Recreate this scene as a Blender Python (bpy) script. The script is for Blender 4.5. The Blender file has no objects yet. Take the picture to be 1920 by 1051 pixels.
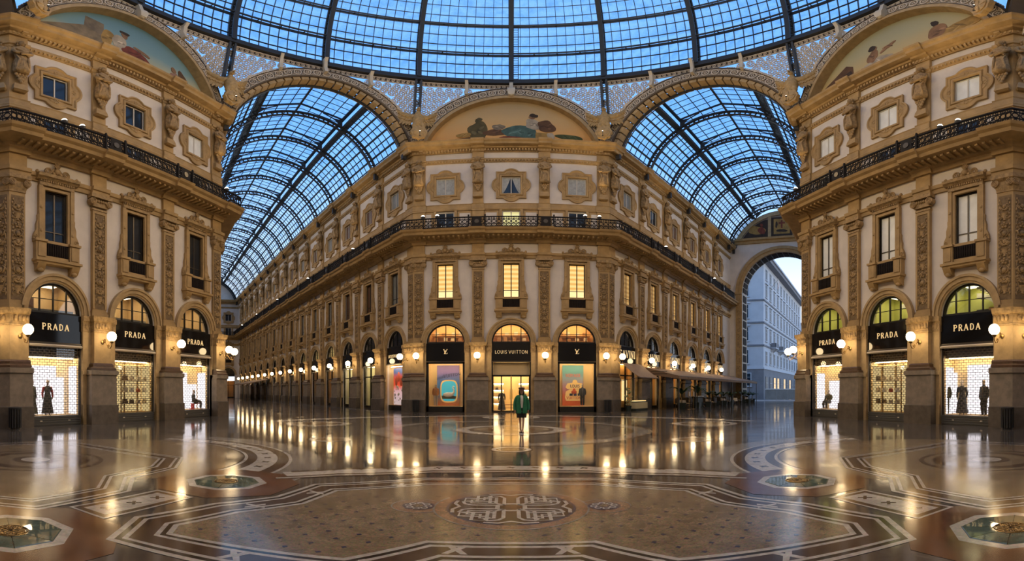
import bpy, bmesh, math, random
from math import sin, cos, tan, pi, radians, sqrt, atan2, hypot
from mathutils import Vector, Matrix

random.seed(7)
SC = bpy.context.scene
COL = SC.collection
AP, HS = 18.4, 7.62            # octagon: apothem, half side
WO, WA = 5.14, 4.85            # bay widths: octagon facades, arms
T225 = tan(radians(22.5))

# ------------------------------------------------------------------ camera, sky, light, exposure
FPX, CX, CY_, IW, IH = 850.0, 958.5, 732.0, 1920, 1051
cam = bpy.data.cameras.new('camera')
camo = bpy.data.objects.new('camera', cam)
COL.objects.link(camo)
camo.location = (0, -16.8, 1.66)
camo.rotation_euler = (pi / 2, 0, 0)
cam.type = 'PANO'
cc = cam if hasattr(cam, 'panorama_type') else cam.cycles
cc.panorama_type = 'EQUIRECTANGULAR'
cc.longitude_min = -CX / FPX
cc.longitude_max = (IW - CX) / FPX
cc.latitude_max = CY_ / FPX
cc.latitude_min = -(IH - CY_) / FPX
cam.clip_end = 1000
SC.camera = camo
vs = SC.view_settings
vs.view_transform = 'Standard'
vs.look = 'None'
vs.exposure = 0.28
vs.gamma = 1.0
vs.use_curve_mapping = False
SC.cycles.use_denoising = True
SC.cycles.max_bounces = 6
SC.cycles.diffuse_bounces = 3
SC.cycles.glossy_bounces = 4
SC.cycles.transparent_max_bounces = 24
SC.cycles.caustics_reflective = False
SC.cycles.caustics_refractive = False
SC.cycles.sample_clamp_indirect = 6.0

world = bpy.data.worlds.new('dusk_sky')
SC.world = world
world.use_nodes = True
nt = world.node_tree
nt.nodes.clear()
tc = nt.nodes.new('ShaderNodeTexCoord')
sep = nt.nodes.new('ShaderNodeSeparateXYZ')
rmp = nt.nodes.new('ShaderNodeValToRGB')
el = rmp.color_ramp.elements
el[0].position = 0.0
el[0].color = (0.80, 0.86, 0.95, 1)
el[1].position = 1.0
el[1].color = (0.10, 0.30, 0.74, 1)
for p_, c_ in ((0.18, (0.74, 0.80, 0.90, 1)), (0.30, (0.46, 0.64, 0.90, 1)), (0.48, (0.19, 0.43, 0.86, 1))):
    e_ = el.new(p_)
    e_.color = c_
bg = nt.nodes.new('ShaderNodeBackground')
bg.inputs[1].default_value = 1.38
wo = nt.nodes.new('ShaderNodeOutputWorld')
nt.links.new(tc.outputs['Generated'], sep.inputs[0])
nt.links.new(sep.outputs['Z'], rmp.inputs[0])
nt.links.new(rmp.outputs[0], bg.inputs[0])
nt.links.new(bg.outputs[0], wo.inputs[0])

GLOBE_E = 19.0
FLOOD_UP = 700.0       # rail floodlights, upward
FLOOD_DN = 4600.0      # cornice floodlights, downward
WARM = (1.0, 0.72, 0.38)


def flood(loc, target, watts, angle=110, col=WARM, rad=0.15, blend=0.9):
    l = bpy.data.lights.new('floodlight_beam', 'SPOT')
    l.energy = watts
    l.color = col
    l.spot_size = radians(angle)
    l.spot_blend = blend
    l.shadow_soft_size = rad
    o = bpy.data.objects.new('floodlight_beam', l)
    COL.objects.link(o)
    o.location = loc
    d = Vector(target) - Vector(loc)
    o.rotation_euler = d.to_track_quat('-Z', 'Y').to_euler()
    return o


def polar(r, deg):
    """point in plan: angle measured clockwise from +Y"""
    return r * sin(radians(deg)), r * cos(radians(deg))


# floodlights standing on the top cornice at the eight corners of the octagon, aimed across it
for k_ in range(8):
    a_ = 22.5 + 45 * k_
    x_, y_ = polar(17.42, a_)
    tx, ty = polar(16.0, a_ + 180)
    flood((x_, y_, 23.55), (tx, ty, 7.0), FLOOD_DN * (1.15, 1.0, .62, .5)[k_ if k_ < 4 else 7 - k_], 140)
# spots added by the arms' far top cornices to light the walls, no fixtures
for s_ in (-1, 1):
    for k_ in range(3 if s_ > 0 else 7):
        t_ = 5.5 + 9.7 * k_
        bx, by = s_ * (HS + (t_ + 14) * 0.7071 * 0 + t_ * 0.7071 + 13.2 * 0.7071), 18.4 + t_ * 0.7071 - 13.2 * 0.7071
        ax, ay = s_ * (HS + t_ * 0.7071), 18.4 + t_ * 0.7071
        flood((bx, by, 22.6), (ax, ay, 8.0), 1500, 130)


# ------------------------------------------------------------------ mesh helpers
class MB:
    def __init__(s):
        s.v, s.f = [], []

    def quad(s, *p):
        n = len(s.v)
        s.v += [tuple(q) for q in p]
        s.f.append(tuple(range(n, n + len(p))))
        return s

    def box(s, x0, x1, y0, y1, z0, z1):
        n = len(s.v)
        s.v += [(x0, y0, z0), (x1, y0, z0), (x1, y1, z0), (x0, y1, z0), (x0, y0, z1), (x1, y0, z1), (x1, y1, z1), (x0, y1, z1)]
        for q in ((0, 3, 2, 1), (4, 5, 6, 7), (0, 1, 5, 4), (1, 2, 6, 5), (2, 3, 7, 6), (3, 0, 4, 7)):
            s.f.append(tuple(n + i for i in q))
        return s

    def prism(s, pts, y0, y1, plane='xz'):
        """closed outline in a plane, extruded between y0 and y1 on the third axis"""
        n, m = len(s.v), len(pts)
        for y in (y0, y1):
            for a, b in pts:
                s.v.append((a, y, b) if plane == 'xz' else (a, b, y) if plane == 'xy' else (y, a, b))
        s.f.append(tuple(n + i for i in range(m)))
        s.f.append(tuple(n + m + i for i in reversed(range(m))))
        for i in range(m):
            j = (i + 1) % m
            s.f.append((n + i, n + m + i, n + m + j, n + j))
        return s

    def loft(s, rings, closed=True, cap=True):
        """list of rings (same count) of points"""
        n, m = len(s.v), len(rings[0])
        for r in rings:
            s.v += [tuple(p) for p in r]
        for k in range(len(rings) - 1):
            for i in range(m if closed else m - 1):
                j = (i + 1) % m
                a = n + k * m
                s.f.append((a + i, a + j, a + m + j, a + m + i))
        if cap and closed:
            s.f.append(tuple(n + i for i in reversed(range(m))))
            e = n + (len(rings) - 1) * m
            s.f.append(tuple(e + i for i in range(m)))
        return s

    def lathe(s, prof, seg=16, c=(0, 0, 0), sx=1, sy=1, fold=None):
        rings = []
        for r, z in prof:
            rr = []
            for i in range(seg):
                a = 2 * pi * i / seg
                q = r * (1 + (fold(a, z) if fold else 0))
                rr.append((c[0] + q * cos(a) * sx, c[1] + q * sin(a) * sy, c[2] + z))
            rings.append(rr)
        return s.loft(rings)

    def ball(s, c, r, sx=1, sy=1, sz=1, seg=12, n=8):
        return s.lathe([(max(r * sin(pi * k / n), r * 0.02), -r * cos(pi * k / n) * sz) for k in range(n + 1)], seg, c, sx, sy)

    def tube(s, pts, r, seg=6, closed=False):
        P = [Vector(p) for p in pts]
        m = len(P)
        rings = []
        up = None
        for i, p in enumerate(P):
            if closed:
                d = P[(i + 1) % m] - P[i - 1]
            else:
                d = P[min(i + 1, m - 1)] - P[max(i - 1, 0)]
            if d.length < 1e-9:
                d = Vector((0, 0, 1))
            d.normalize()
            if up is None:
                up = Vector((0, 0, 1)) if abs(d.z) < 0.9 else Vector((1, 0, 0))
            a = d.cross(up)
            if a.length < 1e-4:
                a = d.cross(Vector((1, 0.3, 0)))
            a.normalize()
            b = a.cross(d)
            up = b
            rr = r[i] if isinstance(r, (list, tuple)) else r
            rings.append([p + a * (rr * cos(2 * pi * k / seg)) + b * (rr * sin(2 * pi * k / seg)) for k in range(seg)])
        if closed:
            rings.append(rings[0])
        return s.loft(rings, cap=not closed)

    def annulus(s, c, r0, r1, y0, y1, seg=16, a0=0, a1=2 * pi):
        """flat ring in the xz plane around c=(x,z), thick from y0 (front) to y1"""
        full = abs(a1 - a0 - 2 * pi) < 1e-6
        rings = []
        for i in range(seg + 1):
            a = a0 + (a1 - a0) * i / seg
            rings.append([(c[0] + r * cos(a), y, c[1] + r * sin(a)) for r, y in ((r0, y1), (r0, y0), (r1, y0), (r1, y1))])
        return s.loft(rings, cap=not full)

    def stack(s, levels, side=None, edge=0.0, c=0.0):
        """pier-like stack of rectangles: levels of (z, half width, out). side=+1/-1: the corner form, mitred at edge"""
        rings = []
        for z, h, o in levels:
            if side is None:
                a, b, a2, b2 = c - h, c + h, c - h, c + h
            elif side > 0:
                a, a2, b, b2 = edge - h, edge - h, edge + o * T225, edge
            else:
                a, a2, b, b2 = edge - o * T225, edge, edge + h, edge + h
            rings.append([(a, -o, z), (b, -o, z), (b2, 0.0, z), (a2, 0.0, z)])
        return s.loft(rings)

    def moulding(s, prof, xs, mit=(0, 0)):
        """profile (out, z) run along x through stations (x, extra out); the two ends mitred by mit * out"""
        rings = []
        for i, (x, e) in enumerate(xs):
            m = mit[0] if i == 0 else mit[1] if i == len(xs) - 1 else 0
            rings.append([(x + m * (o + e if o > 0 else 0) * T225, -(o + e if o > 0 else 0), z) for o, z in prof])
        return s.loft(rings)

    def add(s, o, M=None):
        n = len(s.v)
        s.v += [tuple(M @ Vector(p)) for p in o.v] if M else o.v
        s.f += [tuple(n + i for i in q) for q in o.f]
        return s

    def mesh(s, name, m=None, smooth=None):
        me = bpy.data.meshes.new(name)
        me.from_pydata(s.v, [], s.f)
        if m:
            me.materials.append(m)
        if smooth:
            me.polygons.foreach_set('use_smooth', [True] * len(me.polygons))
            me.set_sharp_from_angle(angle=radians(smooth))
        me.update()
        return me


def T(x=0, y=0, z=0, rz=0, sc=1):
    return Matrix.Translation((x, y, z)) @ Matrix.Rotation(rz, 4, 'Z') @ Matrix.Scale(sc, 4)


def obj(name, me, parent=None, loc=(0, 0, 0), rz=0, m=None, rot=None, smooth=None):
    if isinstance(me, MB):
        me = me.mesh(name, m, smooth)
    o = bpy.data.objects.new(name, me)
    COL.objects.link(o)
    o.location = loc
    o.rotation_euler = rot if rot else (0, 0, rz)
    if parent:
        o.parent = parent
    return o


def tag(o, label, cat, group=None, kind=None):
    o['label'] = label
    o['category'] = cat
    if group:
        o['group'] = group
    if kind:
        o['kind'] = kind
    return o


def thing(name, label, cat, loc=(0, 0, 0), rz=0, group=None, kind=None):
    o = bpy.data.objects.new(name, None)
    o.empty_display_size = 0.2
    COL.objects.link(o)
    o.location = loc
    o.rotation_euler = (0, 0, rz)
    return tag(o, label, cat, group, kind)


KIDS = {}


def kids(o):
    return [c for c in o.children]


def dup(o, loc=None, rz=None, label=None, parent=None):
    """copy of a thing with copies of its parts and sub-parts"""
    c = o.copy()
    COL.objects.link(c)
    if loc is not None:
        c.location = loc
    if rz is not None:
        c.rotation_euler = (0, 0, rz)
    if label:
        c['label'] = label
    if parent:
        c.parent = parent
    for k in kids(o):
        dup(k, parent=c)
    return c


ORD = 'first second third fourth fifth sixth seventh eighth ninth tenth eleventh twelfth thirteenth fourteenth fifteenth sixteenth seventeenth'.split()


# ------------------------------------------------------------------ materials
def mat(name, col, rough=0.6, metal=0.0, var=0.0, scale=4.0, bump=0.0, bscale=30.0, emit=None, es=0.0, col2=None, coat=0.0, spec=0.5):
    m = bpy.data.materials.new(name)
    m.use_nodes = True
    t = m.node_tree
    b = t.nodes['Principled BSDF']
    b.inputs['Base Color'].default_value = (*col, 1)
    b.inputs['Roughness'].default_value = rough
    b.inputs['Metallic'].default_value = metal
    b.inputs['Specular IOR Level'].default_value = spec
    if coat:
        b.inputs['Coat Weight'].default_value = coat
        b.inputs['Coat Roughness'].default_value = 0.05
    if emit:
        b.inputs['Emission Color'].default_value = (*emit, 1)
        b.inputs['Emission Strength'].default_value = es
    if var or bump:
        tcn = t.nodes.new('ShaderNodeTexCoord')
    if var:
        n = t.nodes.new('ShaderNodeTexNoise')
        n.inputs['Scale'].default_value = scale
        n.inputs['Detail'].default_value = 6
        n.inputs['Roughness'].default_value = 0.6
        t.links.new(tcn.outputs['Object'], n.inputs['Vector'])
        mx = t.nodes.new('ShaderNodeMix')
        mx.data_type = 'RGBA'
        c2 = col2 or tuple(c * (1 - var) for c in col)
        mx.inputs[6].default_value = (*col, 1)
        mx.inputs[7].default_value = (*c2, 1)
        mr = t.nodes.new('ShaderNodeMapRange')
        mr.inputs[1].default_value = 0.35
        mr.inputs[2].default_value = 0.68
        t.links.new(n.outputs['Fac'], mr.inputs[0])
        t.links.new(mr.outputs[0], mx.inputs[0])
        t.links.new(mx.outputs[2], b.inputs['Base Color'])
    if bump:
        n2 = t.nodes.new('ShaderNodeTexNoise')
        n2.inputs['Scale'].default_value = bscale
        n2.inputs['Detail'].default_value = 4
        t.links.new(tcn.outputs['Object'], n2.inputs['Vector'])
        bp = t.nodes.new('ShaderNodeBump')
        bp.inputs['Strength'].default_value = bump
        bp.inputs['Distance'].default_value = 0.02
        t.links.new(n2.outputs['Fac'], bp.inputs['Height'])
        t.links.new(bp.outputs[0], b.inputs['Normal'])
    return m


def emis(name, col, s):
    m = bpy.data.materials.new(name)
    m.use_nodes = True
    t = m.node_tree
    t.nodes.clear()
    e = t.nodes.new('ShaderNodeEmission')
    e.inputs[0].default_value = (*col, 1)
    e.inputs[1].default_value = s
    o = t.nodes.new('ShaderNodeOutputMaterial')
    t.links.new(e.outputs[0], o.inputs[0])
    return m


def glass(name, tint=(0.92, 0.95, 1.0), refl=0.12, rough=0.02, streak=False):
    """thin pane: mostly clear, some mirror"""
    m = bpy.data.materials.new(name)
    m.use_nodes = True
    t = m.node_tree
    t.nodes.clear()
    a = t.nodes.new('ShaderNodeBsdfTransparent')
    a.inputs[0].default_value = (*tint, 1)
    g = t.nodes.new('ShaderNodeBsdfGlossy')
    g.inputs['Roughness'].default_value = rough
    mx = t.nodes.new('ShaderNodeMixShader')
    mx.inputs[0].default_value = refl
    o = t.nodes.new('ShaderNodeOutputMaterial')
    t.links.new(a.outputs[0], mx.inputs[1])
    t.links.new(g.outputs[0], mx.inputs[2])
    t.links.new(mx.outputs[0], o.inputs[0])
    if streak:
        tcn = t.nodes.new('ShaderNodeTexCoord')
        n = t.nodes.new('ShaderNodeTexNoise')
        n.inputs['Scale'].default_value = 1.3
        n.inputs['Detail'].default_value = 5
        t.links.new(tcn.outputs['Object'], n.inputs['Vector'])
        r = t.nodes.new('ShaderNodeValToRGB')
        r.color_ramp.elements[0].position = 0.3
        r.color_ramp.elements[0].color = (tint[0] * 0.80, tint[1] * 0.87, tint[2] * 0.92, 1)
        r.color_ramp.elements[1].position = 0.6
        r.color_ramp.elements[1].color = (*tint, 1)
        t.links.new(n.outputs['Fac'], r.inputs[0])
        t.links.new(r.outputs[0], a.inputs[0])
    return m


M = {}
M['stucco'] = mat('pale_stucco', (0.66, 0.60, 0.54), 0.8, var=0.14, scale=0.8, bump=0.15, bscale=12)
M['stone'] = mat('ochre_stone', (0.42, 0.275, 0.115), 0.7, var=0.32, scale=1.6, bump=0.25, bscale=18)
M['stone2'] = mat('pale_ochre_stone', (0.47, 0.325, 0.155), 0.7, var=0.3, scale=2.2, bump=0.25, bscale=18)
M['carved'] = mat('carved_stone', (0.41, 0.27, 0.12), 0.7, var=0.55, scale=5, bump=0.6, bscale=22)
M['grey'] = mat('grey_granite', (0.25, 0.20, 0.15), 0.45, var=0.35, scale=3, bump=0.1, bscale=40)
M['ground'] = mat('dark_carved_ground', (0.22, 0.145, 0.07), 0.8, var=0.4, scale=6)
M['plinth'] = mat('dark_granite', (0.125, 0.098, 0.072), 0.4, var=0.4, scale=3, bump=0.1, bscale=40)
M['bar'] = mat('grey_shutter_bar', (0.09, 0.085, 0.075), 0.5, metal=.2)
M['brown'] = mat('brown_marble', (0.10, 0.055, 0.03), 0.3, var=0.4, scale=6)
M['iron'] = mat('black_iron', (0.012, 0.011, 0.010), 0.4, metal=0.3)
M['steel'] = mat('dark_steel', (0.035, 0.035, 0.037), 0.5, metal=0.2)
M['rail'] = mat('rail_iron', (0.012, 0.010, 0.010), 0.75, spec=.2)
M['soot'] = mat('sooty_bronze', (0.018, 0.012, 0.009), 0.8, spec=.2)
M['frame'] = mat('window_bronze', (0.05, 0.04, 0.03), 0.4, metal=0.4)
M['black'] = mat('black_glass', (0.006, 0.006, 0.007), 0.06, spec=0.35)
M['dark'] = mat('dark_void', (0.012, 0.010, 0.008), 0.7)
M['gold'] = mat('gold_letters', (0.95, 0.74, 0.42), 0.35, metal=0.3, emit=(1.0, 0.74, 0.38), es=0.3)
M['brass'] = mat('old_brass', (0.30, 0.19, 0.07), 0.4, metal=0.8)
M['globe'] = emis('lamp_globe', (1.0, 0.72, 0.38), GLOBE_E)
M['bulb'] = emis('flood_lens', (1.0, 0.9, 0.75), 8.0)
M['pane'] = glass('roof_glass', (0.985, 0.99, 1.0), 0.03, 0.1, streak=True)
M['vpane'] = glass('vault_glass', (0.97, 0.985, 1.0), 0.03, 0.1, streak=True)
M['clear'] = glass('shop_glass', (0.95, 0.95, 0.94), 0.08)
M['winglass'] = mat('dark_window_glass', (0.018, 0.022, 0.028), 0.06, spec=0.45)
M['blind'] = mat('pale_blind', (0.80, 0.82, 0.80), 0.5, var=0.15, scale=1.5)
M['wframe'] = mat('white_sash', (0.55, 0.52, 0.46), 0.5)
M['shutter'] = mat('steel_grille', (0.16, 0.13, 0.10), 0.35, metal=0.7)
M['lilac'] = emis('backlit_white', (1.0, 0.93, 1.0), 1.7)
M['goldlit'] = emis('backlit_gold', (1.0, .74, .34), .68)
M['warmwall'] = mat('warm_display', (0.75, 0.55, 0.28), 0.6)
M['striplight'] = emis('strip_light', (1.0, 0.8, 0.5), 34.0)
M['lace'] = mat('cast_lace', (0.60, 0.51, 0.40), 0.6, metal=0.0)
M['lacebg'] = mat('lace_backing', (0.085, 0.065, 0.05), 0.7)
M['cream'] = mat('cream_bracket', (0.58, 0.50, 0.38), 0.6)
M['eagle'] = mat('gilt_eagle', (0.50, 0.33, 0.13), 0.6, var=0.4, scale=5, bump=0.4, bscale=15)

# ------------------------------------------------------------------ the building kit (all in a wall frame: x along, -y out towards the room, z up)
Z_SIGN0, Z_SIGN1 = 3.98, 5.4


def bay_r(W):
    return W / 2 - 1.04


def shell_bay(mb, cx, W, x0, x1, plain=False):
    """stucco face of one bay from x0 to x1 with its openings"""
    r = bay_r(W)

    def strip(z0, z1, hw=None):
        if hw is None:
            mb.quad((x0, 0, z0), (x1, 0, z0), (x1, 0, z1), (x0, 0, z1))
        else:
            mb.quad((x0, 0, z0), (cx - hw, 0, z0), (cx - hw, 0, z1), (x0, 0, z1))
            mb.quad((cx + hw, 0, z0), (x1, 0, z0), (x1, 0, z1), (cx + hw, 0, z1))
            d = 0.22
            mb.quad((cx - hw, 0, z0), (cx - hw, d, z0), (cx - hw, d, z1), (cx - hw, 0, z1))
            mb.quad((cx + hw, d, z0), (cx + hw, 0, z0), (cx + hw, 0, z1), (cx + hw, d, z1))
            mb.quad((cx - hw, 0, z1), (cx - hw, d, z1), (cx + hw, d, z1), (cx + hw, 0, z1))
            mb.quad((cx - hw, d, z0), (cx - hw, 0, z0), (cx + hw, 0, z0), (cx + hw, d, z0))
    if plain:
        strip(0, 23.2)
        return
    mb.quad((x0, 0, 0), (cx - r, 0, 0), (cx - r, 0, 5.4), (x0, 0, 5.4))
    mb.quad((cx + r, 0, 0), (x1, 0, 0), (x1, 0, 5.4), (cx + r, 0, 5.4))
    d = 0.5
    mb.quad((cx - r, 0, 0), (cx - r, d, 0), (cx - r, d, 5.4), (cx - r, 0, 5.4))
    mb.quad((cx + r, d, 0), (cx + r, 0, 0), (cx + r, 0, 5.4), (cx + r, d, 5.4))
    n = 16
    top = 7.2
    for i in range(n):
        a, b = pi - pi * i / n, pi - pi * (i + 1) / n
        pa, pb = (cx + r * cos(a), 5.4 + r * sin(a)), (cx + r * cos(b), 5.4 + r * sin(b))
        mb.quad((pa[0], 0, pa[1]), (pb[0], 0, pb[1]), (pb[0], 0, top), (pa[0], 0, top))
        mb.quad((pa[0], d, pa[1]), (pb[0], d, pb[1]), (pb[0], 0, pb[1]), (pa[0], 0, pa[1]))
    mb.quad((x0, 0, 5.4), (cx - r, 0, 5.4), (cx - r, 0, top), (x0, 0, top))
    mb.quad((cx + r, 0, 5.4), (x1, 0, 5.4), (x1, 0, top), (cx + r, 0, top))
    strip(top, 8.2)
    strip(8.2, 11.8, 0.64)
    strip(11.8, 14.45)
    strip(14.45, 16.45, 0.72)
    strip(16.45, 18.0)
    strip(18.0, 19.6, 0.72)
    strip(19.6, 23.2)


PIER = dict(
    pier_plinth=([(0, .86, .66), (.93, .86, .66), (.97, .82, .58)], 'plinth'),
    pier_base=([(.97, .82, .58), (2.42, .80, .56), (2.46, .86, .64), (2.68, .86, .64), (2.70, .74, .5)], 'grey'),
    pier_moulding=([(2.70, .78, .58), (2.80, .78, .58), (2.86, .66, .50), (2.98, .66, .50), (3.05, .56, .44)], 'brown'),
    pier_shaft=([(3.05, .53, .42), (4.62, .53, .42)], 'stone2'),
    pier_capital=([(4.60, .58, .48), (4.68, .58, .48), (4.70, .54, .44), (5.12, .56, .46), (5.16, .66, .56), (5.26, .70, .60), (5.40, .72, .62)], 'carved'))
CORNER = dict(pier_base=1.0, pier_moulding=1.0, pier_shaft=1.0, pier_capital=1.0)
KIT = {}


def kit(key, build):
    if key not in KIT:
        KIT[key] = build()
    return KIT[key]


def spiral(mb, cx, cz, y, r0, turns, hand=1, start=0.0, w=0.03, seg=None, d=0.05):
    """flat-ish raised scroll"""
    n = seg or int(14 * turns)
    pts = []
    for i in range(n + 1):
        a = start + hand * 2 * pi * turns * i / n
        r = r0 * (1 - 0.85 * i / n)
        pts.append((cx + r * cos(a), y, cz + r * sin(a)))
    mb.tube(pts, [w * (1 - 0.4 * i / n) for i in range(n + 1)], 5)


def relief_mesh(h=5.2, w=0.52):
    """candelabrum carving of a pilaster: vases, leaf pairs, scrolls"""
    mb = MB()
    z = 0.15
    k = 0
    rnd = random.Random(3)
    while z < h - 0.45:
        t = k % 4
        if t == 0:
            mb.lathe([(.02, 0), (.10, .03), (.05, .1), (.16, .25), (.13, .34), (.18, .4), (.02, .42)], 10, (0, 0, z), 1, .45)
            for s in (-1, 1):
                spiral(mb, s * .16, z + .16, -.03, .09, 1.3, s, pi / 2, .028)
            z += .46
        elif t == 1:
            for s in (-1, 1):
                for q in range(3):
                    mb.ball((s * (.05 + .06 * q), -.02, z + .12 + .06 * q), .07, 1.2, .5, .8, 7, 5)
                spiral(mb, s * .14, z + .34, -.03, .10, 1.4, -s, -pi / 2, .03)
            mb.ball((0, -.02, z + .3), .075, 1, .7, 1.6, 8, 6)
            z += .54
        elif t == 2:
            mb.ball((0, -.03, z + .16), .12, 1, .6, 1.1, 9, 6)
            for s in (-1, 1):
                mb.tube([(s * .05, -.02, z), (s * .17, -.03, z + .1), (s * .2, -.03, z + .26), (s * .1, -.03, z + .36)], [.03, .045, .04, .02], 6)
            z += .42
        else:
            for q in range(5):
                a = 2 * pi * q / 5 + pi / 2
                mb.ball((.11 * cos(a), -.02, z + .18 + .11 * sin(a)), .07, 1, .6, 1, 7, 5)
            mb.ball((0, -.05, z + .18), .05, 1, .8, 1, 7, 5)
            z += .40
        k += 1
    for s in (-1, 1):   # winding stem at both sides
        mb.tube([(s * (.19 + .05 * sin(zz * 9)), -.015, zz) for zz in [.1 + (h - .3) * i / 60 for i in range(61)]], .02, 4)
        for i in range(26):
            zz = .2 + (h - .5) * i / 25
            mb.ball((s * (.24 - .03 * (i % 2)), -.015, zz), .045, 1, .6, 1.5, 6, 4)
    mb.v = [(a * 1.15, b * 1.25, c) for a, b, c in mb.v]
    return mb


def statue_mesh():
    """draped half-figure on a tapering leafy pendant; 2.65 tall, origin at the drapery hem"""
    mb = MB()
    fold = lambda a, z: 0.10 * sin(7 * a + 2.2 * z) + 0.05 * sin(13 * a - 3 * z)
    mb.lathe([(.20, -.06), (.36, 0), (.42, .10), (.40, .45), (.36, .8), (.31, 1.05), (.29, 1.2)], 26, (0, -.28, 0), 1.0, .8, fold)
    f2 = lambda a, z: 0.04 * sin(9 * a + 4 * z)
    mb.lathe([(.29, 1.15), (.33, 1.3), (.37, 1.55), (.40, 1.75), (.36, 1.9), (.2, 2.0), (.11, 2.05), (.10, 2.18)], 20, (0, -.28, 0), 1.05, .7, f2)
    mb.ball((0, -.34, 2.34), .175, .88, 1, 1.2, 12, 10)
    mb.ball((0, -.52, 2.33), .035, .8, 1, 1.4, 6, 5)
    for q in range(9):
        a = pi * q / 8
        mb.ball((.17 * cos(a), -.30, 2.40 + .13 * sin(a)), .085, 1, 1, 1, 7, 5)
    for s in (-1, 1):
        mb.ball((.17 * s, -.26, 2.24), .07, 1, 1, 1.5, 7, 5)
    mb.tube([(-.38, -.3, 1.8), (-.47, -.42, 1.5), (-.36, -.56, 1.28), (0, -.62, 1.36), (.2, -.58, 1.46)], [.12, .11, .09, .075, .06], 8)
    mb.tube([(.38, -.3, 1.8), (.46, -.42, 1.52), (.34, -.58, 1.34), (.02, -.64, 1.24), (-.18, -.6, 1.2)], [.12, .11, .09, .075, .06], 8)
    for s in (-1, 1):
        mb.tube([(s * .3, -.42, 1.2), (s * .22, -.58, .8), (s * .3, -.5, .35), (s * .34, -.45, .05)], [.05, .07, .07, .03], 6)
    mb.tube([(-.3, -.45, 1.72), (0, -.56, 1.45), (.3, -.5, 1.15)], [.07, .09, .07], 7)
    for q in range(4):
        for i in range(max(1, 4 - q)):
            x = (i - (3 - q) / 2) * .16
            mb.ball((x, -.26, -.14 - .17 * q), .10, 1, .8, 1.2, 7, 5)
    return mb


def quatre_mesh():
    mb = MB()
    ang = sorted(set([2 * pi * i / 120 for i in range(120)] + [s1 * atan2(1.27, 1.18) + off for s1 in (-1, 1) for off in (0, pi)]))
    ang = [a % (2 * pi) for a in ang]
    ang.sort()

    def ray(a, k, hx=1.18, hz=1.27, lobe=.74):
        c, s = cos(a), sin(a)
        sq = min(hx / abs(c) if abs(c) > 1e-9 else 9, hz / abs(s) if abs(s) > 1e-9 else 9)
        best = sq
        for px, pz, rr in ((.78, 0, lobe), (-.78, 0, lobe), (0, .84, lobe), (0, -.84, lobe)):
            b = c * px + s * pz
            disc = b * b - (px * px + pz * pz - rr * rr)
            if disc > 0:
                best = max(best, b + sqrt(disc))
        return best * k

    def rect(a, hx, hz):
        c, s = cos(a), sin(a)
        return min(hx / abs(c) if abs(c) > 1e-9 else 9, hz / abs(s) if abs(s) > 1e-9 else 9)
    rings = []
    for kind, k, y in (('o', 1.0, 0.0), ('o', 1.0, -.14), ('o', .93, -.16), ('o', .89, -.09), ('o', .80, -.09), ('o', .76, -.13), ('o', .69, -.11),
                       ('r', 1.24, -.09), ('r', 1.2, -.14), ('r', 1.06, -.14), ('r', 1.0, -.08), ('r', 1.0, .2)):
        ring = []
        for a in ang:
            r = ray(a, k) if kind == 'o' else rect(a, .72 * k, .80 * k)
            if kind == 'o':
                r = max(r, rect(a, .72 * 1.26, .8 * 1.26))
            ring.append((r * cos(a), y, r * sin(a)))
        rings.append(ring)
    mb.loft(rings, cap=False)
    for px, pz in ((1.0, 0), (-1.0, 0), (0, 1.1), (0, -1.1)):
        for q in range(5):
            a = 2 * pi * q / 5
            mb.ball((px + .12 * cos(a), -.12, pz + .1 * sin(a)), .06, 1, .5, 1, 6, 4)
    return mb


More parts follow.
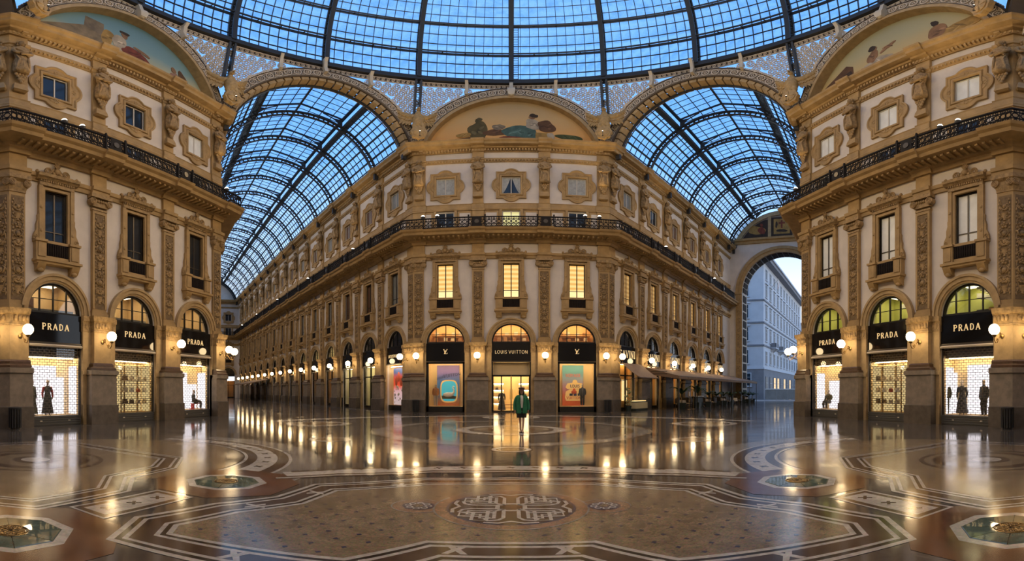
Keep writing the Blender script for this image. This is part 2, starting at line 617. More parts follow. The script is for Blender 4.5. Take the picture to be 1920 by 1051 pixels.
def build_kit(W):
    """meshes shared by all bays of width W"""
    r = bay_r(W)
    K = {}
    for nm, (lv, m) in PIER.items():
        K[nm] = MB().stack(lv).mesh(nm, M[m], 30)
    # leaf carving on the impost block
    mb = MB()
    for q in range(-2, 3):
        mb.ball((q * .2, -.47, 4.92), .09, 1, .5, 1.6, 8, 6)
        spiral(mb, q * .2 + .1, 4.82, -.47, .07, 1.1, 1, 0, .02)
    K['impost_carving'] = mb.mesh('impost_carving', M['carved'], 60)
    mb = MB()
    jw = W / 2 - r
    for s in (-1, 1):
        a, b = (s * .5, s * jw) if s > 0 else (s * jw, s * .5)
        mb.box(a, b, -.16, 0, 0, 4.62)
        mb.box(a, b + (.03 if s < 0 else 0), -.24, 0, 2.46, 2.66)
        mb.box(a, b, -.22, 0, 0, .95)
    K['jamb'] = mb.mesh('jamb', M['stone2'])
    mb = MB()
    for s in (-1, 1):
        a, b = (s * .5, s * (jw + .03)) if s > 0 else (s * (jw + .03), s * .5)
        mb.box(a, b, -.2, 0, 4.62, 5.14)
        mb.box(a, b, -.27, 0, 5.14, 5.4)
        for q in range(2):
            mb.ball((s * (.66 + .22 * q), -.2, 4.9), .08, 1, .5, 1.7, 8, 6)
    K['jamb_capital'] = mb.mesh('jamb_capital', M['carved'], 40)
    # pilaster
    mb = MB()
    mb.box(-.45, .45, -.16, 0, 5.4, 11.3)
    mb.box(-.53, .53, -.24, 0, 5.4, 5.62)
    mb.box(-.49, .49, -.2, 0, 5.62, 5.75)
    for s in (-1, 1):
        mb.box(s * .39 - .06, s * .39 + .06, -.21, -.16, 5.85, 11.1)
    mb.box(-.45, .45, -.21, -.16, 11.1, 11.25)
    K['pilaster'] = mb.mesh('pilaster', M['stone'])
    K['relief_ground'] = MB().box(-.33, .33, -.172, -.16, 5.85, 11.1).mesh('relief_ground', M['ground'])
    K['relief_panel'] = relief_mesh().mesh('relief_panel', M['carved'], 60)
    mb = MB()
    mb.box(-.48, .48, -.2, 0, 11.3, 11.42)
    mb.box(-.50, .50, -.26, 0, 11.5, 11.85)
    mb.box(-.66, .66, -.42, 0, 11.98, 12.2)
    for s in (-1, 1):
        mb.prism([(s * .52 + .2 * cos(2 * pi * i / 14), 11.77 + .2 * sin(2 * pi * i / 14)) for i in range(14)], -.36, -.05)
        spiral(mb, s * .52, 11.77, -.37, .17, 2, s, pi / 2, .03)
    for q in range(-2, 3):
        mb.ball((q * .15, -.3, 11.83), .07, 1, .8, 1.3, 8, 6)
    K['capital'] = mb.mesh('capital', M['carved'], 40)
    # archivolt
    mb = MB()
    n = 24
    for r0, r1, o in ((r, r + .1, .10), (r + .1, r + .3, .17), (r + .3, r + .42, .24)):
        mb.annulus((0, 5.4), r0, r1, -o, 0.02, n, 0, pi)
    K['archivolt'] = mb.mesh('archivolt', M['stone2'], 30)
    # fanlight
    mb = MB()
    mb.annulus((0, 5.4), r - .1, r, .12, .3, 20, 0, pi)
    mb.box(-r, r, .12, .3, 5.36, 5.5)
    for x in (-.5 * r, 0, .5 * r):
        h = sqrt((r - .05) ** 2 - x * x)
        mb.box(x - .03, x + .03, .15, .25, 5.5, 5.4 + h)
    mb.box(-r * .9, r * .9, .17, .23, 5.4 + r * .46, 5.43 + r * .46)
    K['fanlight_frame'] = mb.mesh('fanlight_frame', M['iron'])
    pts = [((r - .02) * cos(pi * i / 20), 5.4 + (r - .02) * sin(pi * i / 20)) for i in range(21)]
    K['fanlight_pane'] = MB().prism(pts, .19, .21).mesh('fanlight_pane', M['clear'])
    # tall window surround
    mb = MB()
    for s in (-1, 1):
        a, b = sorted((s * .64, s * .78))
        mb.box(a, b, -.14, .2, 8.95, 11.95)
        a, b = sorted((s * .78, s * 1.0))
        mb.box(a, b, -.2, 0, 8.95, 12.0)
        a, b = sorted((s * .66, s * 1.22))
        mb.box(a, b, -.3, 0, 7.98, 8.95)
        mb.box(*sorted((s * .74, s * 1.12)), -.34, -.3, 8.1, 8.8)
        mb.box(*sorted((s * .62, s * 1.28)), -.38, 0, 8.86, 8.98)
        # side scroll
        pts = [(s * 1.0, 10.4), (s * 1.06, 10.3), (s * 1.05, 10.05), (s * 1.13, 9.8), (s * 1.13, 9.5), (s * 1.26, 9.25), (s * 1.3, 9.0), (s * 1.0, 8.98)]
        mb.prism(pts if s < 0 else pts[::-1], -.16, 0)
        spiral(mb, s * 1.13, 9.15, -.17, .12, 1.5, s, 0, .03)
        mb.ball((s * .89, -.2, 10.75), .09, 1, .5, 1, 8, 5)
        mb.ball((s * .89, -.2, 9.5), .08, 1, .5, 1.4, 8, 5)
    mb.box(-.64, .64, -.14, .3, 11.8, 11.95)
    mb.box(-.68, .68, -.2, 0, 8.86, 9.0)
    K['window_surround'] = mb.mesh('window_surround', M['stone'], 40)
    mb = MB()
    mb.box(-1.3, 1.3, -.46, 0, 7.86, 7.98)
    mb.box(-1.22, 1.22, -.38, 0, 7.74, 7.86)
    mb.box(-.7, .7, -.19, 0, 7.77, 8.2)
    for s in (-1, 1):
        mb.prism([(-.42, 7.74), (0, 7.74), (0, 7.38), (-.1, 7.36), (-.26, 7.46), (-.36, 7.62)], s * .95 - .22, s * .95 + .22, 'yz')
        mb.ball((s * .95, -.24, 7.42), .14, 1.2, .8, .8, 8, 6)
    K['window_sill'] = mb.mesh('window_sill', M['stone'], 40)
    mb = MB()
    mb.box(-.66, .66, -.18, -.1, 8.2, 8.86)
    for i in range(9):
        x = -.52 + i * .13
        mb.lathe([(.03, 0), (.05, .1), (.025, .3), (.05, .45), (.03, .6)], 6, (x, -.2, 8.23))
    K['balustrade'] = mb.mesh('balustrade', M['soot'], 50)
    mb = MB()
    mb.box(-.98, .98, -.22, 0, 12.0, 12.3)
    for i in range(15):
        x = -.91 + i * .13
        mb.box(x - .04, x + .04, -.28, -.2, 12.2, 12.3)
    mb.moulding([(0, 12.3), (.3, 12.3), (.36, 12.38), (.46, 12.42), (.5, 12.58), (0, 12.62)], [(-1.16, 0), (1.16, 0)])
    # scrolled gable
    pts = [(-1.12, 12.6), (-.75, 12.68), (-.3, 13.0), (-.12, 13.2), (.12, 13.2), (.3, 13.0), (.75, 12.68), (1.12, 12.6)]
    mb.prism(pts[::-1], -.16, 0)
    for s in (-1, 1):
        spiral(mb, s * .48, 12.88, -.2, .22, 2, s, -pi / 2, .055)
        mb.tube([(s * 1.1, -.18, 12.66), (s * .85, -.2, 12.72), (s * .68, -.2, 12.72)], [.03, .05, .04], 6)
        mb.ball((s * 1.12, -.2, 12.72), .1, 1, 1, 1.2, 8, 6)
        mb.ball((s * .2, -.2, 12.8), .1, 1, .7, 1, 8, 6)
    mb.ball((0, -.22, 12.95), .16, 1, .6, 1.2, 10, 7)
    for q in range(5):
        a = radians(20 + 35 * q)
        mb.tube([(0, -.2, 13.1), (.2 * cos(a), -.22, 13.22 + .3 * sin(a))], [.07, .03], 6)
    K['pediment'] = mb.mesh('pediment', M['carved'], 40)
    # tall window sash
    mb = MB()
    for x0, x1, z0, z1 in ((-.64, -.56, 9, 11.8), (.56, .64, 9, 11.8), (-.04, .04, 9, 11.8), (-.64, .64, 9, 9.08), (-.64, .64, 11.72, 11.8), (-.64, .64, 9.55, 9.6)):
        mb.box(x0, x1, .08, .16, z0, z1)
    K['sash'] = mb.mesh('sash', M['frame'])
    K['tall_pane'] = MB().box(-.62, .62, .12, .14, 9.02, 11.78)
    # low window of the gallery floor
    mb = MB()
    for x0, x1, z0, z1 in ((-.72, -.62, 14.45, 16.4), (.62, .72, 14.45, 16.4), (-.04, .04, 14.45, 16.4), (-.72, .72, 16.32, 16.45)):
        mb.box(x0, x1, .08, .16, z0, z1)
    K['low_sash'] = mb.mesh('low_sash', M['wframe'])
    K['low_pane'] = MB().box(-.7, .7, .12, .14, 14.45, 16.4)
    mb = MB()
    for x0, x1, z0, z1 in ((-.72, -.66, 18, 19.6), (.66, .72, 18, 19.6), (-.035, .035, 18, 19.6), (-.72, .72, 18, 18.07), (-.72, .72, 19.53, 19.6)):
        mb.box(x0, x1, .06, .14, z0, z1)
    K['high_sash'] = mb.mesh('high_sash', M['wframe'])
    K['high_pane'] = MB().box(-.7, .7, .1, .12, 18.02, 19.58)
    # quatrefoil frame
    q = quatre_mesh()
    q.v = [(x, y, z + 18.8) for x, y, z in q.v]
    K['quatrefoil_frame'] = q.mesh('quatrefoil_frame', M['stone'], 35)
    # gallery floor wall band with pale panels
    mb = MB()
    for s in (-1, 1):
        a, b = sorted((s * .72, s * (W / 2 - .44)))
        mb.box(a, b, -.05, .01, 14.45, 16.45)
        mb.box(*sorted((s * .72, s * .92)), -.12, 0, 14.45, 16.5)
        for p, q_, z0, z1 in ((1.0, 1.12, 14.6, 16.36), (W / 2 - .6, W / 2 - .5, 14.6, 16.36), (1.0, W / 2 - .5, 16.24, 16.36)):
            mb.box(*sorted((s * p, s * q_)), -.1, -.04, z0, z1)
    K['gallery_band'] = mb.mesh('gallery_band', M['stone'])
    K['stucco_panel'] = MB().box(1.12, W / 2 - .6, -.08, -.04, 14.6, 16.24).mesh('stucco_panel', M['stucco'])
    mb = MB()
    mb.box(-.45, .45, -.2, 0, 14.45, 17.05)
    mb.box(-.5, .5, -.26, 0, 16.4, 16.6)
    mb.box(-.42, .42, -.14, 0, 17.05, 22.1)
    mb.box(-.45, .45, -.2, 0, 21.5, 22.1)
    K['upper_strip'] = mb.mesh('upper_strip', M['stone'])
    K['statue'] = kit('statue', lambda: statue_mesh().mesh('figure', M['carved'], 60))
    K['statue_bracket'] = kit('bracket', lambda: MB().stack([(-1.3, .3, .16), (-1.22, .38, .3), (-.95, .34, .26), (-.75, .28, .2)]).mesh('bracket', M['stone']))
    # railing
    mb = MB()
    n = int(W / .36)
    y0 = -1.42
    mb.box(-W / 2, W / 2, y0 - .05, y0 + .05, 15.28, 15.36)
    mb.box(-W / 2, W / 2, y0 - .03, y0 + .03, 15.1, 15.13)
    mb.box(-W / 2, W / 2, y0 - .03, y0 + .03, 14.72, 14.75)
    mb.box(-W / 2, W / 2, y0 - .05, y0 + .05, 14.44, 14.52)
    for i in range(n):
        x = -W / 2 + (i + .5) * W / n
        mb.annulus((x, 14.925), .12, .165, y0 - .02, y0 + .02, 10)
        mb.box(x - .012, x + .012, y0 - .015, y0 + .015, 14.75, 15.1)
        mb.annulus((x, 15.2), .045, .075, y0 - .02, y0 + .02, 7)
        mb.annulus((x - .09, 14.62), .05, .085, y0 - .02, y0 + .02, 7)
        mb.annulus((x + .09, 14.62), .05, .085, y0 - .02, y0 + .02, 7)
        mb.box(x + W / n / 2 - .02, x + W / n / 2 + .02, y0 - .02, y0 + .02, 14.5, 15.3)
    K['railing_panel'] = mb.mesh('railing_panel', M['rail'])
    mb = MB()
    for s in (-1, 1):
        mb.box(s * .62 - .05, s * .62 + .05, y0 - .1, y0 + .02, 14.44, 15.42)
        mb.ball((s * .62, y0 - .04, 15.46), .07, 1, 1, 1, 7, 5)
    mb.box(-.34, .34, y0 - .08, y0 - .04, 14.5, 15.3)
    K['railing_post'] = mb.mesh('railing_post', M['rail'], 40)
    K['medallion'] = MB().prism([(.17 * cos(2 * pi * i / 14), 14.92 + .17 * sin(2 * pi * i / 14)) for i in range(14)], y0 - .12, y0 - .06).mesh('medallion', M['frame'])
    return K


KO, KA = build_kit(WO), build_kit(WA)
KO['W'], KA['W'] = WO, WA

PROF_ARCHI = [(0, 12.2), (.10, 12.2), (.12, 12.42), (.19, 12.46), (.22, 12.66), (0, 12.70)]
PROF_CORN = [(0, 13.5), (.14, 13.5), (.22, 13.72), (.36, 13.76), (.42, 13.94), (1.25, 14.0), (1.32, 14.18), (1.46, 14.28), (1.54, 14.42), (0, 14.44)]
PROF_BAND = [(0, 16.45), (.12, 16.47), (.16, 16.6), (.12, 16.66), (.12, 16.98), (.16, 17.05), (0, 17.1)]
PROF_DADO = [(0, 21.05), (.07, 21.05), (.1, 21.2), (.18, 21.25), (.2, 21.4), (0, 21.42)]
PROF_TOP = [(0, 22.08), (.12, 22.08), (.16, 22.3), (.4, 22.36), (.44, 22.5), (.82, 22.55), (.86, 22.72), (.98, 22.84), (1.02, 22.98), (0, 23.05)]


def wall(name, label, loc, rz, bays, K, x0, x1, mit, corners, detail=True, far=99):
    """a facade: bays = list of bay centres, corners = list of (edge x, side)"""
    W = K['W']
    mb = MB()
    bounds = [x0] + [(a + b) / 2 for a, b in zip(bays, bays[1:])] + [x1]
    for i, c in enumerate(bays):
        shell_bay(mb, c, W, bounds[i], bounds[i + 1], not detail)
    root = obj(name, mb, None, loc, rz, M['stucco'])
    tag(root, label, 'wall', None, 'structure')
    pil = [(a + b) / 2 for a, b in zip(bays, bays[1:])]

    def st(half, ex):
        xs = []
        for e, s in corners:
            if s < 0:
                xs += [(e, ex), (e + .98, ex), (e + .98, 0)]
        if not xs:
            xs = [(x0, 0)]
        for p in pil:
            xs += [(p - half, 0), (p - half, ex), (p + half, ex), (p + half, 0)]
        r = [(e, s) for e, s in corners if s > 0]
        xs += [(r[0][0] - .98, 0), (r[0][0] - .98, ex), (r[0][0], ex)] if r else [(x1, 0)]
        return xs
    for nm, pr, half, ex, m in (('architrave', PROF_ARCHI, .55, .2, 'stone'), ('cornice', PROF_CORN, .62, .16, 'stone'),
                                ('string_course', PROF_BAND, .46, .12, 'stone'), ('moulding', PROF_DADO, .5, .1, 'stone'), ('top_cornice', PROF_TOP, .5, .16, 'stone')):
        obj(nm, MB().moulding(pr, st(half, ex), mit), root, m=M[m])
    # modillions under the balcony slab and dentils under the top cornice, one row each
    if detail:
        mb, md = MB(), MB()
        x = x0 + .2
        while x < x1 - .1:
            mb.box(x - .075, x + .075, -1.05, -.38, 13.84, 13.98)
            x += .38
        x = x0 + .1
        while x < x1:
            md.box(x - .06, x + .06, -.34, -.14, 22.14, 22.33)
            md.box(x - .04, x + .04, -.2, -.06, 21.12, 21.24)
            x += .24
        o = obj('modillion_row', mb, root, m=M['stone'])
        o['kind'] = 'stuff'
        o = obj('dentil_row', md, root, m=M['stone2'])
        o['kind'] = 'stuff'
    if not detail:
        return root
    for p in pil:
        pr = obj('pier', K['pier_base'], root, (p, 0, 0))
        for nm in ('pier_plinth', 'pier_moulding', 'pier_shaft', 'pier_capital'):
            obj(nm, K[nm], pr)
        obj('impost_carving', K['impost_carving'], pr)
        obj('jamb', K['jamb'], pr)
        obj('jamb_capital', K['jamb_capital'], pr)
        pl = obj('pilaster', K['pilaster'], root, (p, 0, 0))
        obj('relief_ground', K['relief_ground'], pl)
        obj('relief_panel', K['relief_panel'], pl, (0, -.17, 5.95))
        obj('capital', K['capital'], pl)
        obj('frieze_block', kit('fb', lambda: MB().box(-.46, .46, -.18, 0, 12.66, 13.55).mesh('frieze_block', M['stone'])), pl)
        obj('upper_pilaster', K['upper_strip'], root, (p, 0, 0))
    for i, c in enumerate(bays):
        obj('archivolt', K['archivolt'], root, (c, 0, 0))
        w = obj('tall_window', K['window_surround'], root, (c, 0, 0))
        for nm in ('window_sill', 'balustrade', 'pediment', 'sash'):
            obj(nm, K[nm], w)
        q = obj('quatrefoil_window', K['quatrefoil_frame'], root, (c, 0, 0))
        obj('sash', K['high_sash'], q)
        g = obj('gallery_window', K['low_sash'], root, (c, 0, 0))
        obj('gallery_band', K['gallery_band'], root, (c, 0, 0))
        for s in (1, -1):
            o = obj('stucco_panel', K['stucco_panel'], root, (c, 0, 0))
            if s < 0:
                o.location = (c - (1.12 + W / 2 - .6), 0, 0)
        f = obj('fanlight', K['fanlight_frame'], root, (c, 0, 0))
        obj('fanlight_pane', K['fanlight_pane'], f)
    for e, s in corners:
        sgn = s
        lv = {nm: [(z, 0.95 if nm in ('pier_base', 'pier_plinth') else .87 if nm == 'pier_moulding' else .78 if nm == 'pier_shaft' else .82, o) for z, h, o in l] for nm, (l, _) in PIER.items()}
        pr = obj('pier', MB().stack(lv['pier_base'], sgn, e), root, m=M['grey'])
        for nm in ('pier_plinth', 'pier_moulding', 'pier_shaft', 'pier_capital'):
            obj(nm, MB().stack(lv[nm], sgn, e), pr, m=M[PIER[nm][1]])
        mb = MB()
        for q in range(4):
            mb.ball((e - sgn * (.1 + .2 * q), -.5, 4.92), .09, 1, .5, 1.6, 8, 6)
        obj('impost_carving', mb, pr, m=M['carved'], smooth=60)
        # jamb between the corner pier and the first opening
        inner = min(bays, key=lambda b: abs(b - e)) + sgn * bay_r(W)
        mj, mc = MB(), MB()
        a, b = sorted((inner, e - sgn * .75))
        mj.box(a, b, -.16, 0, 0, 4.62).box(a, b, -.24, 0, 2.46, 2.66)
        mc.box(a, b, -.2, 0, 4.62, 5.14).box(a, b, -.27, 0, 5.14, 5.4)
        obj('jamb', mj, pr, m=M['stone2'])
        obj('jamb_capital', mc, pr, m=M['carved'])
        pl = obj('pilaster', MB().stack([(5.4, .84, .24), (5.62, .84, .24), (5.64, .76, .16), (11.3, .76, .16)], sgn, e), root, m=M['stone'])
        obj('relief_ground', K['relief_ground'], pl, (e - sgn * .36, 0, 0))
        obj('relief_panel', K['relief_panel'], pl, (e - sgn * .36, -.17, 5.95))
        mb = MB().stack([(11.3, .78, .2), (11.42, .78, .2), (11.5, .8, .26), (11.86, .8, .26), (11.98, .95, .42), (12.2, .95, .42)], sgn, e)
        for q, xx in enumerate((.78, .02)):
            x = e - sgn * xx
            mb.prism([(x + .2 * cos(2 * pi * i / 14), 11.77 + .2 * sin(2 * pi * i / 14)) for i in range(14)], -.36, -.05)
            spiral(mb, x, 11.77, -.37, .17, 2, 1, pi / 2, .03)
        obj('capital', mb, pl, m=M['carved'], smooth=40)
        obj('frieze_block', MB().stack([(12.66, .84, .18), (13.55, .84, .18)], sgn, e), pl, m=M['stone'])
        up = MB().stack([(14.45, .9, .2), (16.4, .9, .2), (16.42, .95, .26), (16.6, .95, .26), (16.62, .9, .14), (22.1, .9, .14)], sgn, e)
        obj('upper_pilaster', up, root, m=M['stone'])
    return root


def place(root, x, y=0, z=0):
    """wall-frame point to world"""
    a = root.rotation_euler.z
    return Vector((root.location.x + x * cos(a) - y * sin(a), root.location.y + x * sin(a) + y * cos(a), z))


OB = [-WO, 0, WO]
OC = [(-HS, -1), (HS, 1)]
RB = [3.0 + WA * k for k in range(6)]
LBAYS = 15
LB = [-(3.0 + WA * k) for k in range(LBAYS)][::-1]
RT, LT = 32.0, 3.0 + WA * 14 + 3.2
w_front = wall('wall_front', 'pale stucco central facade with ochre stone pilasters, between the two glazed arcades', (0, AP, 0), 0, OB, KO, -HS, HS, (-1, 1), OC)
w_left = wall('wall_left', 'stucco side facade with dark tall windows over grilled shops', (-AP, 0, 0), pi / 2, OB, KO, -HS, HS, (-1, 1), OC)
w_right = wall('wall_right', 'stucco side facade with pale blinds in the tall windows over grilled shops', (AP, 0, 0), -pi / 2, OB, KO, -HS, HS, (-1, 1), OC)
w_rarm = wall('wall_right_arm', 'short arcade wall of six bays behind the restaurant awnings', (HS, AP, 0), pi / 4, RB, KA, 0, RT, (-1, 0), [(0, -1)])
w_larm = wall('wall_left_arm', 'long receding arcade wall of fifteen bays with a row of globe lamps', (-HS, AP, 0), -pi / 4, LB, KA, -LT, 0, (0, 1), [(0, 1)])
# walls the picture hardly shows, kept plain
w_rarm2 = wall('wall_right_arm_far', 'plain stucco wall of the short arcade behind the side facade', (AP, HS, 0), radians(225), [-RT / 2], KA, -RT, 0, (0, 1), [(0, 1)], False)
w_larm2 = wall('wall_left_arm_far', 'plain stucco wall of the long arcade behind the side facade', (-AP, HS, 0), radians(135), [LT / 2], KA, 0, LT, (-1, 0), [(0, -1)], False)
w_back = wall('wall_back', 'plain stucco facade closing the octagon behind the viewer', (0, -AP, 0), pi, [0], KO, -HS, HS, (-1, 1), OC, False)
w_lback = wall('wall_left_back', 'stucco arcade wall beside the viewer, round the near corner of the dark-windowed facade', (-AP, -HS, 0), pi / 4, [-7.85, -3.0], KA, -10.3, 0, (0, 1), [(0, 1)])
w_rback = wall('wall_right_back', 'stucco arcade wall beside the viewer, round the near corner of the pale-blind facade', (AP, -HS, 0), -pi / 4, [3.0, 7.85], KA, 0, 10.3, (-1, 0), [(0, -1)])
for s in (-1, 1):
    x, y = polar(AP + 10.3, s * 135)
    w = wall('wall_back_arm', 'plain stucco wall closing the arcade behind the viewer, ' + ('blind-facade side' if s > 0 else 'dark-facade side'), (x, y, 0), radians(-s * 135), [0], KO, -HS, HS, (0, 0), [], False)
    obj('side_wall', MB().quad((s * HS, 0, 0), (s * HS, -10.3, 0), (s * HS, -10.3, 23.2), (s * HS, 0, 23.2)), w, m=M['stucco'])



def named(root, stem):
    return [c for c in root.children if c.name.split('.')[0] == stem]


# ------------------------------------------------------------------ window panes
def lit_blind(name, c1, c2, s, scale=2.6):
    """a lit window with horizontal folds of a blind"""
    m = bpy.data.materials.new(name)
    m.use_nodes = True
    t = m.node_tree
    t.nodes.clear()
    tcn = t.nodes.new('ShaderNodeTexCoord')
    w = t.nodes.new('ShaderNodeTexWave')
    w.bands_direction = 'Z'
    w.inputs['Scale'].default_value = scale * .32
    w.inputs['Distortion'].default_value = .6
    r = t.nodes.new('ShaderNodeValToRGB')
    r.color_ramp.elements[0].color = (*c1, 1)
    r.color_ramp.elements[1].color = (*c2, 1)
    e = t.nodes.new('ShaderNodeEmission')
    e.inputs[1].default_value = s
    o = t.nodes.new('ShaderNodeOutputMaterial')
    t.links.new(tcn.outputs['Object'], w.inputs[0])
    t.links.new(w.outputs['Fac'], r.inputs[0])
    t.links.new(r.outputs[0], e.inputs[0])
    t.links.new(e.outputs[0], o.inputs[0])
    return m


M['lit'] = lit_blind('lit_blind', (.75, .40, .10), (1.0, .68, .26), 1.0)
M['litdim'] = lit_blind('dim_lit_blind', (.42, .22, .07), (.60, .36, .13), .8)
M['litpale'] = lit_blind('pale_lit_room', (.75, .66, .28), (.85, .78, .40), .9)
M['litlow'] = lit_blind('lit_shelves', (1.0, .55, .12), (1.0, .85, .5), 1.2, 12)
M['curtain'] = mat('net_curtain', (.42, .44, .43), .7, var=.35, scale=6)
M['brownpane'] = mat('brown_shutter_pane', (.10, .05, .025), .3)
M['greypane'] = mat('grey_blind_pane', (.20, .21, .20), .4, var=.3, scale=2)
PM = {}


def pane(kind, K, m):
    k = (kind, K['W'], m)
    if k not in PM:
        mb = K[kind]
        PM[k] = MB().add(mb).mesh('pane', M[m])
    return PM[k]


def glaze(root, K, tall, high, low):
    for st_, kind, ms in (('tall_window', 'tall_pane', tall), ('quatrefoil_window', 'high_pane', high), ('gallery_window', 'low_pane', low)):
        for o, m in zip(named(root, st_), ms):
            obj('pane', pane(kind, K, m), o)


glaze(w_front, KO, ['lit'] * 3, ['curtain', 'winglass', 'curtain'], ['winglass', 'litpale', 'winglass'])
glaze(w_left, KO, ['winglass'] * 3, ['winglass', 'winglass', 'blind'], ['winglass'] * 3)
glaze(w_right, KO, ['blind'] * 3, ['blind'] * 3, ['winglass'] * 3)
glaze(w_rarm, KA, ['litdim'] * 6, ['greypane', 'winglass', 'brownpane', 'brownpane', 'brownpane', 'brownpane'], ['winglass'] * 6)
glaze(w_larm, KA, (['greypane', 'brownpane', 'brownpane', 'greypane', 'greypane'] * 3)[::-1], (['greypane', 'brownpane', 'brownpane', 'greypane', 'brownpane'] * 3)[::-1], ['winglass'] * 15)
glaze(w_lback, KA, ['winglass'] * 2, ['winglass'] * 2, ['winglass'] * 2)
glaze(w_rback, KA, ['blind'] * 2, ['blind'] * 2, ['winglass'] * 2)
# parted net curtains of the middle quatrefoil window
fw = named(w_front, 'quatrefoil_window')[1]
for s in (-1, 1):
    obj('net_curtain', MB().prism([(s * .05, 19.52), (s * .68, 19.52), (s * .68, 18.15), (s * .6, 18.1), (s * .42, 18.45), (s * .25, 18.9)][::s], .085, .098), fw, m=M['curtain'])
for o in named(w_front, 'tall_window'):
    obj('lit_shelf', MB().box(-.56, .56, .105, .118, 9.08, 9.55), o, m=M['litlow'])

# ------------------------------------------------------------------ balcony railings, one per wall, and statues and lamps
S_DESC = {w_front: 'central facade', w_left: 'dark-windowed side facade', w_right: 'pale-blind side facade', w_rarm: 'short arcade wall', w_larm: 'long arcade wall', w_lback: 'near dark-side arcade wall', w_rback: 'near blind-side arcade wall'}
S_BAYS = {w_front: (OB, KO, OC), w_left: (OB, KO, OC), w_right: (OB, KO, OC), w_rarm: (RB, KA, [(0, -1)]), w_larm: (LB, KA, [(0, 1)]), w_lback: ([-7.85, -3.0], KA, [(0, 1)]), w_rback: ([3.0, 7.85], KA, [(0, -1)])}
RING_R = {}


def make_lamp():
    r = thing('wall_lamp', 'x', 'lamp', group='globe wall lamps')
    mb = MB()
    mb.lathe([(.10, 0), (.11, .03), (.05, .06)], 10, (0, 0, 0))
    mb.v = [(x, -z, y) for x, y, z in mb.v]
    pts = [(0, -.05, 0), (0, -.2, -.02), (0, -.3, -.14), (0, -.42, -.32), (0, -.6, -.36), (0, -.70, -.24), (0, -.71, -.1)]
    mb.tube(pts, .022, 6)
    spi = [(0, -.16 + .09 * cos(a) * (1 - a / 16), .06 + .09 * sin(a) * (1 - a / 16)) for a in [i * .5 for i in range(22)]]
    mb.tube(spi, .014, 5)
    spi = [(0, -.46 + .08 * cos(a) * (1 - a / 16), -.22 + .08 * sin(a) * (1 - a / 16)) for a in [i * .5 for i in range(22)]]
    mb.tube(spi, .012, 5)
    obj('bracket', mb, r, m=M['brass'], smooth=60)
    obj('collar', MB().lathe([(.05, -.12), (.10, -.06), (.11, -.01), (.06, .01)], 10, (0, -.71, 0)), r, m=M['brass'], smooth=60)
    obj('globe', MB().ball((0, -.71, .22), .245, 1, 1, 1, 14, 10), r, m=M['globe'], smooth=80)
    return r


LAMP = make_lamp()
lamp_first = [True]


def put_lamp(p, rz, label):
    if lamp_first[0]:
        o = LAMP
        lamp_first[0] = False
        o.location = p
        o.rotation_euler.z = rz
        o['label'] = label
    else:
        o = dup(LAMP, p, rz, label)
    return o


def make_statue():
    r = thing('caryatid', 'x', 'statue', group='stone half-figures between the quatrefoil windows')
    obj('figure', KO['statue'], r)
    obj('bracket', KO['statue_bracket'], r)
    return r


STAT = make_statue()
stat_first = [True]


def put_statue(p, rz, label):
    if stat_first[0]:
        o = STAT
        stat_first[0] = False
        o.location = p
        o.rotation_euler.z = rz
        o['label'] = label
    else:
        o = dup(STAT, p, rz, label)
    return o


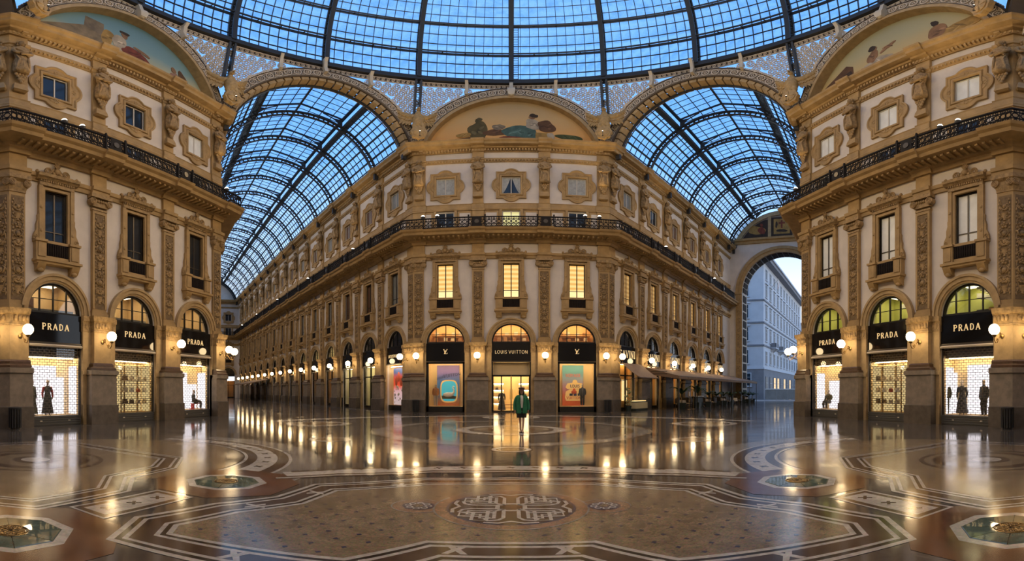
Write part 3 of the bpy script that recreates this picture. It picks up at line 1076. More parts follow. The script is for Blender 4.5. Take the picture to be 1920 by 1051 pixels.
for w, desc in S_DESC.items():
    bays, K, cors = S_BAYS[w]
    rz = w.rotation_euler.z
    W = K['W']
    pil = [(a + b) / 2 for a, b in zip(bays, bays[1:])]
    order = pil if w not in (w_larm, w_lback) else pil[::-1]
    arm = w not in (w_front, w_left, w_right)
    # railing
    rl = thing('balcony_railing', 'black iron balcony railing with ring pattern along the ' + desc, 'railing', w.location, rz, 'gallery railings')
    for c in bays:
        obj('railing_panel', K['railing_panel'], rl, (c, 0, 0))
    for p in pil:
        po = obj('railing_post', K['railing_post'], rl, (p, 0, 0))
        obj('medallion', K['medallion'], po)
    for e, s in cors:
        near = min(bays, key=lambda b: abs(b - e)) + s * W / 2
        end = e + s * 1.42 * T225
        n = max(2, int(abs(end - near) / .36))
        mb = MB()
        y0 = -1.42
        a, b = sorted((near, end))
        for z0, z1, d in ((15.28, 15.36, .05), (15.1, 15.13, .03), (14.72, 14.75, .03), (14.44, 14.52, .05)):
            mb.box(a, b, y0 - d, y0 + d, z0, z1)
        for i in range(n):
            x = a + (i + .5) * (b - a) / n
            mb.annulus((x, 14.925), .12, .165, y0 - .02, y0 + .02, 10)
            mb.annulus((x, 15.2), .045, .075, y0 - .02, y0 + .02, 7)
            mb.annulus((x, 14.62), .05, .085, y0 - .02, y0 + .02, 7)
            mb.box(x + (b - a) / n / 2 - .02, x + (b - a) / n / 2 + .02, y0 - .02, y0 + .02, 14.5, 15.3)
        obj('railing_panel', mb, rl, m=M['rail'])
    # lamps and statues on the intermediate piers
    for i, p in enumerate(order):
        if arm:
            lab = 'globe wall lamp on the %s pier of the %s from the octagon' % (ORD[i], desc.split(' above')[0])
            sl = 'stone caryatid after the %s quatrefoil window of the %s' % (ORD[i], desc.split(' above')[0])
        else:
            q = ('pier nearer the %s' % ('long arcade' if (i == 0) == (w is w_front) else 'viewer')) if w is w_left else ('pier nearer the long arcade' if i == 0 else 'pier nearer the awnings') if w is w_front else ('pier nearer the street arch' if i == 0 else 'pier nearer the viewer')
            if w is w_left:
                q = 'pier nearer the viewer' if i == 0 else 'pier nearer the long arcade'
            lab = 'globe wall lamp on the %s, %s' % (q, desc)
            sl = 'single stone caryatid above the inner %s, %s' % (q, desc)
        put_lamp(place(w, p, -.44, 4.12), rz, lab)
        put_statue(place(w, p, -.12, 18.85), rz, sl)
    for e, s in cors:
        if arm:
            cl = 'globe wall lamp on the corner pier, arcade side, %s' % desc.split(' above')[0]
            sl = 'stone caryatid of a corner pair, arcade side, %s' % desc.split(' above')[0]
        else:
            if w is w_front:
                q = 'by the long arcade' if s < 0 else 'by the awnings'
            elif w is w_left:
                q = 'nearest the viewer' if s < 0 else 'at the long arcade mouth'
            else:
                q = 'at the street arcade mouth' if s < 0 else 'nearest the viewer'
            cl = 'globe wall lamp on the corner pier %s, %s' % (q, desc)
            sl = 'stone caryatid of the corner pair %s, %s' % (q, desc)
        put_lamp(place(w, e - s * .36, -.44, 4.12), rz, cl)
        put_statue(place(w, e - s * .42, -.12, 18.85), rz, sl)
# the lamps of the hidden corner faces and of the walls behind the viewer
for w, e, lab in ((w_larm2, .36, 'globe wall lamp round the dark-windowed facade corner, inside the long arcade'), (w_rarm2, -.36, 'globe wall lamp round the corner of the pale-blind facade, inside the short arcade')):
    o = put_lamp(place(w, e, -.44, 4.12), w.rotation_euler.z, lab)
    sgn = 1 if e < 0 else -1
    lv = {nm: [(z, .95, o_) for z, h, o_ in l] for nm, (l, _) in PIER.items()}
    pr = obj('pier', MB().stack(lv['pier_base'], sgn, 0), w, m=M['grey'])
    for nm in ('pier_plinth', 'pier_moulding', 'pier_shaft', 'pier_capital'):
        obj(nm, MB().stack(lv[nm], sgn, 0), pr, m=M[PIER[nm][1]])
    pl = obj('pilaster', MB().stack([(5.4, .84, .24), (5.62, .84, .24), (5.64, .76, .16), (11.3, .76, .16), (11.4, .9, .4), (12.2, .95, .42), (12.3, .84, .18), (13.5, .84, .18)], sgn, 0), w, m=M['stone'])
    obj('upper_pilaster', MB().stack([(14.45, .9, .2), (22.1, .9, .14)], sgn, 0), w, m=M['stone'])
for x in (-5.6, 5.6):
    put_lamp(place(w_back, x, -.02, 4.12), w_back.rotation_euler.z, 'globe wall lamp on the closing wall behind the viewer, ' + ('street side' if x < 0 else 'arcade side'))

# floodlight pairs standing behind the railings, shining up at the gallery wall
def make_flood():
    r = thing('floodlight', 'x', 'floodlight', group='floodlights behind the gallery railings')
    obj('housing', MB().lathe([(.07, 0), (.14, .12), (.17, .26), (.15, .28)], 12, (0, 0, .9)), r, m=M['steel'], smooth=40)
    obj('lens', MB().ball((0, 0, 1.2), .14, 1, 1, .8, 12, 8), r, m=M['bulb'], smooth=60)
    obj('stand', MB().box(-.03, .03, -.03, .03, 0, .95).box(-.15, .15, -.15, .15, 0, .03), r, m=M['steel'])
    return r


FL = make_flood()
ff = [True]
for w, spots in ((w_front, (-6.7, -5.6, 5.6, 6.7)), (w_left, (-5.4, -4.4, 6.9)), (w_right, (-6.9, 4.4, 5.4)), (w_larm, (-9, -22, -36, -50, -64)), (w_rarm, (8.2, 22))):  # those on the two arm walls are added to light the arcades
    for i, x in enumerate(spots):
        p = place(w, x, -1.2, 14.44)
        lab = '%s small lit floodlight behind the gallery railing, %s' % (ORD[i], S_DESC[w].split(' above')[0])
        if ff[0]:
            o = FL
            ff[0] = False
            o.location = p
            o['label'] = lab
        else:
            o = dup(FL, p, w.rotation_euler.z, lab)
        flood(place(w, x, -1.2, 15.75), place(w, x, -9.0, 27.0), FLOOD_UP, 120)

# ------------------------------------------------------------------ lettering
GL = {  # strokes on a 0..1 x 0..1 field: (points, weight)  1 = thick, 0 = thin
    'P': (.72, [([(.16, 0), (.16, 1)], 1), ([(.16, .97), (.45, .97), (.62, .88), (.66, .74), (.62, .6), (.45, .5), (.16, .5)], .6)], [(.16, 0), (.16, 1)]),
    'R': (.8, [([(.16, 0), (.16, 1)], 1), ([(.16, .97), (.45, .97), (.6, .88), (.64, .74), (.6, .6), (.45, .52), (.16, .52)], .6), ([(.4, .52), (.72, 0)], 1)], [(.16, 0), (.72, 0)]),
    'A': (.86, [([(.08, 0), (.42, 1)], .35), ([(.42, 1), (.76, 0)], 1), ([(.2, .34), (.64, .34)], .3)], [(.08, 0), (.76, 0)]),
    'D': (.84, [([(.16, 0), (.16, 1)], 1), ([(.16, .97), (.42, .97), (.64, .82), (.7, .5), (.64, .18), (.42, .03), (.16, .03)], .6)], []),
    'S': (.64, [([(.56, .82), (.44, .96), (.26, .97), (.12, .84), (.14, .66), (.5, .4), (.54, .2), (.42, .04), (.22, .02), (.08, .18)], .8)], []),
    'V': (.8, [([(.06, 1), (.4, 0)], 1), ([(.4, 0), (.72, 1)], .35)], [(.06, 1), (.72, 1)]),
    'I': (.36, [([(.18, 0), (.18, 1)], 1)], [(.18, 0), (.18, 1)]),
    'N': (.86, [([(.14, 0), (.14, 1)], .35), ([(.14, 1), (.7, 0)], 1), ([(.7, 0), (.7, 1)], .35)], [(.14, 0), (.7, 1)]),
    'L': (.62, [([(.16, 0), (.16, 1)], 1), ([(.16, .03), (.58, .03), (.58, .2)], .5)], [(.16, 1)]),
    'O': (.92, [([(.46 + .38 * cos(2 * pi * i / 16), .5 + .49 * sin(2 * pi * i / 16)) for i in range(17)], .7)], []),
    'U': (.8, [([(.14, 1), (.14, .3), (.24, .06), (.42, .01), (.58, .06), (.68, .3), (.68, 1)], .7)], [(.14, 1), (.68, 1)]),
    'T': (.74, [([(.37, 0), (.37, 1)], 1), ([(.04, .97), (.7, .97)], .5)], [(.37, 0)]),
    'Y': (.78, [([(.06, 1), (.38, .5), (.38, 0)], 1), ([(.38, .5), (.7, 1)], .4)], [(.38, 0), (.06, 1)]),
    'G': (.86, [([(.74, .8), (.6, .95), (.44, .98), (.2, .86), (.08, .5), (.2, .14), (.44, .02), (.7, .12), (.72, .42), (.5, .42)], .7)], []),
    'E': (.64, [([(.16, 0), (.16, 1)], 1), ([(.16, .97), (.56, .97)], .5), ([(.16, .52), (.48, .52)], .5), ([(.16, .03), (.58, .03)], .5)], []),
    ' ': (.4, [], [])}


def lettering(text, h, thick=.13, serif=True, space=.1, d=.025, arch=None):
    """raised letters centred on x=0, z from 0 to h, front at y=-d"""
    mb = MB()
    tot = sum(GL[c][0] + space for c in text) - space
    x = -tot * h / 2
    k = 0
    for c in text:
        wd, strokes, ser = GL[c]
        dz = arch(k / max(1, len(text) - 1)) if arch else (0, 0, 1)
        hh = h * dz[2]

        def P(a, b):
            return (x + a * h, b * hh + dz[1])
        for pts, wt in strokes:
            if not serif:
                wt = .75
            t = thick * h * (.35 + .65 * wt) / 2
            L, R = [], []
            for i, (a, b) in enumerate(pts):
                p0 = pts[max(0, i - 1)]
                p1 = pts[min(len(pts) - 1, i + 1)]
                dx, dy = p1[0] - p0[0], p1[1] - p0[1]
                l = hypot(dx, dy) or 1
                px, pz = P(a, b)
                L.append((px - dy / l * t, pz + dx / l * t))
                R.append((px + dy / l * t, pz - dx / l * t))
            for i in range(len(pts) - 1):
                mb.prism([L[i], R[i], R[i + 1], L[i + 1]], -d, 0)
        if serif:
            for a, b in ser:
                px, pz = P(a, b)
                mb.box(px - .14 * h, px + .14 * h, -d, 0, pz - .025 * h, pz + .025 * h)
        x += (wd + space) * h
        k += 1
    return mb


def monogram(h):
    mb = MB()
    t = .07 * h

    def bar(a, b, w):
        dx, dz = b[0] - a[0], b[1] - a[1]
        l = hypot(dx, dz)
        nx, nz = -dz / l * w, dx / l * w
        mb.prism([(a[0] + nx, a[1] + nz), (a[0] - nx, a[1] - nz), (b[0] - nx, b[1] - nz), (b[0] + nx, b[1] + nz)], -.03, 0)
    bar((-.35 * h, h), (-.02 * h, .1 * h), t)       # V
    bar((-.02 * h, .1 * h), (.38 * h, h), t * .5)
    for x in (-.35, .38):
        mb.box((x - .13) * h, (x + .13) * h, -.03, 0, .97 * h, 1.02 * h)
    bar((.10 * h, .78 * h), (-.22 * h, 0), t)       # slanted L
    bar((-.30 * h, .02 * h), (.38 * h, .02 * h), t * .6)
    bar((.38 * h, .02 * h), (.45 * h, .22 * h), t * .5)
    return mb


# ------------------------------------------------------------------ shop fronts
def sign(w, x, hw, label, letters, lx=0, lz=4.5, out=.0, m='gold', z0=Z_SIGN0, z1=Z_SIGN1 - .02):
    t = thing('shop_sign', label, 'sign', place(w, x, 0, 0), w.rotation_euler.z, 'shop fascia signs')
    obj('fascia_board', MB().box(-hw, hw, -.04 + out, .3, z0, z1), t, m=M['black'])
    obj('fascia_edge', MB().box(-hw, hw, -.09 + out, .0, z0 - .09, z0), t, m=M['frame'])
    for k, l in enumerate(letters if isinstance(letters, list) else [letters] if letters else []):
        obj('lettering', l, t, ((lx[k] if isinstance(lx, list) else lx), -.045 + out, lz), m=M[m])
    return t


def room(mb, x0, x1, y0, y1, z0, z1):
    """five inner faces of a box open to the front (y0)"""
    mb.quad((x0, y1, z0), (x1, y1, z0), (x1, y1, z1), (x0, y1, z1))
    mb.quad((x0, y0, z0), (x0, y1, z0), (x0, y1, z1), (x0, y0, z1))
    mb.quad((x1, y1, z0), (x1, y0, z0), (x1, y0, z1), (x1, y1, z1))
    mb.quad((x0, y0, z0), (x1, y0, z0), (x1, y1, z0), (x0, y1, z0))
    mb.quad((x0, y0, z1), (x0, y1, z1), (x1, y1, z1), (x1, y0, z1))
    return mb


def mezzanine(w, x, r, label, wallm, es, kind, cl=(1, .8, .5)):
    """the room one sees through the arched fanlight"""
    t = thing('upper_room', label, 'interior', place(w, x, 0, 0), w.rotation_euler.z, 'rooms behind the fanlights', 'structure')
    d = 2.6
    obj('room_wall', room(MB(), -r - .3, r + .3, .52, d, 5.05, 7.3), t, m=M[wallm])
    if es:
        mm = emis('ceiling_glow', cl, es)
        obj('ceiling_light', MB().box(-r * .8, r * .8, .9, 2.2, 7.2, 7.26), t, m=mm)
    if kind == 'shelf':
        for z in (5.75, 6.2):
            obj('shelf', MB().box(-r * .95, r * .95, d - .5, d - .05, z, z + .05), t, m=M['woodlit'])
        rnd = random.Random(x)
        for z in (5.8, 6.25):
            for q in range(4):
                xx = -r * .7 + q * r * .45 + rnd.uniform(-.1, .1)
                obj('box', MB().box(xx - .15, xx + .15, d - .45, d - .15, z, z + rnd.uniform(.18, .3)), t, m=M[rnd.choice(['cream', 'woodlit', 'cream'])])
        obj('counter', MB().box(-r, r, .9, 1.3, 5.05, 5.62), t, m=M['woodlit'])
    elif kind == 'ledge':
        obj('ledge', MB().box(-r, r, .7, 1.1, 5.05, 5.72), t, m=M['greypane'])
        obj('cupboard', MB().box(-.5, -.1, 1.9, 2.4, 5.7, 6.5), t, m=M['brown'])
    elif kind == 'slats':
        for q in range(6):
            obj('ceiling_slat', MB().box(.1, r + .2, .7 + q * .3, .8 + q * .3, 6.75 - .02 * q, 6.85 - .02 * q), t, m=M['cream'])
        obj('table', MB().box(-.2, .5, 1.2, 1.6, 5.72, 5.78).box(.12, .18, 1.37, 1.43, 5.05, 5.72), t, m=M['dark'])
        obj('counter', MB().box(.5, r + .2, 1.2, 1.6, 5.05, 5.85), t, m=M['woodlit'])
        obj('inner_arch', MB().annulus((-.55, 5.05), 1.5, 1.75, 1.8, 2.3, 16, .2, pi * .5), t, m=M['stucco'])
    elif kind == 'lamps':
        for q in (-.5, .35):
            obj('pendant_light', MB().ball((q, 1.5, 6.2), .07, 1, 1, 1.5, 8, 6), t, m=M['bulb'])
            obj('pendant_cord', MB().box(q - .01, q + .01, 1.49, 1.51, 6.25, 7.3), t, m=M['iron'])
    return t


M['woodlit'] = mat('warm_wood', (.38, .19, .07), .5, var=.3, scale=3)
M['tanwall'] = mat('tan_room', (.55, .42, .24), .7)
M['limewall'] = mat('lime_room', (.50, .50, .16), .7)
M['orangewall'] = mat('orange_room', (.62, .36, .14), .6)
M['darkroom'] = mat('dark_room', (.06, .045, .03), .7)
M['creamroom'] = mat('cream_room', (.62, .55, .34), .7)


def grille_mesh(hw, z0, z1, row=.118, brick=.25):
    mb = MB()
    n = int((z1 - z0) / row)
    row = (z1 - z0) / n
    for i in range(n + 1):
        z = z0 + i * row
        mb.box(-hw, hw, -.009, .009, z - .011, z + .011)
    m = int(2 * hw / brick)
    for i in range(n):
        off = .5 if i % 2 else 0
        for j in range(m + 1):
            x = -hw + (j + off) * 2 * hw / m
            if x < hw + .001:
                mb.box(x - .010, x + .010, -.008, .008, z0 + i * row, z0 + (i + 1) * row)
    return mb


GR = [None]


def grille(w, x, label):
    hw = 1.46
    t = thing('security_grille', label, 'shutter', place(w, x, 0, 0), w.rotation_euler.z, 'roller grilles of the side shops')
    if GR[0] is None:
        GR[0] = grille_mesh(hw, .5, 3.86).mesh('grille_mesh', M['shutter'])
    obj('grille_mesh', GR[0], t, (0, .1, 0))
    for s in (-1, 1):
        obj('guide_rail', MB().box(s * 1.49 - .04, s * 1.49 + .04, .04, .16, 0, 3.9), t, m=M['frame'])
    obj('roller_box', MB().prism([(-.14, 3.76), (.2, 3.76), (.2, 3.88), (-.1, 3.88), (-.17, 3.82)], -1.5, 1.5, 'yz'), t, m=M['cream'])
    b = MB().box(-1.5, 1.5, .0, .25, 0, .46)
    for q in range(4):
        b.box(-1.5, 1.5, -.03, 0, .04 + .11 * q, .12 + .11 * q)
    br = obj('bottom_bar', b, t, m=M['bar'])
    for s in (-1, 1):
        obj('lock', MB().box(s * .8 - .06, s * .8 + .06, -.05, -.03, .2, .25), br, m=M['cream'])
    return t


def app(w, x, a, d):
    """where a thing a depth d behind the glass must stand to show at a of the opening from inside the octagon's near half"""
    sg = 1 if w is w_left else -1 if w is w_right else 0
    return a + sg * (sg * (x + a) + 16.8) / AP * d


def display(w, x, label, panels, posts, wallm='warmwall', ceil=3.3, strip=True, d=1.1, pm_='lilac'):
    """shop window interior: panels = backlit (x0,x1,z0,z1), posts = x of slim columns"""
    t = thing('display_window', label, 'shop window', place(w, x, 0, 0), w.rotation_euler.z, 'shop windows', 'structure')
    obj('display_wall', room(MB(), -1.5, 1.5, .22, d, .42, 3.95), t, m=M[wallm])
    obj('valance', MB().box(-1.5, 1.5, .3, .5, ceil, 3.97), t, m=M['frame'])
    if strip:
        obj('strip_light', MB().box(-1.4, 1.4, .5, .62, ceil - .03, ceil + .02), t, m=M['striplight'])
    for a, b, z0, z1 in panels:
        a, b = app(w, x, a, d - .1), app(w, x, b, d - .1)
        if max(abs(a), abs(b)) > 1.5:
            sd = 1 if b > 1.5 else -1
            obj('backlit_panel', MB().box(*sorted((sd * 1.49, sd * 1.46)), .35, d - .1, z0, z1), t, m=M[pm_])
        a, b = max(-1.48, a), min(1.48, b)
        if b - a > .05:
            obj('backlit_panel', MB().box(a, b, d - .12, d - .04, z0, z1), t, m=M[pm_])
    for p in posts:
        p = app(w, x, p, d - .4)
        obj('post', MB().lathe([(.06, .42), (.05, .5), (.05, ceil - .2), (.12, ceil)], 10, (p, d - .4, 0)), t, m=M['brass'], smooth=50)
    obj('shop_pane', MB().box(-1.5, 1.5, .2, .21, .45, 3.95), t, m=M['clear'])
    return t


RA0 = bay_r(WA)
FS = {w_left: 'dark-windowed facade', w_right: 'pale-blind facade'}
for w in (w_left, w_right):
    for i, x in enumerate(OB):
        near = (['nearest the viewer', 'in the middle', 'nearest the long arcade'] if w is w_left else ['nearest the street arcade', 'in the middle', 'nearest the viewer'])[i]
        sign(w, x, 1.53, 'black shop fascia with five gold serif capitals, %s, %s' % (near, FS[w]), lettering('PRADA', .30, .17, True, .26), 0, 4.58)
        grille(w, x, 'brick-pattern steel roller grille over the shop window %s, %s' % (near, FS[w]))
        if w is w_left:
            pn, po = ([(-1.5, .04, .5, 2.9), (.04, .48, .5, 2.35), (1.15, 1.5, .5, 2.9)], [1.06]) if i == 0 else ([(-1.5, -.5, .5, 3.1), (-.42, .45, .5, 3.1), (.55, 1.5, .5, 3.1)], [-.75, .2]) if i == 1 else ([(-1.5, -.76, .5, 2.85), (-.76, .15, .5, 2.1), (.75, 1.5, .5, 2.85)], [.67])
            mezzanine(w, x, 1.53, 'tan lit room with grey ledge behind the fanlight %s, dark-windowed facade' % near, 'tanwall', 5.0, 'ledge', (1, .74, .42))
        else:
            pn, po = ([(-1.5, -.79, .5, 2.8), (.19, 1.3, .5, 2.3)], [-.68]) if i == 0 else ([(-1.5, -.5, .5, 3.1), (-.42, .45, .5, 3.1), (.55, 1.5, .5, 3.1)], [-.4, .6]) if i == 1 else ([(-1.5, -1.14, .5, 2.85), (-1.0, -.6, .5, 2.6), (.03, 1.5, .5, 2.95)], [-1.08])
            mezzanine(w, x, 1.53, 'lime green lit room with slatted ceiling behind the fanlight %s, pale-blind facade' % near, 'limewall', 5.0, 'slats', (1, .9, .5))
        display(w, x, 'lit %s shop window behind the grille %s, %s' % ('golden' if i == 1 else 'white backlit', near, FS[w]), pn, po, pm_='goldlit' if i == 1 else 'lilac')

for w, cs in ((w_lback, (-7.85, -3.0)), (w_rback, (3.0, 7.85))):
    for c in cs:
        obj('shop_back', room(MB(), -RA0, RA0, .3, 1.5, 0, 7.0), w, (c, 0, 0), m=M['darkroom'])
# central facade: two poster windows and the glazed doors
M['blackpaint'] = mat('black_paint', (.012, .011, .010), .25)
for i, x in enumerate(OB):
    txt = [lettering('LOUIS', .25, .12, False, .12), lettering('VUITTON', .25, .12, False, .12)] if i == 1 else monogram(.36)
    sign(w_front, x, 1.53, ['black fascia with a gold monogram above the swan poster window', 'black fascia with long gold lettering above the glazed shop doors', 'black fascia with a gold monogram above the coral poster window'][i], txt, [-.80, .54] if i == 1 else 0, 4.55)
    mezzanine(w_front, x, 1.53, ['orange shelved room behind the arched fanlight over the swan poster', 'orange shelved room behind the arched fanlight over the glazed doors', 'orange shelved room behind the arched fanlight over the coral poster'][i], 'orangewall', 9.0, 'shelf', (1, .72, .36))


def gradient(name, stops, z0, z1, s=None, noise=.0):
    """printed sheet: colour runs with the sheet's own height"""
    m = bpy.data.materials.new(name)
    m.use_nodes = True
    t = m.node_tree
    b = t.nodes['Principled BSDF']
    b.inputs['Roughness'].default_value = .6
    tcn = t.nodes.new('ShaderNodeTexCoord')
    sp = t.nodes.new('ShaderNodeSeparateXYZ')
    mr = t.nodes.new('ShaderNodeMapRange')
    mr.inputs[1].default_value = z0
    mr.inputs[2].default_value = z1
    r = t.nodes.new('ShaderNodeValToRGB')
    e = r.color_ramp.elements
    e[0].position, e[0].color = stops[0][0], (*stops[0][1], 1)
    e[1].position, e[1].color = stops[-1][0], (*stops[-1][1], 1)
    for p, c in stops[1:-1]:
        q = e.new(p)
        q.color = (*c, 1)
    t.links.new(tcn.outputs['Object'], sp.inputs[0])
    if noise:
        n = t.nodes.new('ShaderNodeTexNoise')
        n.inputs['Scale'].default_value = 1.0
        n.inputs['Detail'].default_value = 5
        t.links.new(tcn.outputs['Object'], n.inputs['Vector'])
        ma = t.nodes.new('ShaderNodeMath')
        ma.operation = 'MULTIPLY_ADD'
        ma.inputs[1].default_value = noise * (z1 - z0)
        t.links.new(n.outputs['Fac'], ma.inputs[0])
        t.links.new(sp.outputs['Z'], ma.inputs[2])
        t.links.new(ma.outputs[0], mr.inputs[0])
    else:
        t.links.new(sp.outputs['Z'], mr.inputs[0])
    t.links.new(mr.outputs[0], r.inputs[0])
    t.links.new(r.outputs[0], b.inputs['Base Color'])
    if s:
        t.links.new(r.outputs[0], b.inputs['Emission Color'])
        b.inputs['Emission Strength'].default_value = s
    return m


M['poster_blue'] = gradient('blue_poster', [(0, (.55, .15, .03)), (.14, (.36, .17, .10)), (.3, (.03, .17, .36)), (.55, (.06, .19, .46)), (.8, (.17, .12, .30)), (1, (.10, .06, .15))], .45, 3.75, .12)
M['poster_coral'] = gradient('coral_poster', [(0, (.62, .11, .02)), (.25, (.58, .13, .05)), (.45, (.50, .24, .28)), (.65, (.24, .31, .36)), (.8, (.09, .25, .25)), (1, (.06, .18, .17))], .45, 3.75, .12)
M['poster_red'] = gradient('red_blue_poster', [(0, (.7, .6, .62)), (.35, (.8, .5, .55)), (.5, (.85, .10, .03)), (.7, (.7, .08, .05)), (.85, (.06, .1, .25)), (1, (.05, .07, .2))], .5, 3.7, .6)
M['navy'] = mat('navy_print', (.03, .04, .12), .5)
M['whiteprint'] = mat('white_print', (.85, .82, .78), .5)
M['tealprint'] = mat('teal_print', (.05, .42, .55), .5, emit=(.05, .42, .55), es=.5)
M['goldprint'] = mat('gold_print', (.80, .50, .16), .5, emit=(.8, .5, .16), es=.3)
M['redprint'] = mat('red_print', (.70, .12, .05), .5)
M['dkprint'] = mat('olive_print', (.09, .085, .04), .5)


def shopfront(x, label, sx0, sx1, postermat):
    t = display(w_front, x, label, [], [], 'warmwall', 3.86, True, 1.5)
    fr = MB()
    for a, b, z0, z1 in ((-1.53, -1.36, 0, 4), (1.36, 1.53, 0, 4), (-1.53, 1.53, 0, .42), (-1.53, 1.53, 3.78, 4.0)):
        fr.box(a, b, .0, .26, z0, z1)
    obj('shop_frame', fr, t, m=M['blackpaint'])
    po = thing('poster', 'tall gradient poster ' + ('of blue sky with swan picture' if sx0 < -.8 and postermat == 'poster_blue' else 'of teal and coral with gold crest') + ' in the central facade window', 'poster', place(w_front, x, 0, 0), 0)
    obj('sheet', MB().box(sx0, sx1, 1.30, 1.33, .45, 3.72), po, m=M[postermat])
    return t, po


t, p1 = shopfront(-WO, 'shop window with a blue swan poster and orange mannequin, central facade', -.88, .95, 'poster_blue')
y = 1.29
a_ = lambda k: (0, .1 + .45 * k, .75 + .6 * abs(k - .35) * 0 + .25 * sin(pi * k))
obj('poster_lettering', lettering('LOUIS', .17, .2, True, .04, .01, lambda k: (0, .16 * k, 1)), p1, (-.60, y, 2.56), m=M['navy'])
obj('poster_lettering', lettering('VUITTON', .26, .2, True, .02, .01, lambda k: (0, .22 * k, 1.1 - .4 * k)), p1, (.36, y, 2.70), m=M['navy'])
sq = lambda v: math.copysign(abs(v) ** .55, v)
pf = obj('printed_frame', MB().loft([[(.1 + a * sq(cos(q)), yy, 1.62 + b * sq(sin(q))) for a, b, yy in ((.62, .82, y + .01), (.62, .82, y - .02), (.72, .92, y - .02), (.72, .92, y + .01))] for q in [2 * pi * i / 32 for i in range(33)]], cap=False), p1, m=M['goldprint'], smooth=40)
obj('printed_sky', MB().prism([(.1 + .64 * sq(cos(q)), 1.62 + .84 * sq(sin(q))) for q in [2 * pi * i / 32 for i in range(32)]], y, y + .01), p1, m=M['tealprint'])
sw = MB()
sw.ball((.05, y - .03, 1.35), .30, 1.5, .12, .62, 14, 8)
sw.tube([(.38, y - .04, 1.4), (.52, y - .04, 1.55), (.50, y - .04, 1.78), (.40, y - .04, 1.92), (.46, y - .04, 2.02), (.56, y - .04, 1.95)], [.12, .09, .06, .055, .06, .03], 8)
obj('printed_swan', sw, p1, m=M['whiteprint'], smooth=60)
obj('printed_ground', MB().prism([(-.45, 1.0), (.65, 1.0), (.7, 1.2), (.4, 1.26), (.1, 1.16), (-.2, 1.3), (-.5, 1.25)], y - .015, y), p1, m=M['dkprint'])
t, p2 = shopfront(WO, 'shop window with a coral poster and dark-suited mannequin, central facade', -1.0, .72, 'poster_coral')
obj('poster_lettering', lettering('VOYAGE', .24, .2, True, .05, .01), p2, (-.12, y, 2.78), m=M['redprint'])
crest = MB().prism([(-.75, 1.95), (-.6, 2.25), (-.2, 2.3), (-.14, 2.5), (.02, 2.56), (.18, 2.5), (.24, 2.3), (.62, 2.25), (.7, 1.95), (.55, 1.8), (-.6, 1.8)], y - .01, y)
obj('printed_crest', crest, p2, m=M['goldprint'])
obj('poster_lettering', lettering('LOUIS', .22, .22, True, .05, .01), p2, (.02, y - .012, 1.93), m=M['navy'])
obj('printed_board', MB().prism([(-.7, .85), (.55, .85), (.7, 1.0), (.6, 1.65), (.35, 1.78), (-.4, 1.78), (-.72, 1.6), (-.8, 1.1)], y - .008, y), p2, m=M['goldprint'])
obj('printed_figure', MB().ball((-.05, y - .02, 1.55), .2, 1.2, .15, .8, 12, 6).ball((-.05, y - .02, 1.75), .11, 1, .15, 1, 10, 6), p2, m=M['redprint'], smooth=60)
obj('poster_lettering', lettering('VUITTON', .21, .22, True, .05, .01), p2, (-.08, y - .012, .98), m=M['redprint'])
for q in range(3):
    obj('printed_trunk', MB().box(-.42 + q * .33, -.16 + q * .33, y - .02, y, 1.24, 1.44), p2, m=M['navy'])

# glazed doors in the middle
gd = thing('door_1', 'black-framed glazed shop doors with pull handles under the long gold lettering', 'door', place(w_front, 0, 0, 0), 0, None, 'structure')
obj('display_wall', room(MB(), -1.5, 1.5, .22, 3.4, .02, 3.95), gd, m=M['warmwall'])
fr = MB()
for a, b, z0, z1 in ((-1.53, -1.42, 0, 4), (1.42, 1.53, 0, 4), (-1.53, 1.53, 2.82, 2.9), (-1.53, 1.53, 3.88, 4.0), (-1.53, 1.53, 0, .06)):
    fr.box(a, b, .05, .26, z0, z1)
obj('door_frame', fr, gd, m=M['blackpaint'])
obj('transom_panel', MB().box(-1.42, 1.42, .3, .34, 2.9, 3.88), gd, m=M['blindwarm'] if 'blindwarm' in M else M['tanwall'])
for k, (a, b) in enumerate(((-1.42, -.76), (-.76, -.01), (.01, .76), (.76, 1.42))):
    lf = MB()
    for u, v, z0, z1 in ((a, a + .045, .06, 2.82), (b - .045, b, .06, 2.82), (a, b, .06, .12), (a, b, 2.76, 2.82)):
        lf.box(u, v, .12, .18, z0, z1)
    lo = obj('door_leaf', lf, gd, m=M['blackpaint'])
    obj('door_pane', MB().box(a + .045, b - .045, .145, .155, .12, 2.76), lo, m=M['clear'])
    if k in (1, 2):
        xx = -.1 if k == 1 else .1
        obj('door_handle', MB().tube([(xx, .12, 1.0), (xx, .04, 1.05), (xx, .04, 1.75), (xx, .12, 1.8)], .018, 6), lo, m=M['brass'])
obj('ceiling_light', MB().box(-1.3, 1.3, .6, 3.0, 3.84, 3.88), gd, m=emis('shop_ceiling', (1, .78, .42), 9.0))
obj('threshold', MB().box(-1.53, 1.53, -.1, .3, 0, .025), gd, m=M['brown'])
for side in (-1, 1):
    un = thing('display_shelf', 'lit shop shelving inside the glazed doors, ' + ('awning side' if side > 0 else 'long arcade side'), 'shelf', place(w_front, side * 1.05, 2.75, 0), 0, 'shelving inside the doors')
    obj('back_panel', MB().box(-.42, .42, .2, .25, .05, 2.8), un, m=M['creamroom'])
    for z in (.6, 1.15, 1.7, 2.25):
        obj('shelf_board', MB().box(-.42, .42, -.2, .2, z, z + .04), un, m=M['woodlit'])
        obj('shelf_light', MB().box(-.4, .4, .12, .16, z - .03, z), un, m=M['striplight'])
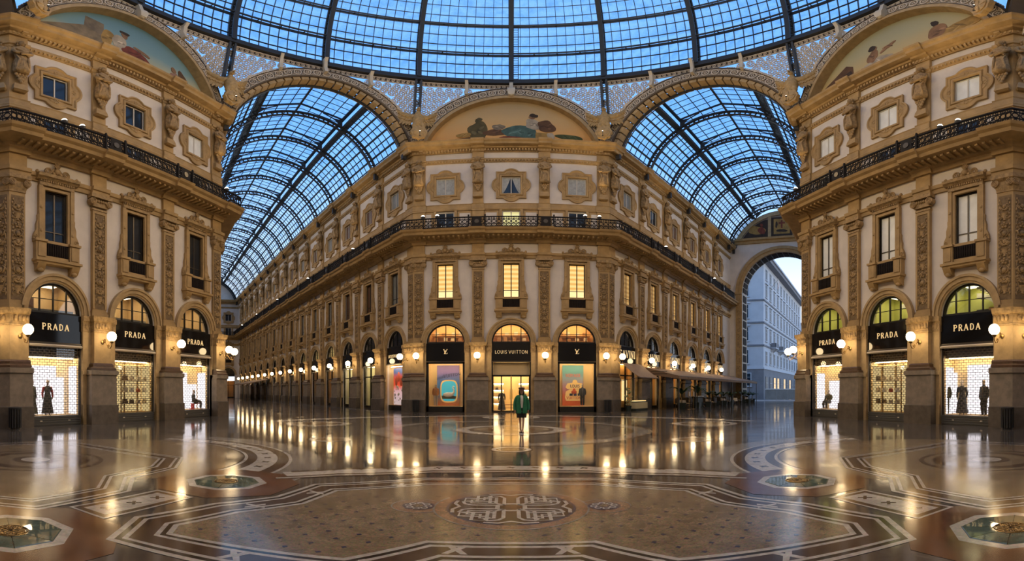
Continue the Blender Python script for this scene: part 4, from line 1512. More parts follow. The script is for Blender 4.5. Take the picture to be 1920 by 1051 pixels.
for k, (x, z, c) in enumerate(((-1.2, 1.75, 'dark'), (-.95, 1.2, 'brown'), (1.0, 1.75, 'brown'), (1.15, 1.2, 'dark'))):
    b = thing('handbag', 'small %s handbag on the %s shelf inside the glazed doors' % ('black' if c == 'dark' else 'brown', ['upper arcade-side', 'lower arcade-side', 'upper awning-side', 'lower awning-side'][k]), 'bag', place(w_front, x, 2.72, z - .01), 0, 'bags on the shop shelves')
    obj('body', MB().prism([(-.13, 0), (.13, 0), (.11, .18), (-.11, .18)], -.06, .06), b, m=M[c])
    obj('handle', MB().tube([(.07 * cos(q), 0, .18 + .09 * sin(q)) for q in [pi * i / 8 for i in range(9)]], .01, 5), b, m=M[c])
tb = thing('display_table', 'low wooden display bench with slats inside the glazed doors', 'table', place(w_front, -.35, 1.7, 0), 0)
obj('top', MB().box(-.6, .6, -.25, .25, .5, .56), tb, m=M['woodlit'])
obj('lower_shelf', MB().box(-.58, .58, -.23, .23, .25, .29), tb, m=M['woodlit'])
for a in (-.55, .55):
    for b in (-.2, .2):
        obj('leg', MB().box(a - .03, a + .03, b - .03, b + .03, .02, .5), tb, m=M['woodlit'])

# ------------------------------------------------------------------ arcade shops
def arm_shop(w, K, x, label, wallm, z1=3.98, glow=None, dark=True, d=2.2):
    r = bay_r(K['W'])
    t = thing('shop_front', label, 'shop window', place(w, x, 0, 0), w.rotation_euler.z, 'arcade shop fronts', 'structure')
    obj('shop_wall', room(MB(), -r, r, .3, d, 0, z1), t, m=M[wallm])
    fr = MB()
    for a, b, za, zb in ((-r, -r + .12, 0, z1), (r - .12, r, 0, z1), (-.05, .05, 0, z1), (-r, r, 2.9, 3.0), (-r, r, 0, .25)):
        fr.box(a, b, .1, .25, za, zb)
    obj('shop_frame', fr, t, m=M['blackpaint'])
    obj('shop_pane', MB().box(-r, r, .17, .18, .2, z1), t, m=M['clear'])
    if glow:
        obj('ceiling_light', MB().box(-r * .8, r * .8, .35, min(1.6, d - .1), z1 - .08, z1 - .02), t, m=emis('shop_glow', glow[0], glow[1]))
    return t


RA = bay_r(WA)
for i, x in enumerate(RB):
    o_ = ORD[i]
    t = arm_shop(w_rarm, KA, x, 'amber lit restaurant front, %s bay of the short arcade under the awning' % o_, 'orangewall', d=.75, glow=((1, .62, .22), (9, 8, 9, 9, 6, 5)[i]))
    sign(w_rarm, x, RA, 'black restaurant fascia with tall gold letters, %s bay of the short arcade' % o_, lettering('SAVINI', .62, .15, True, .06), 0, 4.45)
    mezzanine(w_rarm, x, RA, 'dark room with pendant lights behind the %s fanlight of the short arcade' % o_, 'darkroom', .25, 'lamps')
    # lit door panels seen below the awning
    for s in (-1, 1):
        obj('lit_panel', MB().box(s * .7 - .42, s * .7 + .42, .66, .7, .8, 2.6), t, m=M['litlow'])
GLOW = [None, ((1, .85, .5), 5), ((1, .85, .55), 5), ((1, .7, .35), 1.2), ((1, .6, .3), .5), ((1, .6, .3), .4)]
LBO = LB[::-1]
for i, x in enumerate(LBO):
    o_ = ORD[i]
    if i == 0:
        t = thing('display_window', 'shop window with a red and blue poster in the first bay of the long arcade', 'shop window', place(w_larm, x, 0, 0), w_larm.rotation_euler.z, 'shop windows', 'structure')
        obj('display_wall', room(MB(), -RA, RA, .2, 1.5, .3, 3.95), t, m=M['warmwall'])
        obj('strip_light', MB().box(-1.2, 1.2, .26, .36, 3.7, 3.74), t, m=M['striplight'])
        obj('shop_pane', MB().box(-RA, RA, .18, .19, .3, 3.9), t, m=M['clear'])
        obj('stall_riser', MB().box(-RA, RA, .1, .2, 0, .42), t, m=M['blackpaint'])
        po = thing('poster', 'red and blue gradient poster with white blooms in the first bay of the long arcade', 'poster', place(w_larm, x, 0, 0), w_larm.rotation_euler.z)
        obj('sheet', MB().box(-1.2, 1.2, .52, .56, .45, 3.6), po, m=M['poster_red'])
        mb = MB()
        rnd = random.Random(5)
        for q in range(26):
            mb.ball((rnd.uniform(-1, 1), .5, rnd.uniform(.6, 2.1)), rnd.uniform(.06, .15), 1, .12, 1, 8, 4)
        b = obj('printed_bloom', mb, po, m=M['whiteprint'], smooth=60)
        b['kind'] = 'stuff'
        mb = MB()
        for q in range(5):
            mb.ball((-.7 + q * .4, .5, 2.5 + .35 * (q % 2)), .22, 1, .1, 2, 8, 6)
        obj('printed_plume', mb, po, m=M['redprint'], smooth=60)
        txt = [lettering('LOUIS', .24, .15, False, .1), lettering('VUITTON', .24, .15, False, .1)]
    else:
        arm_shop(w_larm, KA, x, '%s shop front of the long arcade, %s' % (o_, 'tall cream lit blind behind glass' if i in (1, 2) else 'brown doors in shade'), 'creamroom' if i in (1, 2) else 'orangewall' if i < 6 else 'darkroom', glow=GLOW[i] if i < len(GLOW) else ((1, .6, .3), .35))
        txt = None
    sign(w_larm, x, RA, ('black fascia with small gold lettering over the first bay of the long arcade' if i == 0 else 'plain black fascia over the %s bay of the long arcade' % o_), txt, [-.66, .5], 4.5)
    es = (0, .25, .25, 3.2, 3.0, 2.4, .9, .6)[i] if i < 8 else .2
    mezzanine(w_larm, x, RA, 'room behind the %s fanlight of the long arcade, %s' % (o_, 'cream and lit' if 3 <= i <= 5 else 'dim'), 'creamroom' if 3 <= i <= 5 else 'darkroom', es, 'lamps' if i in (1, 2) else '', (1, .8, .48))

# ------------------------------------------------------------------ awnings of the short arcade
M['canvas'] = mat('tan_canvas', (.30, .20, .125), .85, var=.25, scale=2, bump=.1, bscale=60)
M['canvasdk'] = mat('brown_canvas', (.16, .10, .06), .85)


def awning(w, xa, xb, depth, zt, zf, label, scallop=True, side=True, nseg=1):
    t = thing('awning', label, 'awning', place(w, xa, 0, 0), w.rotation_euler.z, 'restaurant awnings')
    L = xb - xa
    for k in range(nseg):
        a, b = L * k / nseg, L * (k + 1) / nseg
        mb = MB()
        n = 6
        rows = []
        for i in range(n + 1):
            u = i / n
            sag = -.06 * sin(pi * u)
            rows.append([(a + .01, -.45 - depth * u, zt + (zf - zt) * u + sag), (b - .01, -.45 - depth * u, zt + (zf - zt) * u + sag)])
        mb.loft(rows, closed=False)
        mb.loft([[(p[0], p[1], p[2] - .03) for p in r] for r in rows], closed=False)
        obj('canopy', mb, t, m=M['canvas'])
    mb = MB()
    n = int(L / .3)
    for i in range(n):
        a, b = L * i / n, L * (i + 1) / n
        mb.prism([(a, zf), (a, zf - .2), (a + (b - a) * .2, zf - .27), ((a + b) / 2, zf - .3), (b - (b - a) * .2, zf - .27), (b, zf - .2), (b, zf)] if scallop else [(a, zf), (a, zf - .06), (b, zf - .06), (b, zf)], -.47 - depth, -.45 - depth)
    v = obj('valance', mb, t, m=M['canvas'])
    if side:
        for xx in (0, L):
            mb = MB().prism([(-.45, zt), (-.45, zt - .75 * (zt - zf)), (-.45 - depth, zf - .25), (-.45 - depth, zf)], xx - .01, xx + .01, 'yz')
            obj('side_panel', mb, t, m=M['canvasdk'])
        if L > 6:
            for z in (3.32, 3.12):
                obj('printed_line', MB().box(-.025, -.012, -2.6, -1.0, z, z + .05), t, m=M['dark'])
    obj('front_bar', MB().tube([(0, -.45 - depth, zf - .02), (L, -.45 - depth, zf - .02)], .03, 6), t, m=M['steel'])
    if side:
        k = int(L / 4.5) + 1
        for i in range(k + 1):
            x = .1 + (L - .2) * i / k
            obj('post', MB().box(x - .04, x + .04, -.45 - depth + .03, -.45 - depth + .11, 0, zf - .03), t, m=M['steel'])
    else:
        for xx in (.1, L - .1):
            obj('arm', MB().tube([(xx, -.3, zf - .3), (xx, -.45 - depth, zf)], .025, 6), t, m=M['steel'])
    return t


awning(w_rarm, 1.35, 4.75, 1.7, 3.95, 2.75, 'small tan sloping awning over the first bay of the short arcade', False, False)
awning(w_rarm, 5.5, 33.2, 3.3, 3.75, 2.95, 'long tan restaurant awning with scalloped edge along the short arcade', True, True, 6)
aw = thing('awning', 'small dark awning over the far bays of the long arcade', 'awning', place(w_larm, -58, 0, 0), w_larm.rotation_euler.z, 'restaurant awnings')
obj('canopy', MB().prism([(-.5, 3.7), (-.5, 3.6), (-4.2, 2.75), (-4.2, 2.9)], 0, 15, 'yz'), aw, m=M['canvas'])
for k in range(4):
    obj('post', MB().box(.2 + 4.8 * k, .3 + 4.8 * k, -4.15, -4.05, 0, 2.8), aw, m=M['steel'])

# ------------------------------------------------------------------ restaurant furniture under the awning
M['linen'] = mat('white_linen', (.62, .56, .48), .8)
M['wicker'] = mat('dark_wicker', (.05, .035, .022), .6)
M['leaf'] = mat('palm_leaf', (.035, .075, .022), .5, var=.4, scale=8)
M['planter'] = mat('dark_green_planter', (.02, .03, .025), .5)
M['cushion'] = mat('cream_cushion', (.55, .46, .34), .8)


def at(t, out):
    return place(w_rarm, t, -out, 0)


rzR = w_rarm.rotation_euler.z


def make_table():
    r = thing('cafe_table', 'x', 'table', group='restaurant tables under the awning')
    obj('tablecloth', MB().lathe([(.50, .35), (.46, .5), (.42, .73), (.40, .75), (.02, .755)], 20, (0, 0, 0), 1, 1, lambda a, z: .05 * sin(8 * a) * (1 if z < .7 else 0)), r, m=M['linen'], smooth=60)
    obj('pedestal', MB().lathe([(.25, 0), (.22, .04), (.04, .08), (.04, .7)], 12), r, m=M['iron'], smooth=40)
    return r


def make_chair():
    r = thing('cafe_chair', 'x', 'chair', group='restaurant chairs under the awning')
    obj('seat', MB().box(-.22, .22, -.22, .22, .40, .45), r, m=M['wicker'])
    obj('cushion', MB().box(-.2, .2, -.2, .2, .45, .5), r, m=M['cushion'])
    obj('backrest', MB().prism([(-.22, .5), (.22, .5), (.24, .85), (.16, .95), (-.16, .95), (-.24, .85)], .2, .24), r, m=M['wicker'])
    for a in (-.2, .2):
        for b in (-.2, .2):
            obj('leg', MB().box(a - .02, a + .02, b - .02, b + .02, 0, .9 if b > 0 else .42), r, m=M['wicker'])
    return r


def palm(label, p, h, seed, big=1.0):
    rnd = random.Random(seed)
    r = thing('potted_palm', label, 'plant', p, rnd.uniform(0, 6), 'potted palms among the tables')
    obj('planter', MB().stack([(0, .22, .22)]) if False else MB().loft([[(-.22, -.22, 0), (.22, -.22, 0), (.22, .22, 0), (-.22, .22, 0)], [(-.3, -.3, .55), (.3, -.3, .55), (.3, .3, .55), (-.3, .3, .55)]]), r, m=M['planter'])
    obj('stem', MB().tube([(0, 0, .5), (.03, .02, .5 + h * .3), (0, 0, .5 + h * .5)], .04, 6), r, m=M['wicker'])
    for q in range(9):
        a = 2 * pi * q / 9 + rnd.uniform(-.3, .3)
        l = (.55 + rnd.uniform(0, .4)) * big
        up = rnd.uniform(.35, .9) * h * .6
        mid = []
        for i in range(6):
            u = i / 5
            mid.append((l * u * cos(a), l * u * sin(a), .5 + h * .45 + up * (2 * u - 1.4 * u * u)))
        mb = MB()
        rows = []
        for i, (x, y, z) in enumerate(mid):
            wd = .13 * big * sin(pi * min(.97, .08 + i / 5.4))
            rows.append([(x - wd * sin(a), y + wd * cos(a), z - .04), (x, y, z + .02), (x + wd * sin(a), y - wd * cos(a), z - .04)])
        mb.loft(rows, closed=False)
        obj('leaf', mb, r, m=M['leaf'])
    return r


tb0, ch0 = make_table(), make_chair()
spots = [(9.3, 2.3), (13.2, 1.6), (14.6, 2.9), (17.2, 1.8), (19.6, 2.9), (22.2, 1.8), (24.8, 2.8), (27.6, 1.9), (30.2, 2.8)]
first = True
cfirst = True
for i, (t_, o_) in enumerate(spots):
    lab = '%s round cloth-covered table under the long awning, counting from the octagon' % ORD[i]
    if first:
        tb0.location = at(t_, o_)
        tb0['label'] = lab
        first = False
    else:
        dup(tb0, at(t_, o_), 0, lab)
    for q, (dt, do, rr) in enumerate(((-.75, 0, pi / 2), (.75, 0, -pi / 2), (0, .82, 0))):
        lab = 'dark wicker chair %s the %s table under the long awning' % (('on the octagon side of', 'on the street side of', 'on the open front side of')[q], ORD[i])
        if cfirst:
            c = ch0
            c.location = at(t_ + dt, o_ + do)
            c.rotation_euler.z = rzR + rr
            c['label'] = lab
            cfirst = False
        else:
            dup(ch0, at(t_ + dt, o_ + do), rzR + rr + (pi if q == 2 else 0), lab)
for i, (t_, o_, h) in enumerate(((8.0, 2.9, 1.9), (10.3, 3.55, 2.1), (13.5, 3.5, 1.5), (16.0, 3.5, 1.4), (18.4, 3.55, 1.3), (21.0, 3.6, 1.3), (26.2, 3.55, 1.4), (29.0, 3.6, 1.2), (31.6, 3.5, 1.2))):
    palm('%s broad-leaved potted palm along the front of the long awning' % ORD[i], at(t_, o_), h, i, 1.25 if i < 2 else 1.0)
hc = thing('host_counter', 'dark green service counter with a pale top under the near end of the long awning', 'counter', at(11.6, 3.0), rzR)
obj('body', MB().box(-.75, .75, -.3, .3, 0, .98).box(-.8, .8, -.33, -.3, .1, .9), hc, m=M['planter'])
obj('top', MB().box(-.85, .85, -.4, .4, 1.08, 1.14), hc, m=M['blind'])
obj('plinth', MB().box(-.7, .7, -.28, .28, .98, 1.08), hc, m=M['dark'])
for k, t_ in enumerate((6.9, 7.9)):
    ms = thing('menu_stand', ['brass menu stand with a pale card, nearer the octagon', 'brass menu stand with an amber card, nearer the street'][k], 'menu stand', at(t_, 4.1), rzR, 'menu stands before the awning')
    obj('base', MB().lathe([(.16, 0), (.15, .02), (.03, .04)], 12), ms, m=M['brass'])
    obj('pole', MB().lathe([(.022, .03), (.022, 1.2)], 8), ms, m=M['brass'])
    obj('card_holder', MB().box(-.2, .2, -.03, .03, 1.15, 1.6), ms, m=M['brass'])
    obj('menu_card', MB().box(-.17, .17, -.04, -.03, 1.19, 1.56), ms, m=M['cushion'] if k else M['linen'])
vc = thing('pastry_case', 'low glass display case on a yellow lit base under the small awning', 'display case', at(3.3, 1.0), rzR)
obj('base', MB().box(-1.0, 1.0, -.3, .3, 0, .18).box(-1.0, 1.0, -.28, .28, .7, .76), vc, m=M['planter'])
obj('front_panel', MB().box(-1.0, 1.0, -.3, .26, .18, .7), vc, m=M['creamroom'])
obj('case_pane', MB().box(-.98, .98, -.27, -.26, .76, 1.2).box(-.98, .98, -.27, .27, 1.2, 1.215), vc, m=M['clear'])
obj('cakes_tray', MB().box(-.9, .9, -.2, .2, .78, .84), vc, m=M['litlow'])
sp = thing('shrub_pot', 'pale flowering shrub in a dark pot beside the corner pier under the small awning', 'plant', at(1.6, .95), 0)
obj('pot', MB().lathe([(.2, 0), (.28, .45), (.26, .45)], 14), sp, m=M['planter'], smooth=40)
mb = MB()
rnd = random.Random(2)
for q in range(70):
    a, h = rnd.uniform(0, 6.3), rnd.uniform(.5, 1.9)
    rr = .32 * sqrt(rnd.random()) * (1.1 - abs(h - 1.1) / 1.2)
    mb.ball((rr * cos(a), rr * sin(a), h), .06, 1, 1, .8, 5, 4)
o = obj('foliage', mb, sp, m=mat('pale_foliage', (.45, .46, .22), .7, var=.5, scale=9))
o['kind'] = 'stuff'

# ------------------------------------------------------------------ litter bins by the corner piers nearest the viewer, and at the central corner
def bin_(p, rz, label):
    r = thing('litter_bin', label, 'bin', p, rz, 'dark litter bins by the piers')
    obj('body', MB().lathe([(.22, .05), (.26, .75), (.27, .9)], 14), r, m=M['iron'], smooth=40)
    mb = MB()
    for q in range(14):
        a = 2 * pi * q / 14
        mb.box(.26 * cos(a) - .02, .26 * cos(a) + .02, .26 * sin(a) - .02, .26 * sin(a) + .02, .08, .88)
    obj('slat', mb, r, m=M['steel'])
    obj('rim', MB().lathe([(.3, .88), (.31, .95), (.22, .97), (.2, .9)], 14), r, m=M['steel'], smooth=40)
    obj('foot', MB().lathe([(.2, 0), (.2, .06)], 14), r, m=M['steel'])
    return r


bin_(place(w_left, -7.9, -1.15), 0, 'dark slatted litter bin at the near pier of the dark-windowed facade')
bin_(place(w_right, 7.9, -1.15), 0, 'dark slatted litter bin at the near pier of the pale-blind facade')
bin_(place(w_front, -HS + .3, -.95), 0, 'dark slatted litter bin at the central facade pier by the long arcade')
bin_(place(w_front, HS - .2, -.95), 0, 'dark slatted litter bin at the central facade pier by the awnings')

# ------------------------------------------------------------------ bodies
def skin_mesh(name, J, E, m, sub=1):
    """one continuous surface grown over joints {name: (x, y, z, r)} and bones [(a, b)]"""
    ks = list(J)
    me = bpy.data.meshes.new(name)
    me.from_pydata([J[k][:3] for k in ks], [(ks.index(a), ks.index(b)) for a, b in E], [])
    o = bpy.data.objects.new(name, me)
    COL.objects.link(o)
    o.modifiers.new('skin', 'SKIN')
    sv = me.skin_vertices[0].data
    for i, k in enumerate(ks):
        r = J[k][3]
        sv[i].radius = r if isinstance(r, tuple) else (r, r)
        sv[i].use_root = (i == 0)
    s = o.modifiers.new('sub', 'SUBSURF')
    s.levels = s.render_levels = sub
    dg = bpy.context.evaluated_depsgraph_get()
    out = bpy.data.meshes.new_from_object(o.evaluated_get(dg))
    bpy.data.objects.remove(o)
    bpy.data.meshes.remove(me)
    out.name = name
    out.materials.clear()
    out.materials.append(m)
    out.polygons.foreach_set('use_smooth', [True] * len(out.polygons))
    return out


STAND = dict(pelvis=(0, 0, .97, (.14, .10)), waist=(0, .0, 1.12, (.115, .085)), chest=(0, .0, 1.33, (.14, .10)), neck=(0, .01, 1.50, .048), skull=(0, -.01, 1.60, .07),
             sl=(-.17, .01, 1.43, .055), el=(-.235, .04, 1.15, .040), wl=(-.24, -.03, .90, .028), hl=(-.24, -.05, .82, (.02, .036)),
             sr=(.17, .01, 1.43, .055), er=(.235, .04, 1.15, .040), wr=(.24, -.03, .90, .028), hr=(.24, -.05, .82, (.02, .036)),
             tl=(-.09, 0, .88, .085), kl=(-.095, -.02, .50, .055), al=(-.09, .02, .09, .036), fl=(-.11, -.14, .04, .035),
             tr=(.09, 0, .88, .085), kr=(.095, -.02, .50, .055), ar=(.09, .02, .09, .036), fr=(.11, -.14, .04, .035))
BONES = [('pelvis', 'waist'), ('waist', 'chest'), ('chest', 'neck'), ('neck', 'skull'), ('chest', 'sl'), ('sl', 'el'), ('el', 'wl'), ('wl', 'hl'), ('chest', 'sr'), ('sr', 'er'), ('er', 'wr'), ('wr', 'hr'),
         ('pelvis', 'tl'), ('tl', 'kl'), ('kl', 'al'), ('al', 'fl'), ('pelvis', 'tr'), ('tr', 'kr'), ('kr', 'ar'), ('ar', 'fr')]


def smooth_path(pts, rs, k=4):
    """a rounded run of points and radii through the given ones"""
    q = [Vector((*p, r)) for p, r in zip(pts, rs)]
    P_, R_ = [], []
    for i in range(len(q) - 1):
        p0, p1, p2, p3 = q[max(0, i - 1)], q[i], q[i + 1], q[min(len(q) - 1, i + 2)]
        for j in range(k):
            t = j / k
            v = .5 * (2 * p1 + (p2 - p0) * t + (2 * p0 - 5 * p1 + 4 * p2 - p3) * t * t + (3 * p1 - p0 - 3 * p2 + p3) * t ** 3)
            P_.append(tuple(v[:3]))
            R_.append(v[3])
    P_.append(tuple(q[-1][:3]))
    R_.append(q[-1][3])
    return P_, R_


def head_mb(mb, c, s=1.0):
    """skull, jaw, nose and ears"""
    x, y, z = c
    mb.loft([[(x + s * r * cos(2 * pi * i / 16), y + s * (r * 1.2 * sin(2 * pi * i / 16) + oy), z + s * h) for i in range(16)] for r, h, oy in
             ((.012, -.125, -.05), (.040, -.115, -.04), (.055, -.08, -.025), (.066, -.04, -.01), (.074, .0, 0), (.077, .04, .004), (.070, .08, .006), (.048, .11, .008), (.01, .125, .01))])
    mb.loft([[(x - .008 * s, y - .098 * s, z - .0 * s), (x + .008 * s, y - .098 * s, z), (x, y - .085 * s, z + .03 * s)], [(x - .014 * s, y - .095 * s, z - .035 * s), (x + .014 * s, y - .095 * s, z - .035 * s), (x, y - .118 * s, z - .03 * s)]])
    for q in (-1, 1):
        mb.ball((x + q * .076 * s, y + .005 * s, z - .01 * s), .022 * s, .45, 1, 1.5, 8, 6)
    return mb


def hand_mb(mb, c, side, down=(0, -.15, -1)):
    """palm and five curled fingers hanging from the wrist at c"""
    x, y, z = c
    mb.ball((x, y, z - .045), .042, .45, .95, 1.25, 10, 8)
    for k, (dy, ln) in enumerate(((-.030, .070), (-.010, .080), (.010, .075), (.029, .060))):
        p = (x, y + dy, z - .085)
        mb.tube([p, (p[0] - side * .006, p[1] - .006, p[2] - ln * .45), (p[0] - side * .022, p[1] - .008, p[2] - ln * .8), (p[0] - side * .038, p[1] - .006, p[2] - ln * .95)], [.0095, .009, .0085, .006], 6)
    mb.tube([(x - side * .01, y - .036, z - .02), (x - side * .022, y - .062, z - .05), (x - side * .028, y - .064, z - .08)], [.012, .0105, .007], 6)
    return mb


# the one person: green jacket, white shirt, black shorts, dark cap
M['skin'] = mat('skin', (.42, .25, .17), .55)
M['green'] = mat('green_cloth', (.015, .16, .075), .8, var=.25, scale=14, bump=.2, bscale=40)
M['white'] = mat('white_cloth', (.72, .70, .66), .8)
M['blackcloth'] = mat('black_cloth', (.014, .012, .012), .8)
M['hair'] = mat('dark_hair', (.018, .010, .007), .5)
M['cap'] = mat('maroon_cap', (.055, .018, .014), .8)
per = thing('person', 'person in a green jacket, white shirt, black shorts and dark cap on the polished floor', 'person', (.40, .75, 0), radians(4))
J = dict(STAND)
J.update(kl=(-.055, -.03, .50, .052), al=(-.03, .05, .10, .034), fl=(-.06, -.10, .045, .034), tl=(-.085, 0, .88, .08), tr=(.085, 0, .88, .08),
         kr=(.06, -.06, .50, .052), ar=(.035, -.08, .10, .034), fr=(.02, -.23, .045, .034), sl=(-.155, .02, 1.42, .05), sr=(.155, .02, 1.42, .05), el=(-.245, .05, 1.16, .04), wl=(-.262, -.02, .92, .028), er=(.245, .05, 1.16, .04), wr=(.262, -.02, .92, .028))
JB = {k: v for k, v in J.items() if k not in ('hl', 'hr', 'skull')}
JB['skull'] = (0, -.005, 1.56, .055)
body = obj('body', skin_mesh('body', JB, [e for e in BONES if 'hl' not in e and 'hr' not in e], M['skin'], 2), per)
for nm, s in (('wl', -1), ('wr', 1)):
    mb = hand_mb(MB(), (J[nm][0], J[nm][1], J[nm][2] + .01), s)
    obj('hand', mb, body, m=M['skin'], smooth=70)
hd = obj('head', head_mb(MB(), (0, -.02, 1.655)), per, m=M['skin'], smooth=70)
for s in (-1, 1):
    obj('eye', MB().ball((s * .030, -.096, 1.662), .010, 1.2, .6, .55, 8, 6), hd, m=M['hair'])
    obj('eyebrow', MB().box(s * .032 - .018, s * .032 + .018, -.104, -.092, 1.69, 1.696), hd, m=M['hair'])
obj('mouth', MB().ball((0, -.098, 1.592), .022, 1, .3, .28, 10, 5), hd, m=mat('lips', (.36, .10, .08), .5))
hr = MB()
hr.lathe([(.05, -.22), (.085, -.12), (.092, 0), (.088, .07), (.05, .12)], 14, (0, .03, 1.66), 1, .85)
for s in (-1, 1):
    hr.tube(*smooth_path([(s * .078, -.01, 1.70), (s * .086, -.015, 1.6), (s * .08, -.02, 1.48), (s * .07, -.04, 1.40)], [.022, .026, .024, .010]), 10)
obj('hair', hr, per, m=M['hair'], smooth=60)
cp = MB()
cp.lathe([(.094, -.01), (.100, .01), (.122, .025), (.125, .04), (.105, .062), (.06, .078), (.01, .082)], 24, (0, .01, 1.715), 1, 1.15)
cp.loft([[(.085 * cos(a) * k, -.05 - .1 * sin(a) * k, 1.716 - .03 * (k - 1) * 3) for a in [pi * i / 10 for i in range(11)]] for k in (1.0, 1.35)], closed=False)
cp.loft([[(.085 * cos(a) * k, -.05 - .1 * sin(a) * k, 1.708 - .03 * (k - 1) * 3) for a in [pi * i / 10 for i in range(11)]] for k in (1.0, 1.35)], closed=False)
obj('cap', cp, per, m=M['cap'], smooth=50)
obj('shirt', MB().lathe([(.15, .86), (.15, 1.0), (.145, 1.15), (.155, 1.32), (.10, 1.43), (.052, 1.49)], 24, (0, -.012, 0), 1, .72), per, m=M['white'], smooth=60)


def jacket_mb(open_=.35, hem=.80, flare=.255):
    """open-fronted jacket body (facing -y) and sleeves"""
    mb = MB()
    rings = []
    for z, rx, ry, op in ((hem, flare, .175, open_ * .25), (hem + .05, flare, .175, open_ * .28), (1.0, flare - .01, .165, open_ * .4), (1.18, .205, .15, open_ * .75), (1.32, .20, .14, open_), (1.41, .175, .115, open_ * 1.05), (1.46, .115, .09, open_ * 1.3), (1.50, .072, .075, open_ * 1.5), (1.53, .060, .066, open_ * 1.6)):
        ring = []
        for i in range(25):
            a = -pi / 2 + op + (2 * pi - 2 * op) * i / 24
            w = 1 + .03 * sin(5 * a + z * 9)
            ring.append((rx * cos(a) * w, ry * sin(a) * w, z))
        for i in range(24, -1, -1):
            a = -pi / 2 + op + (2 * pi - 2 * op) * i / 24
            w = .94 + .03 * sin(5 * a + z * 9)
            ring.append((rx * cos(a) * w, ry * sin(a) * w, z))
        rings.append(ring)
    mb.loft(rings)
    return mb


jk = jacket_mb(.35, .79, .225)
for s in (-1, 1):
    jk.tube(*smooth_path([(s * .09, .01, 1.455), (s * .155, .02, 1.42), (s * .205, .035, 1.33), (s * .245, .05, 1.18), (s * .262, .03, 1.04), (s * .262, -.02, .91)], [.05, .066, .072, .072, .068, .06]), 18)
obj('jacket', jk, per, m=M['green'], smooth=60)
lp = MB()
for s in (-1, 1):
    lp.prism([(s * .055, 1.47), (s * .10, 1.40), (s * .135, 1.30), (s * .07, 1.12), (s * .055, 1.25)][::s], -.172, -.155)
obj('lapel', lp, per, m=M['green'])
sh = MB()
for s in (-1, 1):
    sh.lathe([(.115, .62), (.12, .72), (.125, .85), (.115, .98)], 14, (s * .075, -.01, 0), 1, 1.05)
sh.lathe([(.17, .88), (.16, 1.0)], 16, (0, -.01, 0), 1, .72)
obj('shorts', sh, per, m=M['blackcloth'], smooth=60)
for nm, fn in (('al', 'fl'), ('ar', 'fr')):
    ax, ay, az, _ = J[nm]
    fx, fy, fz, _ = J[fn]
    d = Vector((fx - ax, fy - ay, 0)).normalized()
    n = Vector((-d.y, d.x, 0))
    mb, ms = MB(), MB()
    rings, rs = [], []
    for u, wd, h in ((-.07, .028, .10), (-.03, .042, .125), (.04, .046, .11), (.11, .05, .07), (.17, .046, .055), (.205, .02, .04)):
        c = Vector((ax, ay, 0)) + d * u
        rings.append([tuple(c - n * wd + Vector((0, 0, .022))), tuple(c + n * wd + Vector((0, 0, .022))), tuple(c + n * wd * .7 + Vector((0, 0, h))), tuple(c - n * wd * .7 + Vector((0, 0, h)))])
        rs.append([tuple(c - n * wd * 1.08), tuple(c + n * wd * 1.08), tuple(c + n * wd * 1.08 + Vector((0, 0, .026))), tuple(c - n * wd * 1.08 + Vector((0, 0, .026)))])
    so = obj('shoe', mb.loft(rings), per, m=M['blackcloth'])
    obj('sole', ms.loft(rs), so, m=M['white'])

# ------------------------------------------------------------------ mannequins
M['manne'] = mat('pale_mannequin', (.55, .45, .36), .4)
MBODY = skin_mesh('body', {k: v for k, v in STAND.items()}, BONES, M['manne'], 1)
MHEAD = head_mb(MB(), (0, -.02, 1.655)).mesh('head', M['manne'], 70)
SEAT = dict(STAND)
SEAT.update(pelvis=(0, 0, .50, (.14, .10)), waist=(0, .02, .65, (.115, .085)), chest=(0, .02, .86, (.14, .10)), neck=(0, .02, 1.03, .048), skull=(0, 0, 1.13, .07), sl=(-.17, .02, .96, .055), sr=(.17, .02, .96, .055),
            el=(-.24, -.05, .72, .04), er=(.24, -.05, .72, .04), wl=(-.15, -.26, .62, .028), wr=(.15, -.26, .62, .028), hl=(-.12, -.34, .60, .03), hr=(.12, -.34, .60, .03),
            tl=(-.09, -.08, .50, .085), tr=(.09, -.08, .50, .085), kl=(-.11, -.44, .52, .058), kr=(.11, -.44, .52, .058), al=(-.11, -.46, .09, .036), ar=(.11, -.46, .09, .036), fl=(-.12, -.60, .04, .035), fr=(.12, -.60, .04, .035))
SBODY = skin_mesh('body', SEAT, BONES, M['manne'], 1)


def tubes(mb, chains):
    for pts, r in chains:
        mb.tube(*smooth_path(pts, r), 12)
    return mb


